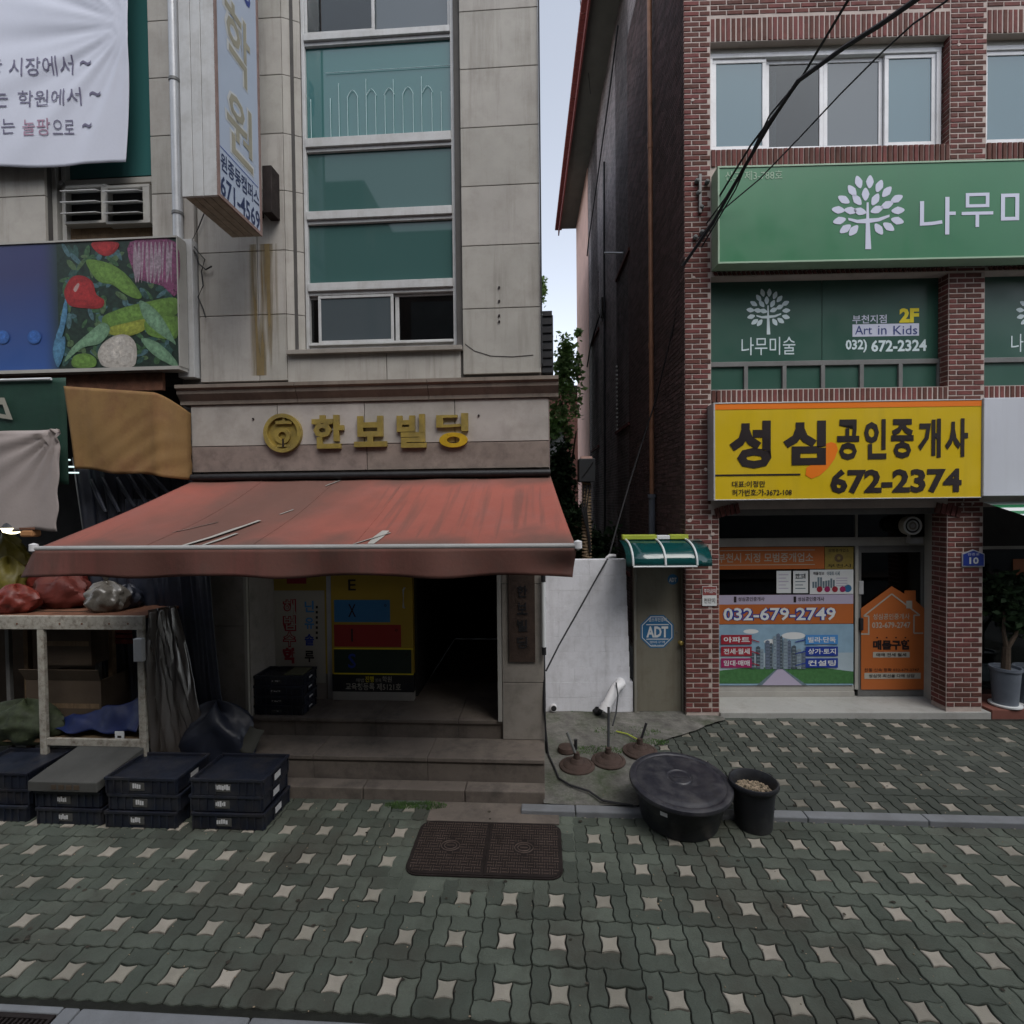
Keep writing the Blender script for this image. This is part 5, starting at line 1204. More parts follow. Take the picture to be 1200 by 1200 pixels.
cand.sort(key=lambda c: c[0])
# the largest looking ones are the soldiers and stretchers; keep 300 as objects
bmb = MB()
for i, (s_, u, z, w_, key) in enumerate(cand):
    if key not in cache: cache[key] = bmesh_of(*key)
    me, vs, fs = cache[key]
    du, dw, dzz = rr.uniform(-.0015, .0015), rr.uniform(-.003, .002), rr.uniform(-.0012, .0012)
    if i < 300:
        o = bpy.data.objects.new('brick', me); C.objects.link(o); o.parent = bb_; o.location = (u+du, w_+dw, z+dzz)
    else: bmb.add([(a+u+du, b+w_+dw, c+z+dzz) for a, b, c in vs], fs)
bmb.build('brickwork', M['brick'], bb_, kind='stuff')
# returns: brick ends in the reveals of each bay and along the side wall close by
ret = MB()
def return_course(u, w0, w1, z0, z1, face=-1):
    k = math.ceil((z0-.1)/PITCHZ)
    while .1+k*PITCHZ+BH < z1:
        z = .1+k*PITCHZ; cur = w0+(.0 if k % 2 else -.09)
        while cur < w1-.01:
            a, b = max(cur, w0), min(cur+BL, w1)
            if b-a > .02: ret.box(u-.006 if face < 0 else u, u if face < 0 else u+.006, a, b, z, z+BH)
            cur += BL+BG
        k += 1
return_course(uQ0-.0005, .013, .236, SILL+.01, ZSH-.02); return_course(uQ0-.0005, .013, .236, Z2b, Z2t); return_course(uQ0-.0005, .013, .15, Z3b, Z3t)
ret.build('return_bricks', M['brick'], bb_, kind='stuff')
ret = MB(); return_course(.0065, .0, 3.4, .1, 11.5); ret.build('side_bricks', mat('brick_side', (.10, .065, .062), .9, .25, 5, .3, 60, rnd=.35), bb_, kind='stuff')
# chips of mortar on the pier
mbc = MB(); rc_ = random.Random(8)
for x, y in ((813, 325), (820, 370), (848, 215), (832, 230), (838, 262), (827, 550), (1135, 33), (1124, 52), (812, 117), (1140, 590), (1128, 591), (808, 610), (835, 626)):
    p = B.px(x, y, -.004); r_ = rc_.uniform(.018, .035)
    mbc.add([(p.x+r_*rc_.uniform(.6, 1)*math.cos(q), -.0065, p.z+r_*rc_.uniform(.5, 1)*math.sin(q)) for q in [i*.9 for i in range(7)]], [tuple(range(7))])
mbc.build('mortar_chips', M['mortar'], bb_, kind='stuff')
# dentil row
dn = MB(); n = int((XR-1-uP1u)/.055)
for i in range(n):
    u = uP1u+.03+i*.058
    if uQ0-.05 < u < uQ1: continue
    dn.add([(u, -.02, Z2t+.052), (u+.03, -.02, Z2t+.052), (u+.05, -.02, Z2t+.012), (u+.02, -.02, Z2t+.012), (u, .02, Z2t+.052), (u+.03, .02, Z2t+.052), (u+.05, .02, Z2t+.012), (u+.02, .02, Z2t+.012)],
           [(3, 2, 1, 0), (0, 1, 5, 4), (2, 3, 7, 6), (1, 2, 6, 5), (3, 0, 4, 7)])
    dn.box(u, u+.035, -.03, .02, Z2s+.005, Z2s+.055)
dn.build('dentil_bricks', M['brick'], bb_, kind='stuff')
bx('dentil_ledge', M['mortar'], bb_, uP1u+.001, XR-1, -.012, .01, Z2t, Z2t+.01)
# --- side wall, eave and far pink part
wB = B.onu(691, 560, .0).y; wP = B.onu(677.5, 560, 0).y
sm = mat('side_brick', (.23, .19, .19), .9, .25, 3, .3, 60, dirt=((.10, .09, .09), .7, 1.6))
nt = sm.node_tree; N = nt.nodes; K = nt.links; p = N['Principled BSDF']; src = p.inputs['Base Color'].links[0].from_socket
tc = N.new('ShaderNodeTexCoord'); sx = N.new('ShaderNodeSeparateXYZ'); cx = N.new('ShaderNodeCombineXYZ'); K.new(tc.outputs['Object'], sx.inputs[0]); K.new(sx.outputs['Y'], cx.inputs['X']); K.new(sx.outputs['Z'], cx.inputs['Y'])
bt = N.new('ShaderNodeTexBrick'); K.new(cx.outputs[0], bt.inputs['Vector']); bt.inputs['Scale'].default_value = 1; bt.inputs['Brick Width'].default_value = .2; bt.inputs['Row Height'].default_value = PITCHZ; bt.inputs['Mortar Size'].default_value = .005
bt.inputs['Color1'].default_value = (.7, .7, .7, 1); bt.inputs['Color2'].default_value = (1.15, 1.1, 1.1, 1); bt.inputs['Mortar'].default_value = (1.7, 1.9, 1.9, 1)
x = N.new('ShaderNodeMix'); x.data_type = 'RGBA'; x.blend_type = 'MULTIPLY'; x.inputs[0].default_value = 1; K.new(src, x.inputs[6]); K.new(bt.outputs['Color'], x.inputs[7]); K.new(x.outputs[2], p.inputs['Base Color'])
zz = lambda px, py: B.onu(px, py, 0)
wins = []
for (xa, ya, xb, yb) in ((737, 222, 722, 335), (737, 412, 722, 500), (701, 335, 692.5, 400), (701, 462, 692.5, 540), (737, 560, 722, 640)):
    a = zz(xa, ya); c = zz(xb, ya); zb_ = zz(xa, yb).z
    wins.append((a.y, c.y, zz(xa, ya).z-(zz(xa, ya).z-zb_), zz(xa, ya).z))
wins = [(a, b, (7.55, 4.3, 7.4, 4.3, 1.4)[i], (9.0, 5.75, 8.95, 5.75, 2.6)[i]) for i, (a, b, _, _) in enumerate(wins)]
cols = sorted(set((round(a, 3), round(b, 3)) for a, b, _, _ in wins))
mb = MB(); cur = .24
edges = []
for a, b in cols:
    mb.box(.012, .25, cur, a, 0, ZW)
    zs = sorted((z0, z1) for (q, r, z0, z1) in wins if abs(q-a) < .01); zc_ = 0
    for z0, z1 in zs: mb.box(.012, .25, a, b, zc_, z0); zc_ = z1
    mb.box(.012, .25, a, b, zc_, ZW); cur = b
mb.box(.012, .25, cur, wB, 0, ZW)
mb.build('side_wall', sm, bb_)
bx('far_wall', M['sunlit_pink'], bb_, -.0, .25, wB+.001, wP, 0, ZW)
for (a, b, z0, z1) in wins:
    fr_ = bx('side_window', M['pvc_white'], bb_, .10, .13, a, a+.05, z0, z1); bx('frame', M['pvc_white'], fr_, .10, .13, b-.05, b, z0, z1); bx('frame', M['pvc_white'], fr_, .10, .13, a+.051, b-.051, z1-.05, z1); bx('frame', M['pvc_white'], fr_, .10, .13, a+.051, b-.051, z0, z0+.05)
    bx('pane', M['glass_clear'], fr_, .112, .118, a+.05, b-.05, z0+.05, z1-.05); bx('sill', M['brick'], fr_, -.03, .1, a-.04, b+.04, z0-.06, z0-.001)
    bx('room', M['room_dark'], fr_, .6, .65, a-.2, b+.2, z0-.2, z1+.2)
# louvre fins edge like small teeth beside the windows
for xa, ya, yb in ((723.5, 437, 500), ):
    t_ = MB(); q0 = zz(xa, ya)
    for k in range(16): t_.box(-.035, .0, q0.y-.03, q0.y+.03, 4.3+k*.09, 4.34+k*.09)
    t_.build('ventilation_teeth', M['alu_beige'], bb_, kind='stuff')
# open sash and stay of the upper side window
a = zz(730, 300); MB().tube([(.0, a.y, 7.75), (-.28, a.y+.5, 8.0)], .022, 6).build('stay', M['alu'], bb_)
# eave
ov = B.onu(657, 300, 0); uev = -.64
bx('eave_soffit', M['soffit'], bb_, uev+.04, .3, -.55, wP+.15, ZW, ZW+.05)
bx('eave_soffit', M['soffit'], bb_, .3001, XR, -.55, .3, ZW, ZW+.05)
yv = -.55; k = 0
while yv < wP+.1:
    bx('roof_tile', M['fascia_red'], bb_, uev-.12, uev+.14, yv+.01, yv+.44, ZW+.051, ZW+.13, bevel=.02); bx('fascia', M['fascia_red'], bb_, uev, uev+.0395, yv+.001, yv+.449, ZW-.14, ZW+.05); yv += .45
bx('roof', M['fascia_red'], bb_, uev+.15, XR, -.5, wP, ZW+.131, ZW+.3)
# downpipes and side cables
def zline(px, y0, y1, u): a, b = B.onu(px, y0, u), B.onu(px, y1, u); return a, b
a = B.onu(764, 600, -.07); cp = thing(B, 'copper_downpipe', 'long brown downpipe running the full height of the dark side wall', 'drainpipe', (-.07, a.y, 2.6))
zc0 = B.onu(764, 602, -.07).z
for z0, z1 in ((zc0+.30, 5.2), (5.2, 8.2), (8.2, 12.8)):
    MB().tube([(-.07, a.y, z0+.003), (-.07, a.y, z1)], .035, 10).build('pipe', M['copper'], cp, smooth=True); MB().tube([(-.07, a.y, z1-.08), (-.07, a.y, z1)], .043, 10).build('collar', M['copper'], cp, smooth=True)
MB().tube([(-.07, a.y, zc0-.5), (-.07, a.y, zc0+.24)], .05, 10).build('lower_pipe', M['pot_grey'], cp, smooth=True); MB().tube([(-.07, a.y, zc0+.241), (-.07, a.y, zc0+.30)], .065, 10).build('socket', M['pot_grey'], cp, smooth=True)
def wallcable(label, pts, u, r=.02, m='black_rubber'):
    P = [B.onu(x, y, u) for x, y in pts]
    return MB().tube([tuple(q) for q in P], r, 6).build('cable', M[m], None, B, tuple(P[0]), label=label, cat='cable')
wallcable('straight black cable running vertically down the dark side wall', [(708, 190), (708, 300), (708.5, 420), (709, 640)], -.04, .028)
wallcable('thin black cable slanting across the dark side wall beside the vertical cable', [(724, 30), (714, 110), (700, 210), (690, 280), (688, 300)], -.04, .018)
wallcable('black cable crossing low over the side wall windows', [(708, 355), (700, 378), (692, 405), (688, 430)], -.04, .02)
jb = B.onu(706, 362, -.05); q = thing(B, 'cable_bracket', 'small black bracket with cable loops high on the side wall', 'bracket', (-.05, jb.y, jb.z))
bx('plate', M['iron_dark'], q, -.09, -.0, jb.y-.1, jb.y+.1, jb.z-.2, jb.z+.25); 
for k in range(3): MB().tube([(-.06, jb.y, jb.z-.1-.1*k), (-.12, jb.y-.5, jb.z-.12-.1*k)], .015, 5).build('spike', M['iron_dark'], q)
# --- 3F windows
W3_ = .10
def fourlight(ua, ub, z0, z1, label=None, xs=None, panes=('glass_blue', 'glass_clear', 'glass_frost', 'glass_blue')):
    o = MB(); f = .055
    o.box(ua, ub, W3_, W3_+.12, z0, z0+f); o.box(ua, ub, W3_, W3_+.12, z1-f, z1); o.box(ua, ua+f, W3_, W3_+.12, z0+f, z1-f); o.box(ub-f, ub, W3_, W3_+.12, z0+f, z1-f)
    fo = o.build('window_frame', M['pvc_white'], bb_, bevel=.004)
    n = 4; xs = xs or [ua+f+(ub-ua-2*f)*i/n for i in range(n+1)]
    for i in range(n):
        a, b = xs[i], xs[i+1]; dw = .02 if i in (0, 3) else .055; g_ = .05; zA, zB = z0+f+.002, z1-f-.002
        s_ = MB(); s_.box(a, b, W3_+dw, W3_+dw+.03, zA, zA+g_); s_.box(a, b, W3_+dw, W3_+dw+.03, zB-g_, zB); s_.box(a, a+g_, W3_+dw, W3_+dw+.03, zA+g_, zB-g_); s_.box(b-g_, b, W3_+dw, W3_+dw+.03, zA+g_, zB-g_)
        so_ = s_.build('sash', M['pvc_white'], fo, bevel=.003)
        MB().box(a+g_, b-g_, W3_+dw+.012, W3_+dw+.017, zA+g_, zB-g_).build('pane', M[panes[i]], bb_)
    for i in (0, 1, 3):
        a = xs[i]+(.14 if i < 3 else .62*(xs[4]-xs[3])+.05); bx('inner_bar', M['paper'], bb_, a, a+.05, W3_+.16, W3_+.19, z0+.1, z1-.12)
zA3, zB3 = Z3b+.01, Z3t-.06
fourlight(uP1u+.01, uQ0-.03, zA3, zB3, xs=[uP1u+.065]+[Bu(x, 110, W3_) for x in (899, 968, 1038)]+[uQ0-.085])
fourlight(uQ1+.01, uQ1+2.9, zA3, zB3, panes=('glass_blue', 'glass_frost', 'glass_clear', 'glass_blue'))
bx('head_filler', M['alu_beige'], bb_, uP1u, uQ0, W3_, W3_+.1, zB3, Z3t); bx('head_filler', M['alu_beige'], bb_, uQ1, XR, W3_, W3_+.1, zB3, Z3t)
bx('curtain', M['blind'], bb_, uP1u, Bu(900, 110, .5), .4, .42, zA3, zB3); bx('curtain', M['blind'], bb_, Bu(1040, 110, .4), XR, .4, .42, zA3, zB3)
bx('room', mat('room_brown', (.10, .065, .05), .9, .2), bb_, uP0+.3, XR, 1.0, 1.05, Z2b, ZW-.2)
bx('floor_slab', M['room_mid'], bb_, uP1u, XR, .241, 1.0, Z3b-.3, Z3b-.02)
# --- 2F filmed windows
W2_ = .13
zmid = B.z(970, 425, W2_)
def film(ua, ub):
    pn = bx('film_pane', M['film'], bb_, ua, (ua+ub)/2-.004, W2_+.03, W2_+.04, zmid+.03, Z2t-.0); bx('film_pane', M['film'], bb_, (ua+ub)/2+.004, ub, W2_+.03, W2_+.04, zmid+.03, Z2t-.0)
    o = MB(); o.box(ua, ub, W2_, W2_+.06, zmid-.03, zmid+.03); o.box(ua, ub, W2_, W2_+.06, Z2b, Z2b+.03); xs = [ua+(ub-ua)*i/6 for i in range(7)]
    for x_ in xs: o.box(max(ua, x_-.025), min(ub, x_+.025), W2_+.001, W2_+.055, Z2b+.03, zmid-.03)
    o.build('window_frame', M['alu_dark'], bb_, bevel=.003)
    for a, b in zip(xs, xs[1:]): bx('lower_pane', M['film'], bb_, a+.025, b-.025, W2_+.03, W2_+.04, Z2b+.03, zmid-.03)
film(uP1u+.003, uQ0-.003); film(uQ1+.003, XR-1)
def film_logo(x0, y0, x1, y1, tx0, ty0, tx1, ty1, label):
    p_ = B.px((x0+x1)/2, y1, W2_); t = thing(B, 'window_logo', label, 'logo', (p_.x, W2_+.028, p_.z))
    tree_logo(B, x0, y0, x1, y1, W2_+.027, M['logo_white'], t); word('나무미술', B, tx0, ty0, tx1, ty1, W2_+.027, M['logo_white'], t, .0)
film_logo(875, 338, 926, 392, 869, 395, 932, 416, 'pale leafy tree logo on the left dark green window film over the yellow sign')
film_logo(1191, 338, 1242, 392, 1185, 391, 1248, 412, 'pale leafy tree logo on the window right of the middle brick pier')
p_ = B.px(1040, 400, W2_); t = thing(B, 'window_print', 'window lettering with a yellow 2F and a phone number on the green film', 'lettering', (p_.x, W2_+.028, p_.z))
word('부천지점', B, 999, 369, 1039, 379, W2_+.027, M['pale_lilac'], t, .01); word('2F', B, 1054, 361, 1077, 378, W2_+.027, M['yellow_text'], t, .05)
pr('strip', B, 999, 379.5, 1077, 394, W2_+.028, M['pale_lilac'], t); [word(q_, B, a_, 381.5, b_, 392, W2_+.025, M['ink_blue'], t, .0) for q_, a_, b_ in (('Art', 1002, 1022), ('in', 1029, 1039), ('Kids', 1047, 1075))]; word('032)', B, 991, 398, 1016, 413, W2_+.027, M['logo_white'], t, .03); word('672-2324', B, 1021, 398, 1086, 412, W2_+.027, M['logo_white'], t, .03)
# --- green signboard
GW = -.22
gu0_, gu1_ = B.u(841, 250, GW), 6.6; gz1, gz0 = B.z(1000, 191, GW), B.z(1000, 306, GW)
gsn = thing(B, 'green_signboard', 'long green shop signboard with a white tree emblem and Korean name', 'sign', ((gu0_+gu1_)/2, GW, gz0))
bx('box', M['green_sign'], gsn, gu0_+.02, gu1_, GW+.003, -.02, gz0+.02, gz1-.02)
mb = MB(); mb.box(gu0_, gu1_, GW-.006, -.015, gz1-.022, gz1); mb.box(gu0_, gu1_, GW-.006, -.015, gz0, gz0+.022); mb.box(gu0_, gu0_+.022, GW-.006, -.015, gz0+.022, gz1-.022); mb.build('frame', M['green_edge'], gsn, bevel=.003)
tree_logo(B, 975, 205, 1060, 292, GW-.001, M['pale_lilac'], gsn)
word('신고 제3-788호', B, 850, 200, 917, 211, GW-.001, M['green_edge'], gsn, .0)
for ch, x0, x1, y0, y1 in (('나', 1078, 1120, 231, 275), ('무', 1127, 1164, 226, 266), ('미', 1173, 1208, 222, 270), ('술', 1215, 1255, 222, 270)): word(ch, B, x0, y0, x1, y1, GW-.001, M['pale_lilac'], gsn, .006, 0, 'letter')
# --- yellow signboard
YW = -.20
yu0, yu1 = B.u(836, 530, YW), B.u(1150, 525, YW); yz1, yz0 = B.z(990, 470, YW), B.z(990, 585, YW)
ys = thing(B, 'yellow_signboard', 'yellow real estate signboard with black Korean lettering and phone number over the shop', 'sign', ((yu0+yu1)/2, YW, yz0))
bx('box', M['yellow_sign'], ys, yu0+.02, yu1, YW+.003, -.01, yz0+.012, yz1-.012)
mb = MB(); mb.box(yu0-.0, yu0+.019, YW-.006, -.005, yz0, yz1); mb.box(yu0+.02, yu1, YW-.006, -.005, yz0, yz0+.012); mb.box(yu0+.02, yu1, YW-.006, -.005, yz1-.012, yz1); mb.build('frame', M['alu'], ys, bevel=.002)
yo = B.z(990, 478, YW); MB().quad((yu0+.02, YW-.0005, yo), (yu1, YW-.0005, yo), (yu1, YW-.0005, yz1-.012), (yu0+.02, YW-.0005, yz1-.012)).build('orange_band', M['orange_bright'], ys)
prp('orange_swoosh', B, [(968, 520), (974, 518), (980, 520), (982, 527), (978, 538), (970, 549), (961, 557), (951, 561), (944, 557), (945, 548), (952, 544), (962, 537), (968, 528)], YW-.0008, M['orange_bright'], ys)
for ch, x0, x1, y0, y1 in (('성', 855, 904, 493, 549), ('심', 918, 968, 493, 545)): word(ch, B, x0, y0, x1, y1, YW-.003, M['ink'], ys, .045, 0, 'letter')
for i, ch in enumerate('공인중개사'): word(ch, B, 981+i*31.7, 491.5-i*.3, 1007+i*31.9, 539-i*.9, YW-.003, M['ink'], ys, .035, 0, 'letter')
word('672-2374', B, 973, 549, 1127, 578, YW-.003, M['ink'], ys, .04)
pr('rule', B, 838, 555.5, 938, 557.5, YW-.002, M['ink'], ys)
word('대표:이정만', B, 858, 563.5, 897, 571, YW-.003, M['ink'], ys, .015); word('허가번호:가-3672-108', B, 858, 573, 928, 581, YW-.003, M['ink'], ys, .015)
# --- blank white signboard
wu0 = yu1+.012; ws = thing(B, 'white_signboard', 'blank pale signboard butted against the right end of the yellow sign', 'sign', (wu0+1, YW, yz0))
bx('box', M['white_sign'], ws, wu0, 6.6, YW-.02, -.01, yz0+.02, yz1+.01, bevel=.006)
# --- pier bracket / insulators
br_ = thing(B, 'wire_bracket', 'grey cable bracket with insulators fixed high on the left brick pier', 'bracket', (B.u(820, 225), -.03, B.z(820, 260)))
for x, y in ((817, 212), (829, 213), (819, 226), (822, 243), (815, 278), (823, 272)):
    p_ = B.px(x, y, -.03); MB().lathe((p_.x, -.03, p_.z), [(.012, -.03), (.03, -.015), (.022, .0), (.03, .012), (.012, .03)], 10, tilt=Matrix.Rotation(R_(90), 3, 'X')).build('insulator', M['grey_pole'], br_, smooth=True)
a, b = B.px(820, 205, -.02), B.px(820, 250, -.02); bx('bar', M['alu_dark'], br_, a.x-.015, a.x+.015, -.045, -.008, b.z, a.z)
# --- shop front
SW = .50; sz = SILL
bx('shop_sill', M['concrete_pale'], bb_, uP1+.002, Bu(1160, 836), -.02, SW+.2, -.02, sz, bevel=.008)
bx('red_sill', M['terracotta'], bb_, Bu(1161, 836), XR, -.02, SW+.2, -.02, sz+.03, bevel=.006)
ug0, ug1 = uP1+.003, B.u(1086, 720, SW); umul = B.u(1004, 720, SW)
bx('side_panel', M['alu_beige'], bb_, ug1, uQ0+.1, .2405, SW, sz, ZSH, bevel=.003)
bx('head_beam', M['alu_dark'], bb_, uP1-.1, uQ0, .12, SW+.1, B.z(970, 604, SW)+.02, ZSH+.1)
bx('shop_side', M['room_dark'], bb_, uP1-.06, uP1+.002, .2405, SW+.4, sz, ZSH)
zt1, zt2 = B.z(970, 630, SW), B.z(970, 640, SW)
mb = MB()
mb.box(ug0, ug1, SW, SW+.06, zt2, zt1); mb.box(umul-.025, umul+.02, SW-.005, SW+.06, sz+.1, zt2); mb.box(umul-.015, umul+.012, SW, SW+.06, zt1, B.z(970, 604, SW)+.02)
mb.box(ug0, umul-.025, SW, SW+.06, sz+.0, sz+.07); mb.box(ug0, umul-.025, SW+.01, SW+.06, sz+.07, sz+.16)
mb.build('shopfront_frame', M['alu_beige'], bb_, bevel=.003)
bx('window_pane', M['glass_clear'], bb_, ug0, umul-.016, SW+.02, SW+.026, zt1+.001, B.z(970, 604, SW)+.02); bx('window_pane', M['glass_clear'], bb_, umul+.013, ug1, SW+.02, SW+.026, zt1+.001, B.z(970, 604, SW)+.02)
bx('window_pane', M['glass_clear'], bb_, ug0, umul-.026, SW+.02, SW+.026, sz+.16, zt2-.001)
sdo = thing(B, 'shop_door', 'dark aluminium framed glass shop door with an orange house shaped poster', 'door', ((umul+ug1)/2, SW, sz))
da, db = umul+.022, ug1-.002; zd = zt2-.002
mb = MB(); f = .07
mb.box(da, db, SW+.005, SW+.045, sz+.005, sz+.16); mb.box(da, db, SW+.005, SW+.045, zd-.09, zd); mb.box(da, da+f*.6, SW+.005, SW+.045, sz+.16, zd-.09); mb.box(db-f, db, SW+.005, SW+.045, sz+.16, zd-.09)
mb.build('frame', M['alu_dark'], sdo, bevel=.003); bx('pane', M['glass_clear'], sdo, da+f*.6, db-f, SW+.02, SW+.027, sz+.16, zd-.09)
p_ = B.px(1010, 731, SW-.02); bx('handle', M['black'], sdo, p_.x-.03, p_.x+.02, SW-.03, SW+.004, p_.z-.09, p_.z+.08, bevel=.01); p_ = B.px(1010, 688, SW-.02); bx('lock_plate', M['alu'], sdo, p_.x-.03, p_.x+.03, SW-.012, SW+.004, p_.z-.1, p_.z+.08, bevel=.004)
# interior
bx('room', M['room_mid'], bb_, uP1-.05, uQ0+.2, 2.4, 2.45, sz, ZSH+.2); bx('room_ceiling', M['room_mid'], bb_, uP1-.05, uQ0+.2, SW+.1, 2.4, ZSH+.01, ZSH+.05); bx('room_floor', M['room_mid'], bb_, uP1-.05, uQ0+.2, SW+.2, 2.4, 0, sz-.01)
bx('room_side', M['room_dark'], bb_, uQ0+.2, uQ0+.25, SW, 2.4, sz, ZSH+.2); bx('room_side', M['room_dark'], bb_, uP1-.06, uP1-.051, SW+.41, 2.4, sz, ZSH+.2)
bl_ = thing(B, 'vertical_blind', 'brown vertical slat blind behind the shop window', 'blind', (B.u(880, 690, SW+.1), SW+.1, 1.5))
for k in range(13): x_ = B.u(874+k*2.9, 690, SW+.1); bx('slat', M['room_mid'], bl_, x_, x_+.014, SW+.10, SW+.115, 1.0, B.z(880, 668, SW+.1))
# --- posters on the glass
PW = SW-.004
def poster(name, label, box, m, cat='poster'):
    u0, u1, z0, z1 = B.rect(*box, PW); t = thing(B, name, label, cat, ((u0+u1)/2, PW, z0)); bx('sheet', M[m], t, u0, u1, PW-.001, PW+.002, z0, z1); return t
w1_, w2_, w3_ = PW-.0025, PW-.0045, PW-.0065
t = poster('orange_banner_poster', 'orange strip poster with white Korean line across the top of the shop window', (842, 641, 966, 667), 'orange_print')
pr('rule', B, 842, 644.5, 955, 645.3, w1_, M['poster_paper'], t); pr('rule', B, 842, 661.5, 955, 662.3, w1_, M['poster_paper'], t); word('부천시 지정 모범중개업소', B, 841, 648, 953, 659, w1_, M['poster_paper'], t, .015)
t = poster('bronze_notice', 'small bronze notice with an emblem right of the orange strip poster', (966.6, 641, 1000, 667), 'plaque_bronze' if 'plaque_bronze' in M else 'gold', 'notice')
word('모범중개업소', B, 971, 643, 995, 647, w1_, M['ink'], t, .01); ring(B, 983, 654, 5, 2, w1_, w1_+.001, M['wood'], t, 'emblem'); word('부천시', B, 970, 661, 997, 665, w1_, M['ink'], t, .01)
for i, (x0, x1) in enumerate(((910, 927), (929.5, 947))):
    t = poster('white_notice', ('left of two' if i == 0 else 'right of two')+' small white notices under the orange strip poster', (x0, 669, x1, 695), 'paper', 'notice')
    for k in range(5): pr('line', B, x0+2.5, 673+k*4, x1-3-(k % 2)*3, 674+k*4, w1_, M['print_grey'] if i else M['lilac_strip'], t)
    if i:
        for dx in (3, 10): word('안내'[dx > 3], B, x0+dx, 672, x0+dx+4.5, 678, w2_, M['ink'], t, .02)
t = poster('photo_leaflet', 'busy leaflet with small pink pictures at the right end of the shop window notices', (949, 667.5, 1000, 696), 'paper', 'leaflet')
rr = random.Random(2)
word('매물정보', B, 953, 670, 966, 674, w1_, M['ink'], t, .02); word('아파트 시세', B, 969, 669.5, 984, 674.5, w1_, M['print_grey'], t, .03)
for k in range(9): x_ = 952+k*3; pr('picture_tower', B, x_, 676+rr.uniform(0, 6), x_+2.3, 689, w1_, M['print_grey'], t)
for k, x_ in enumerate((957, 966, 975, 984)): u0, u1, z0, z1 = B.rect(x_, 687, x_+7, 694, w2_); MB().ell((u0+u1)/2, (z0+z1)/2, (u1-u0)/2, (z1-z0)/2, w2_, 12).build('picture_spot', M['print_plum'] if k % 2 else M['print_red'], t)
for k in range(4): pr('line', B, 980, 677+k*3, 993, 678+k*3, w1_, M['lilac_strip'], t)
u0, u1, z0, z1 = B.rect(989, 685, 998, 694, w1_); MB().ell((u0+u1)/2, (z0+z1)/2, (u1-u0)/2, (z1-z0)/2, w1_, 14).build('round_seal', M['adt_blue'], t)
t = poster('phone_poster', 'orange phone number poster below a lilac name strip on the shop window', (842, 697, 1000, 731), 'orange_print')
pr('strip', B, 842, 697, 1000, 708, w1_, M['lilac_strip'], t)
for x_ in (860, 930): word('성심공인중개사', B, x_+5, 699.5, x_+36, 704.5, w2_, M['ink'], t, .015); pr('mark', B, x_, 699, x_+3, 706, w2_, M['ink'], t)
word('032-679-2749', B, 847, 711.5, 980, 728, w2_, M['print_navy'], t, .075); word('032-679-2749', B, 847.7, 712, 979.3, 727.2, w3_, M['paper'], t, .02)
t = poster('city_poster', 'large poster of grey tower blocks beside a road with red and blue word tags', (842, 731.6, 1000, 803), 'print_sky')
pr('haze', B, 842, 765, 1000, 790, w1_, mat('poster_pale_sky', (.34, .42, .47), .5, .1, 3, 0, 0), t)
for x_, y_, r_ in ((930, 745, 14), (905, 752, 10), (965, 752, 16), (880, 740, 9)): u0, u1, z0, z1 = B.rect(x_-r_, y_-r_*.3, x_+r_, y_+r_*.3, w1_+.0006); MB().ell((u0+u1)/2, (z0+z1)/2, (u1-u0)/2, (z1-z0)/2, w1_+.0006, 14).build('cloud', M['paper'], t)
prp('lawn', B, [(842, 786), (880, 782), (960, 782), (1000, 787), (1000, 801), (842, 801)], w2_+.0005, M['print_green'], t)
prp('road', B, [(911, 783), (917, 783), (945, 803), (888, 803)], w2_, M['lilac_strip'], t)
prp('road_edge', B, [(911, 783), (912.5, 783), (893, 803), (887, 803)], w2_-.0005, M['print_grey'], t); prp('road_edge', B, [(915.5, 783), (917, 783), (946, 803), (940, 803)], w2_-.0005, M['print_grey'], t)
tw = [mat('tower_'+n_, c_, .6, .25, 60, 0, 0) for n_, c_ in (('a', (.06, .08, .10)), ('b', (.2, .26, .3)), ('c', (.11, .14, .2)))]
for k, (x_, y_, wd) in enumerate(((886, 757, 5), (891, 760, 4), (897, 750, 5), (902, 753, 3), (906, 745, 4), (910, 742, 4), (914, 745, 3), (918, 748, 5), (923, 750, 4), (928, 756, 5), (934, 760, 5), (940, 762, 4), (880, 765, 4))):
    prp('tower', B, [(x_, y_+1.5), (x_+wd/2, y_), (x_+wd, y_+1.5), (x_+wd, 784), (x_, 784)], w3_-.0004*k, tw[k % 3], t)
    for q in range(int((782-y_)/4)): pr('floor_line', B, x_+.6, y_+4+q*4, x_+wd-.6, y_+4.9+q*4, w3_-.0004*k-.0003, tw[(k+1) % 3], t)
for i, (s1, s2) in enumerate((('아파트', '빌라·단독'), ('전세·월세', '상가·토지'), ('임대·매매', '컨설팅'))):
    y_ = 744+i*13.7
    pr('tag', B, 845, y_, 881, y_+11, PW-.013, M['print_red' if i < 2 else 'print_plum'], t); word(s1, B, 848, y_+2.3, 878.5, y_+9, PW-.015, M['paper'], t, .02)
    pr('tag', B, 944, y_, 982, y_+11, PW-.013, M['print_azure' if i == 0 else 'print_navy'], t); word(s2, B, 947, y_+2.3, 979.5, y_+9, PW-.015, M['paper'], t, .02)
    prp('pointer', B, [(881, y_+5), (881, y_+6.2), (890, y_+9), (890, y_+8)], PW-.013, M['print_red'], t); prp('pointer', B, [(944, y_+5), (944, y_+6.2), (932, y_+9), (932, y_+8)], PW-.013, M['print_navy'], t)
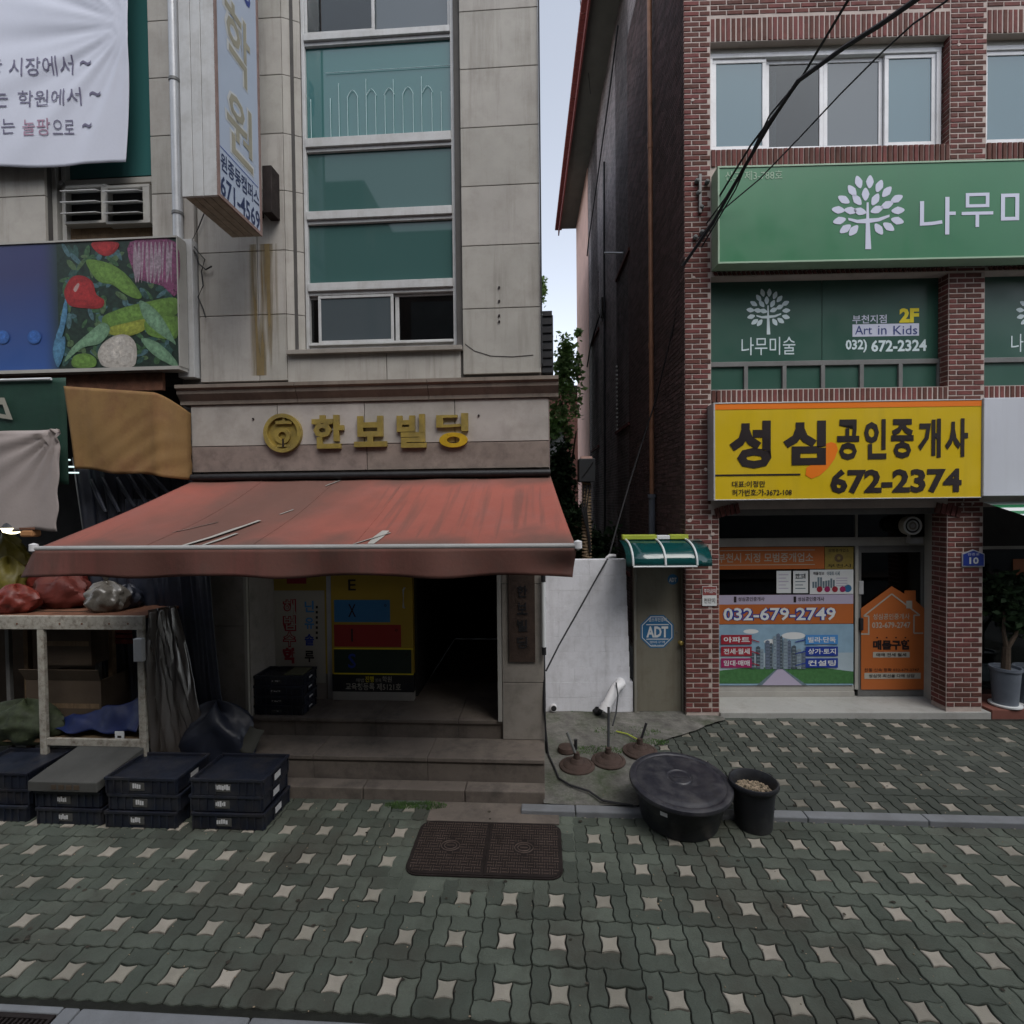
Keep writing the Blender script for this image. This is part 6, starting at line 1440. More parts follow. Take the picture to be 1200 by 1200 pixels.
# orange house poster on the door
hs_ = thing(B, 'house_poster', 'orange house shaped poster with chimney stuck on the glass shop door', 'poster', (B.u(1045, 750, PW), PW, .5))
u_ = lambda x, y: (B.px(x, y, PW).x, B.px(x, y, PW).z)
MB().prism([u_(*q) for q in ((1009, 808), (1009, 713), (1045, 687), (1060, 696), (1060, 692), (1073, 692), (1073, 704), (1083, 713), (1083, 808))], PW-.002, PW+.002).build('sheet', M['orange_print'], hs_)
def line(pts, wd, m, w_, par, name='outline'):
    for (x0, y0), (x1, y1) in zip(pts, pts[1:]):
        dx, dy = x1-x0, y1-y0; l = math.hypot(dx, dy); nx, ny = -dy/l*wd/2, dx/l*wd/2
        prp(name, B, [(x0+nx, y0+ny), (x1+nx, y1+ny), (x1-nx, y1-ny), (x0-nx, y0-ny)], w_, m, par)
line([(1009, 743), (1018, 743)], 1.6, M['poster_paper'], w2_, hs_); line([(1018, 744), (1018, 722), (1012, 722), (1045, 696), (1078, 721), (1071, 721), (1071, 742), (1082, 742)], 1.6, M['poster_paper'], w2_, hs_)
pr('chimney', B, 1062, 704, 1069, 713, w2_-.001, M['poster_paper'], hs_)
word('성심공인중개사', B, 1023, 719, 1066, 726, w2_, M['poster_paper'], hs_, .01); word('032-679-2747', B, 1022, 729, 1067, 736, w2_, M['poster_paper'], hs_, .02)
word('매물구함', B, 1023, 750, 1067, 761.5, w2_, M['ink'], hs_, .05); pr('pill', B, 1023, 764, 1066, 770.5, w2_, M['poster_paper'], hs_); word('매매 전세 월세', B, 1027, 765.3, 1062, 769.3, w3_, M['ink'], hs_, .02)
word('친절·신속·정확 032-679-2747', B, 1013, 783, 1077, 787, w2_, M['ink'], hs_, .01); pr('pill', B, 1013, 788.5, 1079, 795.5, w2_, M['poster_paper'], hs_); word('성심껏 최선을 다해 상담', B, 1018, 790, 1072, 794, w3_, M['ink'], hs_, .02)
for k in range(4): pr('dot', B, 1027+k*11, 746.5, 1029+k*11, 748, w2_, M['ink'], hs_)
# round reel / fan behind transom
p_ = B.px(1069, 616, SW-.15); rl_ = thing(B, 'wall_fan', 'round white wall fan over the glass shop door', 'fan', (p_.x, SW-.1, p_.z))
tm = Matrix.Rotation(R_(90), 3, 'X')
MB().lathe((p_.x, SW-.12, p_.z), [(.10, -.08), (.125, -.05), (.125, .04), (.10, .05)], 22, tilt=tm).build('housing', M['poster_paper'], rl_, smooth=True)
MB().lathe((p_.x, SW-.035, p_.z), [(.085, .0), (.085, .006)], 20, tilt=tm).build('opening', M['plastic_dark'], rl_) if False else None
ring(B, 1069, 616, 10.5, 8.8, SW-.215, SW-.2, M['paper'], rl_, 'guard_ring'); ring(B, 1069, 616, 6.2, 5.0, SW-.215, SW-.2, M['paper'], rl_, 'guard_ring')
ring(B, 1069, 616, 8.6, 6.4, SW-.203, SW-.2, M['plastic_dark'], rl_, 'grille_gap'); ring(B, 1069, 616, 2.6, .1, SW-.215, SW-.2, M['alu'], rl_, 'hub')
p2 = B.px(1067, 633, SW-.04); bx('bracket', M['alu'], rl_, p2.x-.04, p2.x+.12, SW-.1, SW-.006, p2.z-.04, p2.z+.04)
bx('arm', M['alu'], rl_, p_.x-.015, p_.x+.015, SW-.1, SW-.08, p2.z+.04, p_.z-.1)
# brick arch stubs under the yellow sign
for sx_, c0 in ((1, B.px(838, 604, -.004)), (-1, B.px(1126, 603, -.004))):
    for k in range(5):
        a = R_(18+k*16); cx_, cz_ = c0.x+sx_*.02, c0.z
        r0, r1 = .02, .13; x_ = c0.x+sx_*(.02+k*.062); z_ = c0.z+.02*k*(1-.08*k)
        MB().prism([(x_, z_-.04), (x_+sx_*.045, z_-.025), (x_+sx_*.02, z_+.10), (x_-sx_*.03, z_+.08)], -.012, .02).build('arch_brick', M['brick'], bb_)
# address plaque
ap = thing(B, 'address_plaque', 'small dark blue house number plaque reading 10 on the middle brick pier', 'plaque', (B.u(1141, 654, -.01), -.02, B.z(1141, 663)))
uq = lambda x, y: (B.px(x, y, -.02).x, B.px(x, y, -.02).z)
MB().prism([uq(*q) for q in ((1128, 664), (1128, 649), (1141, 644), (1154, 649), (1154, 664))], -.016, -.004).build('rim', M['alu'], ap)
MB().prism([uq(*q) for q in ((1129, 663), (1129, 649.8), (1141, 645.2), (1153, 649.8), (1153, 663))], -.02, -.0165).build('plate', M['print_navy'], ap)
word('10', B, 1136, 653, 1147, 661, -.0215, M['paper'], ap, .03); word('원종로', B, 1134, 648, 1148, 651, -.0215, M['pale_lilac'], ap, .0)
# notices on the left pier
nt2 = thing(B, 'pier_notice', 'small stained red and white sticker on the left brick pier by the metal door', 'sticker', (B.u(831, 697, 0), -.02, B.z(831, 709)))
pr('sheet', B, 823, 687, 840, 710, -.012, M['paper'], nt2); pr('red_half', B, 823.5, 687.5, 839.5, 697.5, -.0135, M['fascia_red'], nt2)
word('주차금지', B, 825, 690, 838.5, 695, -.015, M['paper'], nt2, .01); word('전단지', B, 825, 701, 838, 707, -.0135, M['ink'], nt2, .01)
# --- shop to the right of the pier
ub0_ = uQ1+.002
bx('shopfront_wall', M['alu_beige'], bb_, ub0_, XR, SW, SW+.04, B.z(1180, 640, SW)-.04, B.z(1180, 640, SW)); bx('window_pane', M['glass_clear'], bb_, ub0_, XR, SW+.01, SW+.016, sz+.03, B.z(1180, 640, SW)-.05)
bx('room', M['room_dark'], bb_, ub0_, XR, 1.9, 1.95, sz, ZSH+.2); bx('transom', M['room_dark'], bb_, ub0_+.4, XR, SW+.01, SW+.03, B.z(1180, 640, SW)+.001, ZSH+.1)
for k in range(3): y_ = 610+k*9; z_ = B.z(1170, y_, SW); bx('louvre_slat', M['alu_beige'], bb_, ub0_, ub0_+.38, SW-.0, SW+.05, z_-.07, z_, bevel=.004)
ro = thing(B, 'side_shop_poster', 'orange poster in the window above the potted plants at the right edge', 'poster', (B.u(1197, 680, PW), PW, 1.6)); pr('sheet', B, 1187, 655, 1225, 700, PW, M['orange_print'], ro)
sa = thing(B, 'striped_awning', 'small green and white striped awning peeking in at the right edge under the blank sign', 'awning', (B.u(1180, 590, -.4), -.3, 2.7))
za_ = B.z(1165, 588, -.01)
for k in range(6):
    a, b = za_-.001-k*.035, za_-.036-k*.035; wa, wb = -.02-k*.12, -.14-k*.12
    MB().add([(ub0_-.03, wa, a), (XR, wa, a), (XR, wb, b), (ub0_-.03, wb, b)], [(0, 1, 2, 3)]).build('stripe', M['paper' if k % 2 == 0 else 'canopy_frame' if False else 'green_sign'], sa, solid=.004)

# ================================================================== BETWEEN THE BUILDINGS
GWL = .12                                # wall plane in the brick building's frame
wx0, wx1 = B.u(637, 760, GWL), B.u(736, 720, GWL)
wz1 = B.z(700, 656, GWL); zbase_ = .045
gw = thing(B, 'white_block_wall', 'white painted low block wall closing the gap between the two buildings', 'wall', ((wx0+wx1)/2, GWL, zbase_))
ch_ = (wz1-zbase_)/10; rr = random.Random(6)
for k in range(10):
    z0 = zbase_+k*ch_; z1 = z0+ch_; off = -.2 if k % 2 else 0
    right = wx1-.006*k+.03 if k > 1 else B.u(742, 830, GWL)
    u = wx0+off
    left = wx0 if k < 10 else wx0+.3
    while u < right:
        a, b = max(u, left), min(u+.40, right)
        if b-a > .03 and not (k == 2 and a > wx1-.25):
            dw = rr.uniform(-.001, .001); bx('block', M['paint_wall'], gw, a, b-.0006, GWL+dw, GWL+.15, z0, z1-.0006, bevel=.0025)
        u += .40
bx('broken_mortar', M['concrete'], gw, wx1-.26, wx1+.01, GWL+.03, GWL+.15, zbase_+2*ch_, zbase_+3*ch_-.001)
# pvc pipe
pvp = thing(B, 'pvc_pipe', 'white plastic elbow pipe leaning out of the white wall beside the metal door', 'pipe', (B.u(709, 833, -.05), -.05, .06))
a = B.px(727, 800, GWL); b = B.px(722, 806, GWL-.12); c = B.px(709, 831, GWL-.20)
MB().tube([(a.x, GWL+.05, a.z), (a.x-.005, GWL-.05, a.z+.005), (b.x, GWL-.115, b.z), (c.x, GWL-.2, max(c.z, .10))], [.064, .066, .062, .062], 14).build('elbow', M['pvc_white'], pvp, smooth=True)
d_ = (Vector((c.x, GWL-.2, max(c.z, .10)))-Vector((b.x, GWL-.115, b.z))).normalized(); e = Vector((c.x, GWL-.2, max(c.z, .10)))
MB().tube([tuple(e-d_*.05), tuple(e+d_*.03)], .075, 14).build('socket', M['pvc_white'], pvp, smooth=True); MB().tube([tuple(e+d_*.031), tuple(e+d_*.034)], .055, 14).build('opening', M['black'], pvp)
ra = thing(B, 'black_rag', 'crumpled black rag lying at the foot of the white wall by the pipe', 'rag', (B.u(700, 830, -.05), -.05, .06))
p = B.px(700, 829, .0); MB().sheet(12, 8, lambda s, t: (p.x+(.05+.02*math.sin(s*20))*math.cos(s*6.283)*math.sin(t*3.14), .02+.05*math.sin(s*6.283)*math.sin(t*3.14), .10-.05*math.cos(t*3.14)*(1+.3*math.sin(s*25)))).build('rag', M['black'], ra, smooth=True)
pe = thing(B, 'pipe_end', 'small round pipe end at the bottom left of the white wall', 'pipe', (B.u(649, 832, 0), .0, .08))
p = B.px(649, 831, .05); MB().lathe((p.x, GWL-.001, p.z), [(.035, 0.), (.045, 0.), (.045, .05)], 14, tilt=Matrix.Rotation(R_(90), 3, 'X')).build('ring', M['pvc_white'], pe, smooth=True); MB().lathe((p.x, GWL-.052, p.z), [(.036, 0), (.036, .002)], 14, tilt=Matrix.Rotation(R_(90), 3, 'X')).build('opening', M['black'], pe)
# metal door
DW = .10
du0, du1 = B.u(743, 750, DW), B.u(804, 750, DW); du1 = min(du1, .0105)
dz1 = B.z(773, 665, DW); dz0 = B.z(773, 836, DW)
md_ = thing(B, 'metal_door', 'olive grey metal door with a round knob and blue octagon security sticker', 'door', ((du0+du1)/2, DW, dz0))
mb = MB(); f = .03; mb.box(du0, du0+f, DW-.01, DW+.08, dz0, dz1+.03); mb.box(du1-f, du1, DW-.01, DW+.08, dz0, dz1+.03); mb.box(du0+f, du1-f, DW-.01, DW+.08, dz1, dz1+.03); mb.box(du0+f, du1-f, DW-.01, DW+.08, dz0, dz0+.018); mb.build('frame', M['olive_frame'], md_, bevel=.003)
lf_ = bx('leaf', M['olive_door'], md_, du0+f+.004, du1-f-.004, DW+.012, DW+.05, dz0+.022, dz1-.004, bevel=.003)
for zh in (.25, 1.0, 1.75): MB().tube([(du0+f, DW+.006, zh), (du0+f, DW+.006, zh+.09)], .009, 8).build('hinge', M['alu_dark'], md_)
p = B.px(797.5, 753, DW); MB().lathe((p.x, DW+.012, p.z), [(.03, 0), (.03, .006), (.012, .01), (.012, .03), (.028, .04), (.03, .055), (.018, .066)], 16, tilt=Matrix.Rotation(R_(90), 3, 'X')).build('knob', M['gold'], md_, smooth=True)
p = B.px(793, 741, DW+.01); MB().lathe((p.x, DW+.012, p.z), [(.018, 0), (.016, .008)], 12, tilt=Matrix.Rotation(R_(90), 3, 'X')).build('lock', M['alu_dark'], md_)
def octo(x, y, r, w_, m, par, n=8, name='sticker'):
    p = B.px(x, y, w_); k = B.px(x+1, y, w_).x-p.x
    return MB().add([(p.x+r*k*math.cos(R_(22.5+360/n*i)), w_, p.z+r*k*math.sin(R_(22.5+360/n*i))) for i in range(n)], [tuple(range(n))]).build(name, m, par)
sw = DW+.0105
sk = octo(770, 740, 21, sw, M['adt_blue'], md_); octo(770, 740, 19.2, sw-.001, M['paper'], sk, name='border'); octo(770, 740, 18.3, sw-.002, M['adt_blue'], sk, name='field')
pr('box_line', B, 757.5, 731.5, 783.5, 732.5, sw-.003, M['paper'], sk); pr('box_line', B, 757.5, 748.5, 783.5, 749.5, sw-.003, M['paper'], sk)
word('ADT', B, 757.5, 734, 783, 747, sw-.003, M['paper'], sk, .035); word('캡스무인경비', B, 760, 724, 781, 728.5, sw-.003, M['paper'], sk, .01); word('경비구역', B, 761, 751, 779, 754, sw-.003, M['paper'], sk, .0); word('1588-6400', B, 763, 755.5, 777, 757.5, sw-.003, M['paper'], sk, .0)
sk2 = octo(788.5, 679, 6.3, sw, M['adt_blue'], md_, 16); word('ADT', B, 784, 677, 793, 682, sw-.001, M['paper'], sk2, .03)
# door canopy
cn = thing(B, 'door_canopy', 'small teal plastic canopy with white curved ribs over the metal door', 'canopy', (B.u(780, 640, 0), -.2, 2.2))
cw1 = -.46; zb_ = B.z(770, 633, .0); zf_ = B.z(780, 664, cw1)
cu0, cu1_ = B.u(729, 645, -.2), B.u(829, 650, -.3)
def arc(t): return (.04+(cw1-.04)*math.sin(t*math.pi/2)**1.0, zf_+(zb_-zf_)*math.cos(t*math.pi/2)**.8 if t < 1 else zf_)
MB().sheet(4, 12, lambda s, t: (cu0+(cu1_-cu0)*s, *arc(t))).build('sheet', M['canopy_sheet'], cn, smooth=True, solid=.004)
for x_ in (742, 780, 817):
    u = B.u(x_, 664, cw1); MB().tube([(u, arc(k/12)[0]-.004, arc(k/12)[1]+.014) for k in range(13)], .013, 7).build('rib', M['canopy_frame'], cn, smooth=True)
MB().tube([(B.u(742, 664, cw1), cw1-.004, zf_), (B.u(817, 664, cw1), cw1-.004, zf_)], .011, 7).build('front_bar', M['canopy_frame'], cn, smooth=True)
bx('wall_bar', M['canopy_frame'], cn, B.u(735, 633, 0), .005, .03, .06, zb_-.02, zb_+.005)
lm_ = thing(B, 'lime_strip', 'bright yellow green strip laid along the back top of the teal canopy', 'strip', (B.u(770, 631, 0), .02, zb_+.03))
p0, p1 = B.u(729, 631, .0), B.u(806, 631, .0); bx('strip', M['lime'], lm_, p0, p0+(p1-p0)*.52, -.03, .07, zb_+.012, zb_+.07, bevel=.006); bx('faded_strip', M['paper'], lm_, p0+(p1-p0)*.525, p0+(p1-p0)*.72, -.03, .07, zb_+.012, zb_+.06, bevel=.006); bx('strip', M['lime'], lm_, p0+(p1-p0)*.725, p1, -.03, .07, zb_+.012, zb_+.07, bevel=.006)
# junction box on wrapped column
jx = B.px(687, 552, 1.6); jc = thing(B, 'wrapped_conduit', 'beige spiral wrapped cable column under a black junction box in the alley', 'utility post', (jx.x, 1.6, 0))
zt_, zb2 = B.z(687, 565, 1.6), 0.0
cab = []
MB().tube([(jx.x, 1.6, 0), (jx.x, 1.6, zt_)], .068, 12).build('core', M['iron_dark'], jc)
for h_ in (1, -1):
    mb = MB(); nt_h = 26; P = [(jx.x+.073*math.cos(h_*q*.6), 1.6+.073*math.sin(h_*q*.6), 1.6+(zt_-1.6)*q/300) for q in range(301)]
    mb.tube(P, .010, 4).build('wrap', M['wrap'], jc)
for k in range(3): MB().tube([(jx.x-.05+.05*k, 1.51, zt_-.05), (jx.x-.08+.03*k, 1.49, zt_-.45), (jx.x+.04, 1.50, zt_-.9-.1*k)], .02, 6).build('cable', M['black_rubber'], jc, smooth=True)
bx('box', M['plastic_dark'], jc, jx.x-.13, jx.x+.12, 1.44, 1.7, zt_, zt_+.36, bevel=.01); MB().tube([(jx.x-.08, 1.43, zt_+.08), (jx.x+.0, 1.43, zt_+.18), (jx.x+.08, 1.43, zt_+.3)], .012, 5).build('cable', M['black_rubber'], jc)
bx('post_top', M['sunlit_pink'], jc, jx.x-.085, jx.x+.085, 1.53, 1.67, zt_+.361, zt_+.40)
# black cable over the white wall, cord bundle at the granite corner
def pxpath(pts, r, label, m='black_rubber', cat='cable', name='cable', n=6, grp=None):
    P = []
    for x, y, Y in pts:
        r_ = ray(x, y); P.append(L.loc(CAM+r_*(Y/r_.y)))
    return MB().tube([tuple(q) for q in P], r, n).build(name, M[m], None, L, tuple(P[0]), smooth=True, label=label, cat=cat, group=grp)
pxpath([(640, 786, 5.6), (655, 756, 6.0), (680, 712, 6.3), (700, 676, 6.5), (712, 655, 6.62)], .011, 'taut black cable slanting down across the white wall')
pxpath([(714, 650, 6.75), (722, 620, 6.9), (738, 565, 7.1), (752, 520, 7.3), (768, 470, 7.35), (790, 380, 6.9), (801, 312, 6.55)], .011, 'dark cable rising in the alley from the wall top to the brick pier')
def gpath(pts, r, label, z=.07):
    P = [L.onz(x, y, z) for x, y in pts]; MB().tube([tuple(q) for q in P], r, 6).build('cable', M['black_rubber'], None, L, tuple(P[0]), smooth=True, label=label, cat='cable')
gpath([(640, 872), (643, 885), (650, 900), (655, 912), (668, 920), (690, 927), (706, 938), (722, 941), (742, 944)], .010, 'black cord lying on the concrete from the granite corner to the tub', .072)
pxpath([(638, 700, 5.3), (637, 760, 5.3), (638, 830, 5.24), (640, 868, 5.2), (641, 882, 5.25)], .016, 'thick black cable bundle hugging the granite corner beside the steps')
pxpath([(594, 846, 5.32), (603, 856, 5.30), (618, 863, 5.29), (634, 865, 5.27)], .007, 'thin dark wire drooping over the base of the right entrance column')
p = B.px(716, 653, GWL+.02); MB().tube([(p.x-.06, GWL+.05, wz1+.01), (p.x-.01, GWL+.05, wz1+.045), (p.x+.07, GWL+.05, wz1+.045)], [.018, .028, .02], 10).build('insulator', M['pvc_white'], gw, smooth=True)
# overhead cables
ov_ = [([(1002, -12, 3.9), (994, 0, 4.0), (937, 95, 4.9), (880, 170, 5.7), (840, 235, 6.3)], .012, 'black overhead cable meeting the brick pier, leftmost where it leaves the top of the photo'),
       ([(1090, -12, 3.6), (1070, 2, 3.7), (1030, 30, 4.0), (990, 55, 4.3), (935, 95, 4.7), (905, 140, 5.0), (870, 200, 5.6), (835, 262, 6.1), (800, 312, 6.4)], .020, 'thickest black overhead cable bundle crossing the upper window to the brick pier'),
       ([(1122, -12, 3.7), (1108, 2, 3.8), (1070, 28, 4.1), (1035, 60, 4.5), (985, 110, 5.0), (940, 158, 5.5), (890, 210, 6.0), (842, 250, 6.2), (815, 285, 6.35)], .008, 'thin black overhead cable sagging over the green signboard, rightmost of the cables'),
       ([(935, 96, 4.75), (895, 152, 5.2), (875, 190, 5.6), (850, 232, 6.0), (828, 262, 6.3)], .009, 'short black cable branching from the thick overhead bundle before the green signboard'),
       ([(938, 92, 4.7), (902, 135, 5.1), (884, 172, 5.5), (862, 222, 5.9), (822, 290, 6.3)], .009, 'second thin cable looping below the thick overhead bundle')]
for P, r, lb in ov_: pxpath(P, r, lb, grp='overhead cables', name='overhead_cable')
pxpath([(679, -8, 11), (682, 20, 11.5), (687, 60, 12), (692, 110, 12.6)], .008, 'hair thin wire against the sky by the red eave')
# ---- parasol bases
def pbase(x, y, z, R, label, pole, pm='grey_pole', flip=1):
    c = L.onz(x, y, z+.05); t = thing(L, 'parasol_base', label, 'parasol base', (c.x, c.y, z), 'rusty parasol bases')
    MB().lathe((c.x, c.y, z), [(R*.96, 0), (R, .012), (R*.98, .022), (R*.84, .03), (R*.80, .026), (R*.70, .045), (R*.42, .055), (R*.34, .075), (.05, .09)], 30).build('weight', M['rusty_iron'], t, smooth=True)
    MB().lathe((c.x, c.y, z+.0901), [(.034, 0), (.030, .06)], 14).build('socket', M['rusty_iron'], t, smooth=True)
    if pole: MB().tube([(c.x, c.y, z+.1), (c.x+pole[0], c.y+pole[1], z+pole[2])], .014, 8).build('pole', M[pm], t, smooth=True)
    return t
pbase(676, 893, .05, .185, 'rusty round parasol base with a short leaning grey pole by the granite corner', (-.10, .0, .36))
pbase(713, 887, .05, .18, 'middle rusty parasol base carrying a tall thin pole before the white wall', (.03, .2, .5), 'plastic_dark')
pbase(750, 876, .05, .19, 'parasol base half hidden behind the big black lidded tub', (.08, .05, .30), 'black')
c = L.onz(664, 881, .05); t = thing(L, 'rusty_weight', 'small rusty round weight behind the leftmost parasol base', 'weight', (c.x, c.y, .05)); MB().lathe((c.x, c.y, .05), [(.09, 0), (.1, .02), (.09, .06), (.03, .08)], 20).build('weight', M['rusty_iron'], t, smooth=True); MB().tube([(c.x+.1, c.y, .08), (c.x+.1, c.y, .19)], .018, 8).build('stub', M['black'], t)
pxpath([(722, 857, 5.98), (735, 860, 5.9), (748, 867, 5.75), (757, 874, 5.6)], .008, 'yellow green stick lying on the concrete behind the tub', 'lime', 'stick', 'stick')
pxpath([(722, 800, 6.45), (724, 815, 6.3), (722, 835, 6.0), (718, 850, 5.75)], .009, 'dark thin hose hanging down before the white plastic pipe', 'plastic_dark', 'hose', 'hose')
# ---- tub and bucket
def gp(X, Y): p = L.loc(Vector((X, Y, 0))); return p.x, p.y
tx, ty = gp(1.44, 4.45)
tl_ = Matrix.Rotation(R_(4.2), 3, 'X') @ Matrix.Rotation(R_(1.0), 3, 'Y')
tub = thing(L, 'lidded_tub', 'large round black plastic tub with a lid standing against the kerb', 'tub', (tx, ty, .025))
cz_ = .024
MB().lathe((tx, ty, cz_), [(.335, 0), (.35, .01), (.385, .17), (.39, .175), (.40, .26), (.425, .262), (.43, .30), (.40, .302)], 56, .945, .945, tl_).build('body', M['tub_body'], tub, smooth=True)
lidp = [(.42, .303), (.455, .300), (.46, .315), (.455, .335), (.43, .345), (.41, .343), (.40, .335), (.385, .336), (.37, .346), (.33, .350), (.12, .357), (.112, .350), (.10, .349), (.09, .358), (.02, .360)]
MB().lathe((tx, ty, cz_), lidp, 64, .945, .945, tl_).build('lid', M['tub'], tub, smooth=True)
hv = tl_ @ Vector((0, 0, .362)); MB().box(tx+hv.x-.06, tx+hv.x+.06, ty+hv.y-.014, ty+hv.y+.014, cz_+hv.z-.004, cz_+hv.z+.004).build('handle', M['tub'], tub, bevel=.006)
def onlat(ang, r, z): v = tl_ @ Vector((r*math.sin(R_(ang)), -r*math.cos(R_(ang)), z)); return (tx+v.x, ty+v.y, cz_+v.z)
MB().add([onlat(-38, .383, .215), onlat(-29, .383, .215), onlat(-29, .388, .255), onlat(-38, .388, .255)], [(0, 1, 2, 3)]).build('label', M['label_white'], tub)
bxu, bxw = gp(2.045, 4.34)
bk_ = thing(L, 'gravel_bucket', 'small black bucket filled with gravel beside the big lidded tub', 'bucket', (bxu, bxw, 0))
MB().lathe((bxu, bxw, 0), [(.14, .002), (.148, .01), (.172, .34), (.195, .355), (.203, .375), (.198, .395), (.186, .398), (.178, .385), (.165, .34), (.162, .30)], 44).build('body', M['tub_body'], bk_, smooth=True)
bx('soil', M['gravel'], bk_, bxu-.11, bxu+.11, bxw-.11, bxw+.11, .26, .30)
mb = MB(); rr = random.Random(1)
for k in range(420):
    a, q = rr.uniform(0, 6.28), .155*math.sqrt(rr.random()); s_ = rr.uniform(.006, .014)
    mb.lathe((bxu+q*math.cos(a), bxw+q*math.sin(a), .322-.02*(q/.155)+rr.uniform(0, .008)), [(s_*.6, -s_*.5), (s_, 0), (s_*.5, s_*.6)], 6, rr.uniform(.7, 1.4), 1)
mb.build('gravel', M['gravel'], bk_, kind='stuff')
# ---- potted plants on the right
def leafcloud(name, m, par, c, rad, n, size, seed, fr=B, hang=0):
    rs = random.Random(seed); vs = []; fs = []
    cl = [(rs.gauss(0, .45), rs.gauss(0, .45), rs.gauss(0, .5)) for _ in range(max(4, n//60))]
    for k in range(n):
        b = cl[k % len(cl)]; x, y, z = [max(-1, min(1, b[i]+rs.gauss(0, .22))) for i in range(3)]
        P = Vector((c[0]+x*rad[0], c[1]+y*rad[1], c[2]+z*rad[2])); d = Vector((rs.gauss(0, 1), rs.gauss(0, 1), rs.gauss(-.2-hang, .6))).normalized(); s_ = size*rs.uniform(.6, 1.3)
        e = d.cross(Vector((rs.gauss(0, 1), rs.gauss(0, 1), rs.gauss(0, 1)))).normalized()*s_*.28
        i = len(vs); vs += [P, P+d*s_*.45+e, P+d*s_, P+d*s_*.45-e]; fs.append((i, i+1, i+2, i+3))
    return MB().add(vs, fs).build(name, m, par)
for i, (x0, x1, yb, lab) in enumerate(((1163, 1193, 830, 'grey pot with a forked leafy plant beside the middle brick pier'), (1192, 1224, 832, 'grey pot cut by the right edge of the photo beside the forked plant'))):
    w_ = .12+.02*i; c0 = B.px((x0+x1)/2, yb, w_); k = (B.px(x1, 800, w_).x-B.px(x0, 800, w_).x)/2; z0 = sz+.031
    t = thing(B, 'potted_plant', lab, 'potted plant', (c0.x, w_, z0)); H_ = B.z(1178, 781, w_)-z0
    MB().lathe((c0.x, w_, z0), [(k*.95, 0), (k*1.05, .012), (k*1.05, .03), (k*.7, .032)], 24).build('saucer', M['paper'], t, smooth=True)
    MB().lathe((c0.x, w_, z0+.033), [(k*.78, 0), (k*.95, H_*.85), (k*1.04, H_*.86), (k*1.04, H_-.035), (k*.92, H_-.036), (k*.9, H_-.07)], 28).build('pot', M['pot_grey'], t, smooth=True)
    zt_ = z0+H_
    mb = MB(); mb.tube([(c0.x, w_, zt_-.06), (c0.x+.01, w_, zt_+.25)], [.05, .04], 8); mb.build('trunk', M['bark'], t, smooth=True)
    MB().tube([(c0.x+.01, w_, zt_+.24), (c0.x-.03, w_, zt_+.45), (c0.x-.0, w_+.03, zt_+.7)], [.03, .02, .012], 7).build('branch', M['bark'], t, smooth=True)
    MB().tube([(c0.x+.01, w_, zt_+.22), (c0.x+.12, w_, zt_+.40), (c0.x+.22, w_+.03, zt_+.58)], [.03, .022, .014], 7).build('branch', M['bark'], t, smooth=True)
    leafcloud('foliage', M['leaf_dark'], t, (c0.x+.08, w_+.02, zt_+.78), (.26, .2, .42), 900, .10, 40+i)
# ---- behind the alley
ay = 0
bx_ = MB().box(.35, 2.1, 7, 26, -.05, .02).build('alley_floor', M['concrete'], None, L, (0, 0, 0), kind='structure')
rh = thing(B, 'rear_house', 'reddish brick house half hidden by trees at the far end of the alley', 'house', (0, 18, 0))
hw = 17.2
MBh = MB(); bx('wall', mat('rear_brick', (.15, .065, .05), .9, .25, 3, .3, 40), rh, -1.6, 2.5, hw, hw+4, 0, B.z(675, 458, hw)); bx('roof', M['iron_dark'], rh, -1.75, 2.6, hw-.25, hw+4.2, B.z(675, 458, hw)+.001, B.z(675, 458, hw)+.2)
wz = B.z(668, 520, hw); f_ = bx('window', M['paper'], rh, -.6, -.1, hw-.03, hw, 3.0, 4.2); bx('pane', M['black'], f_, -.56, -.14, hw-.035, hw-.031, 3.05, 4.15)
pc = thing(L, 'pale_lean_to', 'pale slanting sheet roof between the granite building and the far trees', 'roof', (.9, 13, 3)) 
a, b, c_, d_ = [(lambda r_: L.loc(CAM+r_*(14.5/r_.y)))(ray(x, y)) for x, y in ((636, 545), (661, 522), (661, 478), (636, 530))]
MB().quad(a, b, (b.x, b.y+1.5, c_.z), (a.x, a.y+1.5, d_.z)).build('sheet', M['paper'], pc, solid=.03); bx('post', M['grey_pole'], pc, b.x-.03, b.x+.03, b.y, b.y+.06, 0, b.z)
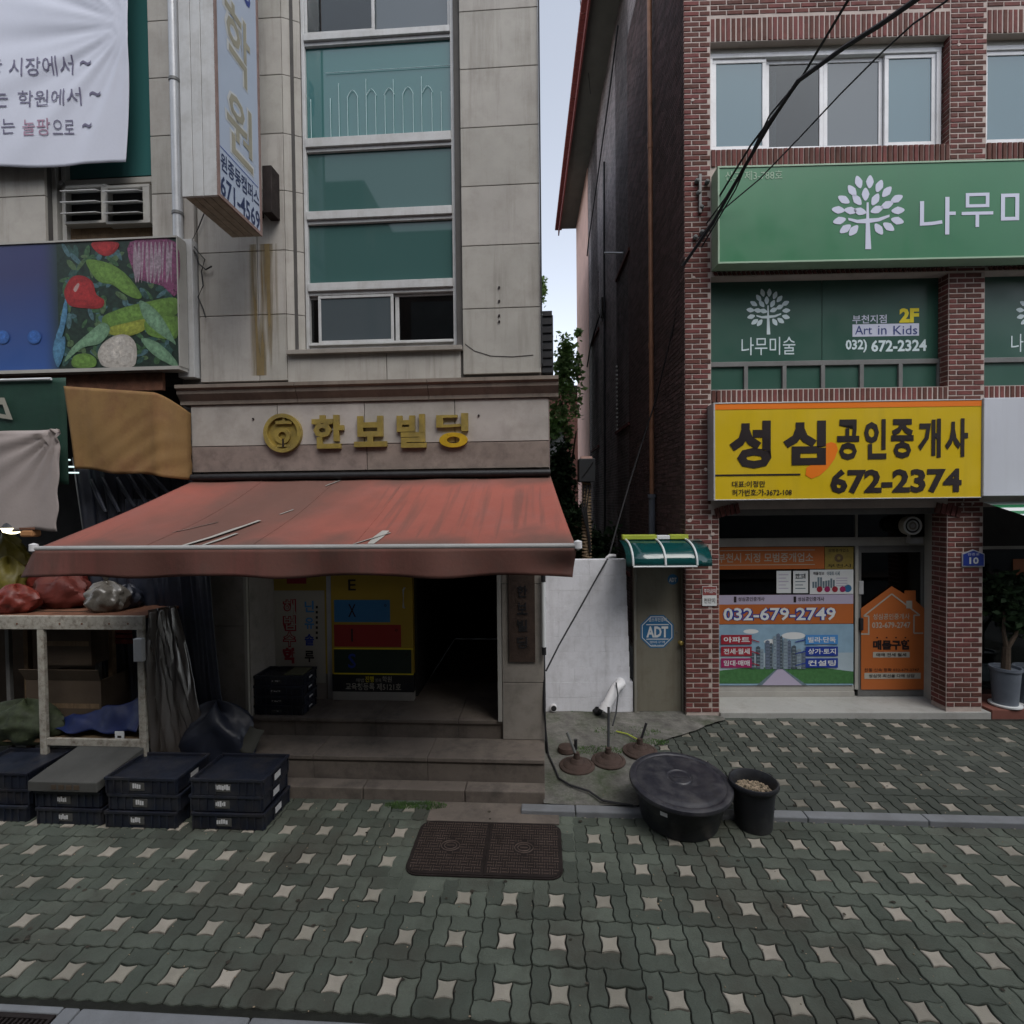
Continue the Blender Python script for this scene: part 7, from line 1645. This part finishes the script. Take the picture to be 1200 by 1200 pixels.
def tree(fr_pts, Y, label, seed, m='leaf', n=900, size=.17, trunk=True):
    t = None
    for i, (x, y, rx, rz) in enumerate(fr_pts):
        r_ = ray(x, y); P = L.loc(CAM+r_*(Y/r_.y)); k = Y/600
        if t is None:
            t = thing(L, 'tree', label, 'tree', (P.x, P.y, 0))
            if trunk: MB().tube([(P.x, P.y, 0), (P.x+.05, P.y, P.z*.5), (P.x-.05, P.y, P.z)], [.12, .09, .04], 8).build('trunk', M['bark'], t, smooth=True); MB().tube([(P.x+.04, P.y, P.z*.45), (P.x+.4, P.y+.2, P.z*.85)], [.06, .02], 6).build('limb', M['bark'], t, smooth=True)
        leafcloud('crown', M[m], t, P, (rx*k, rx*k*1.2, rz*k), n, size, seed+i, L)
tree([(660, 470, 20, 45), (665, 425, 13, 32), (650, 515, 16, 30)], 15.5, 'bright green leafy tree rising behind the alley against the sky', 60)
tree([(652, 560, 18, 40), (662, 600, 18, 45)], 13.0, 'dark green tree filling the lower alley behind the awning corner', 70, 'leaf_dark', 2200, .15)
tree([(634, 340, 8, 16), (628, 380, 9, 30)], 18, 'sprig of a far tree peeking past the granite building edge at mid height', 80, 'leaf', 700, .14)
tree([(672, 640, 16, 40), (700, 640, 20, 30)], 10.5, 'dark bush in the alley shade behind the white wall', 90, 'leaf_dark', 1500, .12)

# ---- unseen houses added behind the camera to shade the street and show in glass
op = thing(L, 'added_opposite_houses', None, None, (0, -9, 0), kind='structure')
om = mat('opposite_brick', (.13, .10, .085), .9, .2, 2, .1, 40)
for k, (a, b, h) in enumerate(((-26, -15, 9.5), (-14.7, -5, 12.0), (-4.7, 5.5, 10.5), (5.8, 15, 12.5), (15.3, 27, 9.0))):
    mb = MB(); bx('wall', om, op, a, b, -16, -9, 0, h); n = int((b-a)/2.6)
    for i in range(n):
        for f_ in range(1, int(h/3.1)): u = a+1+i*2.6; mb.box(u, u+1.5, -9, -8.97, f_*3.1+.9, f_*3.1+2.3)
    mb.build('windows', M['alu_dark'], op, kind='stuff'); bx('shopfront', M['plastic_dark'], op, a+.5, b-.5, -9, -8.95, .2, 2.7)
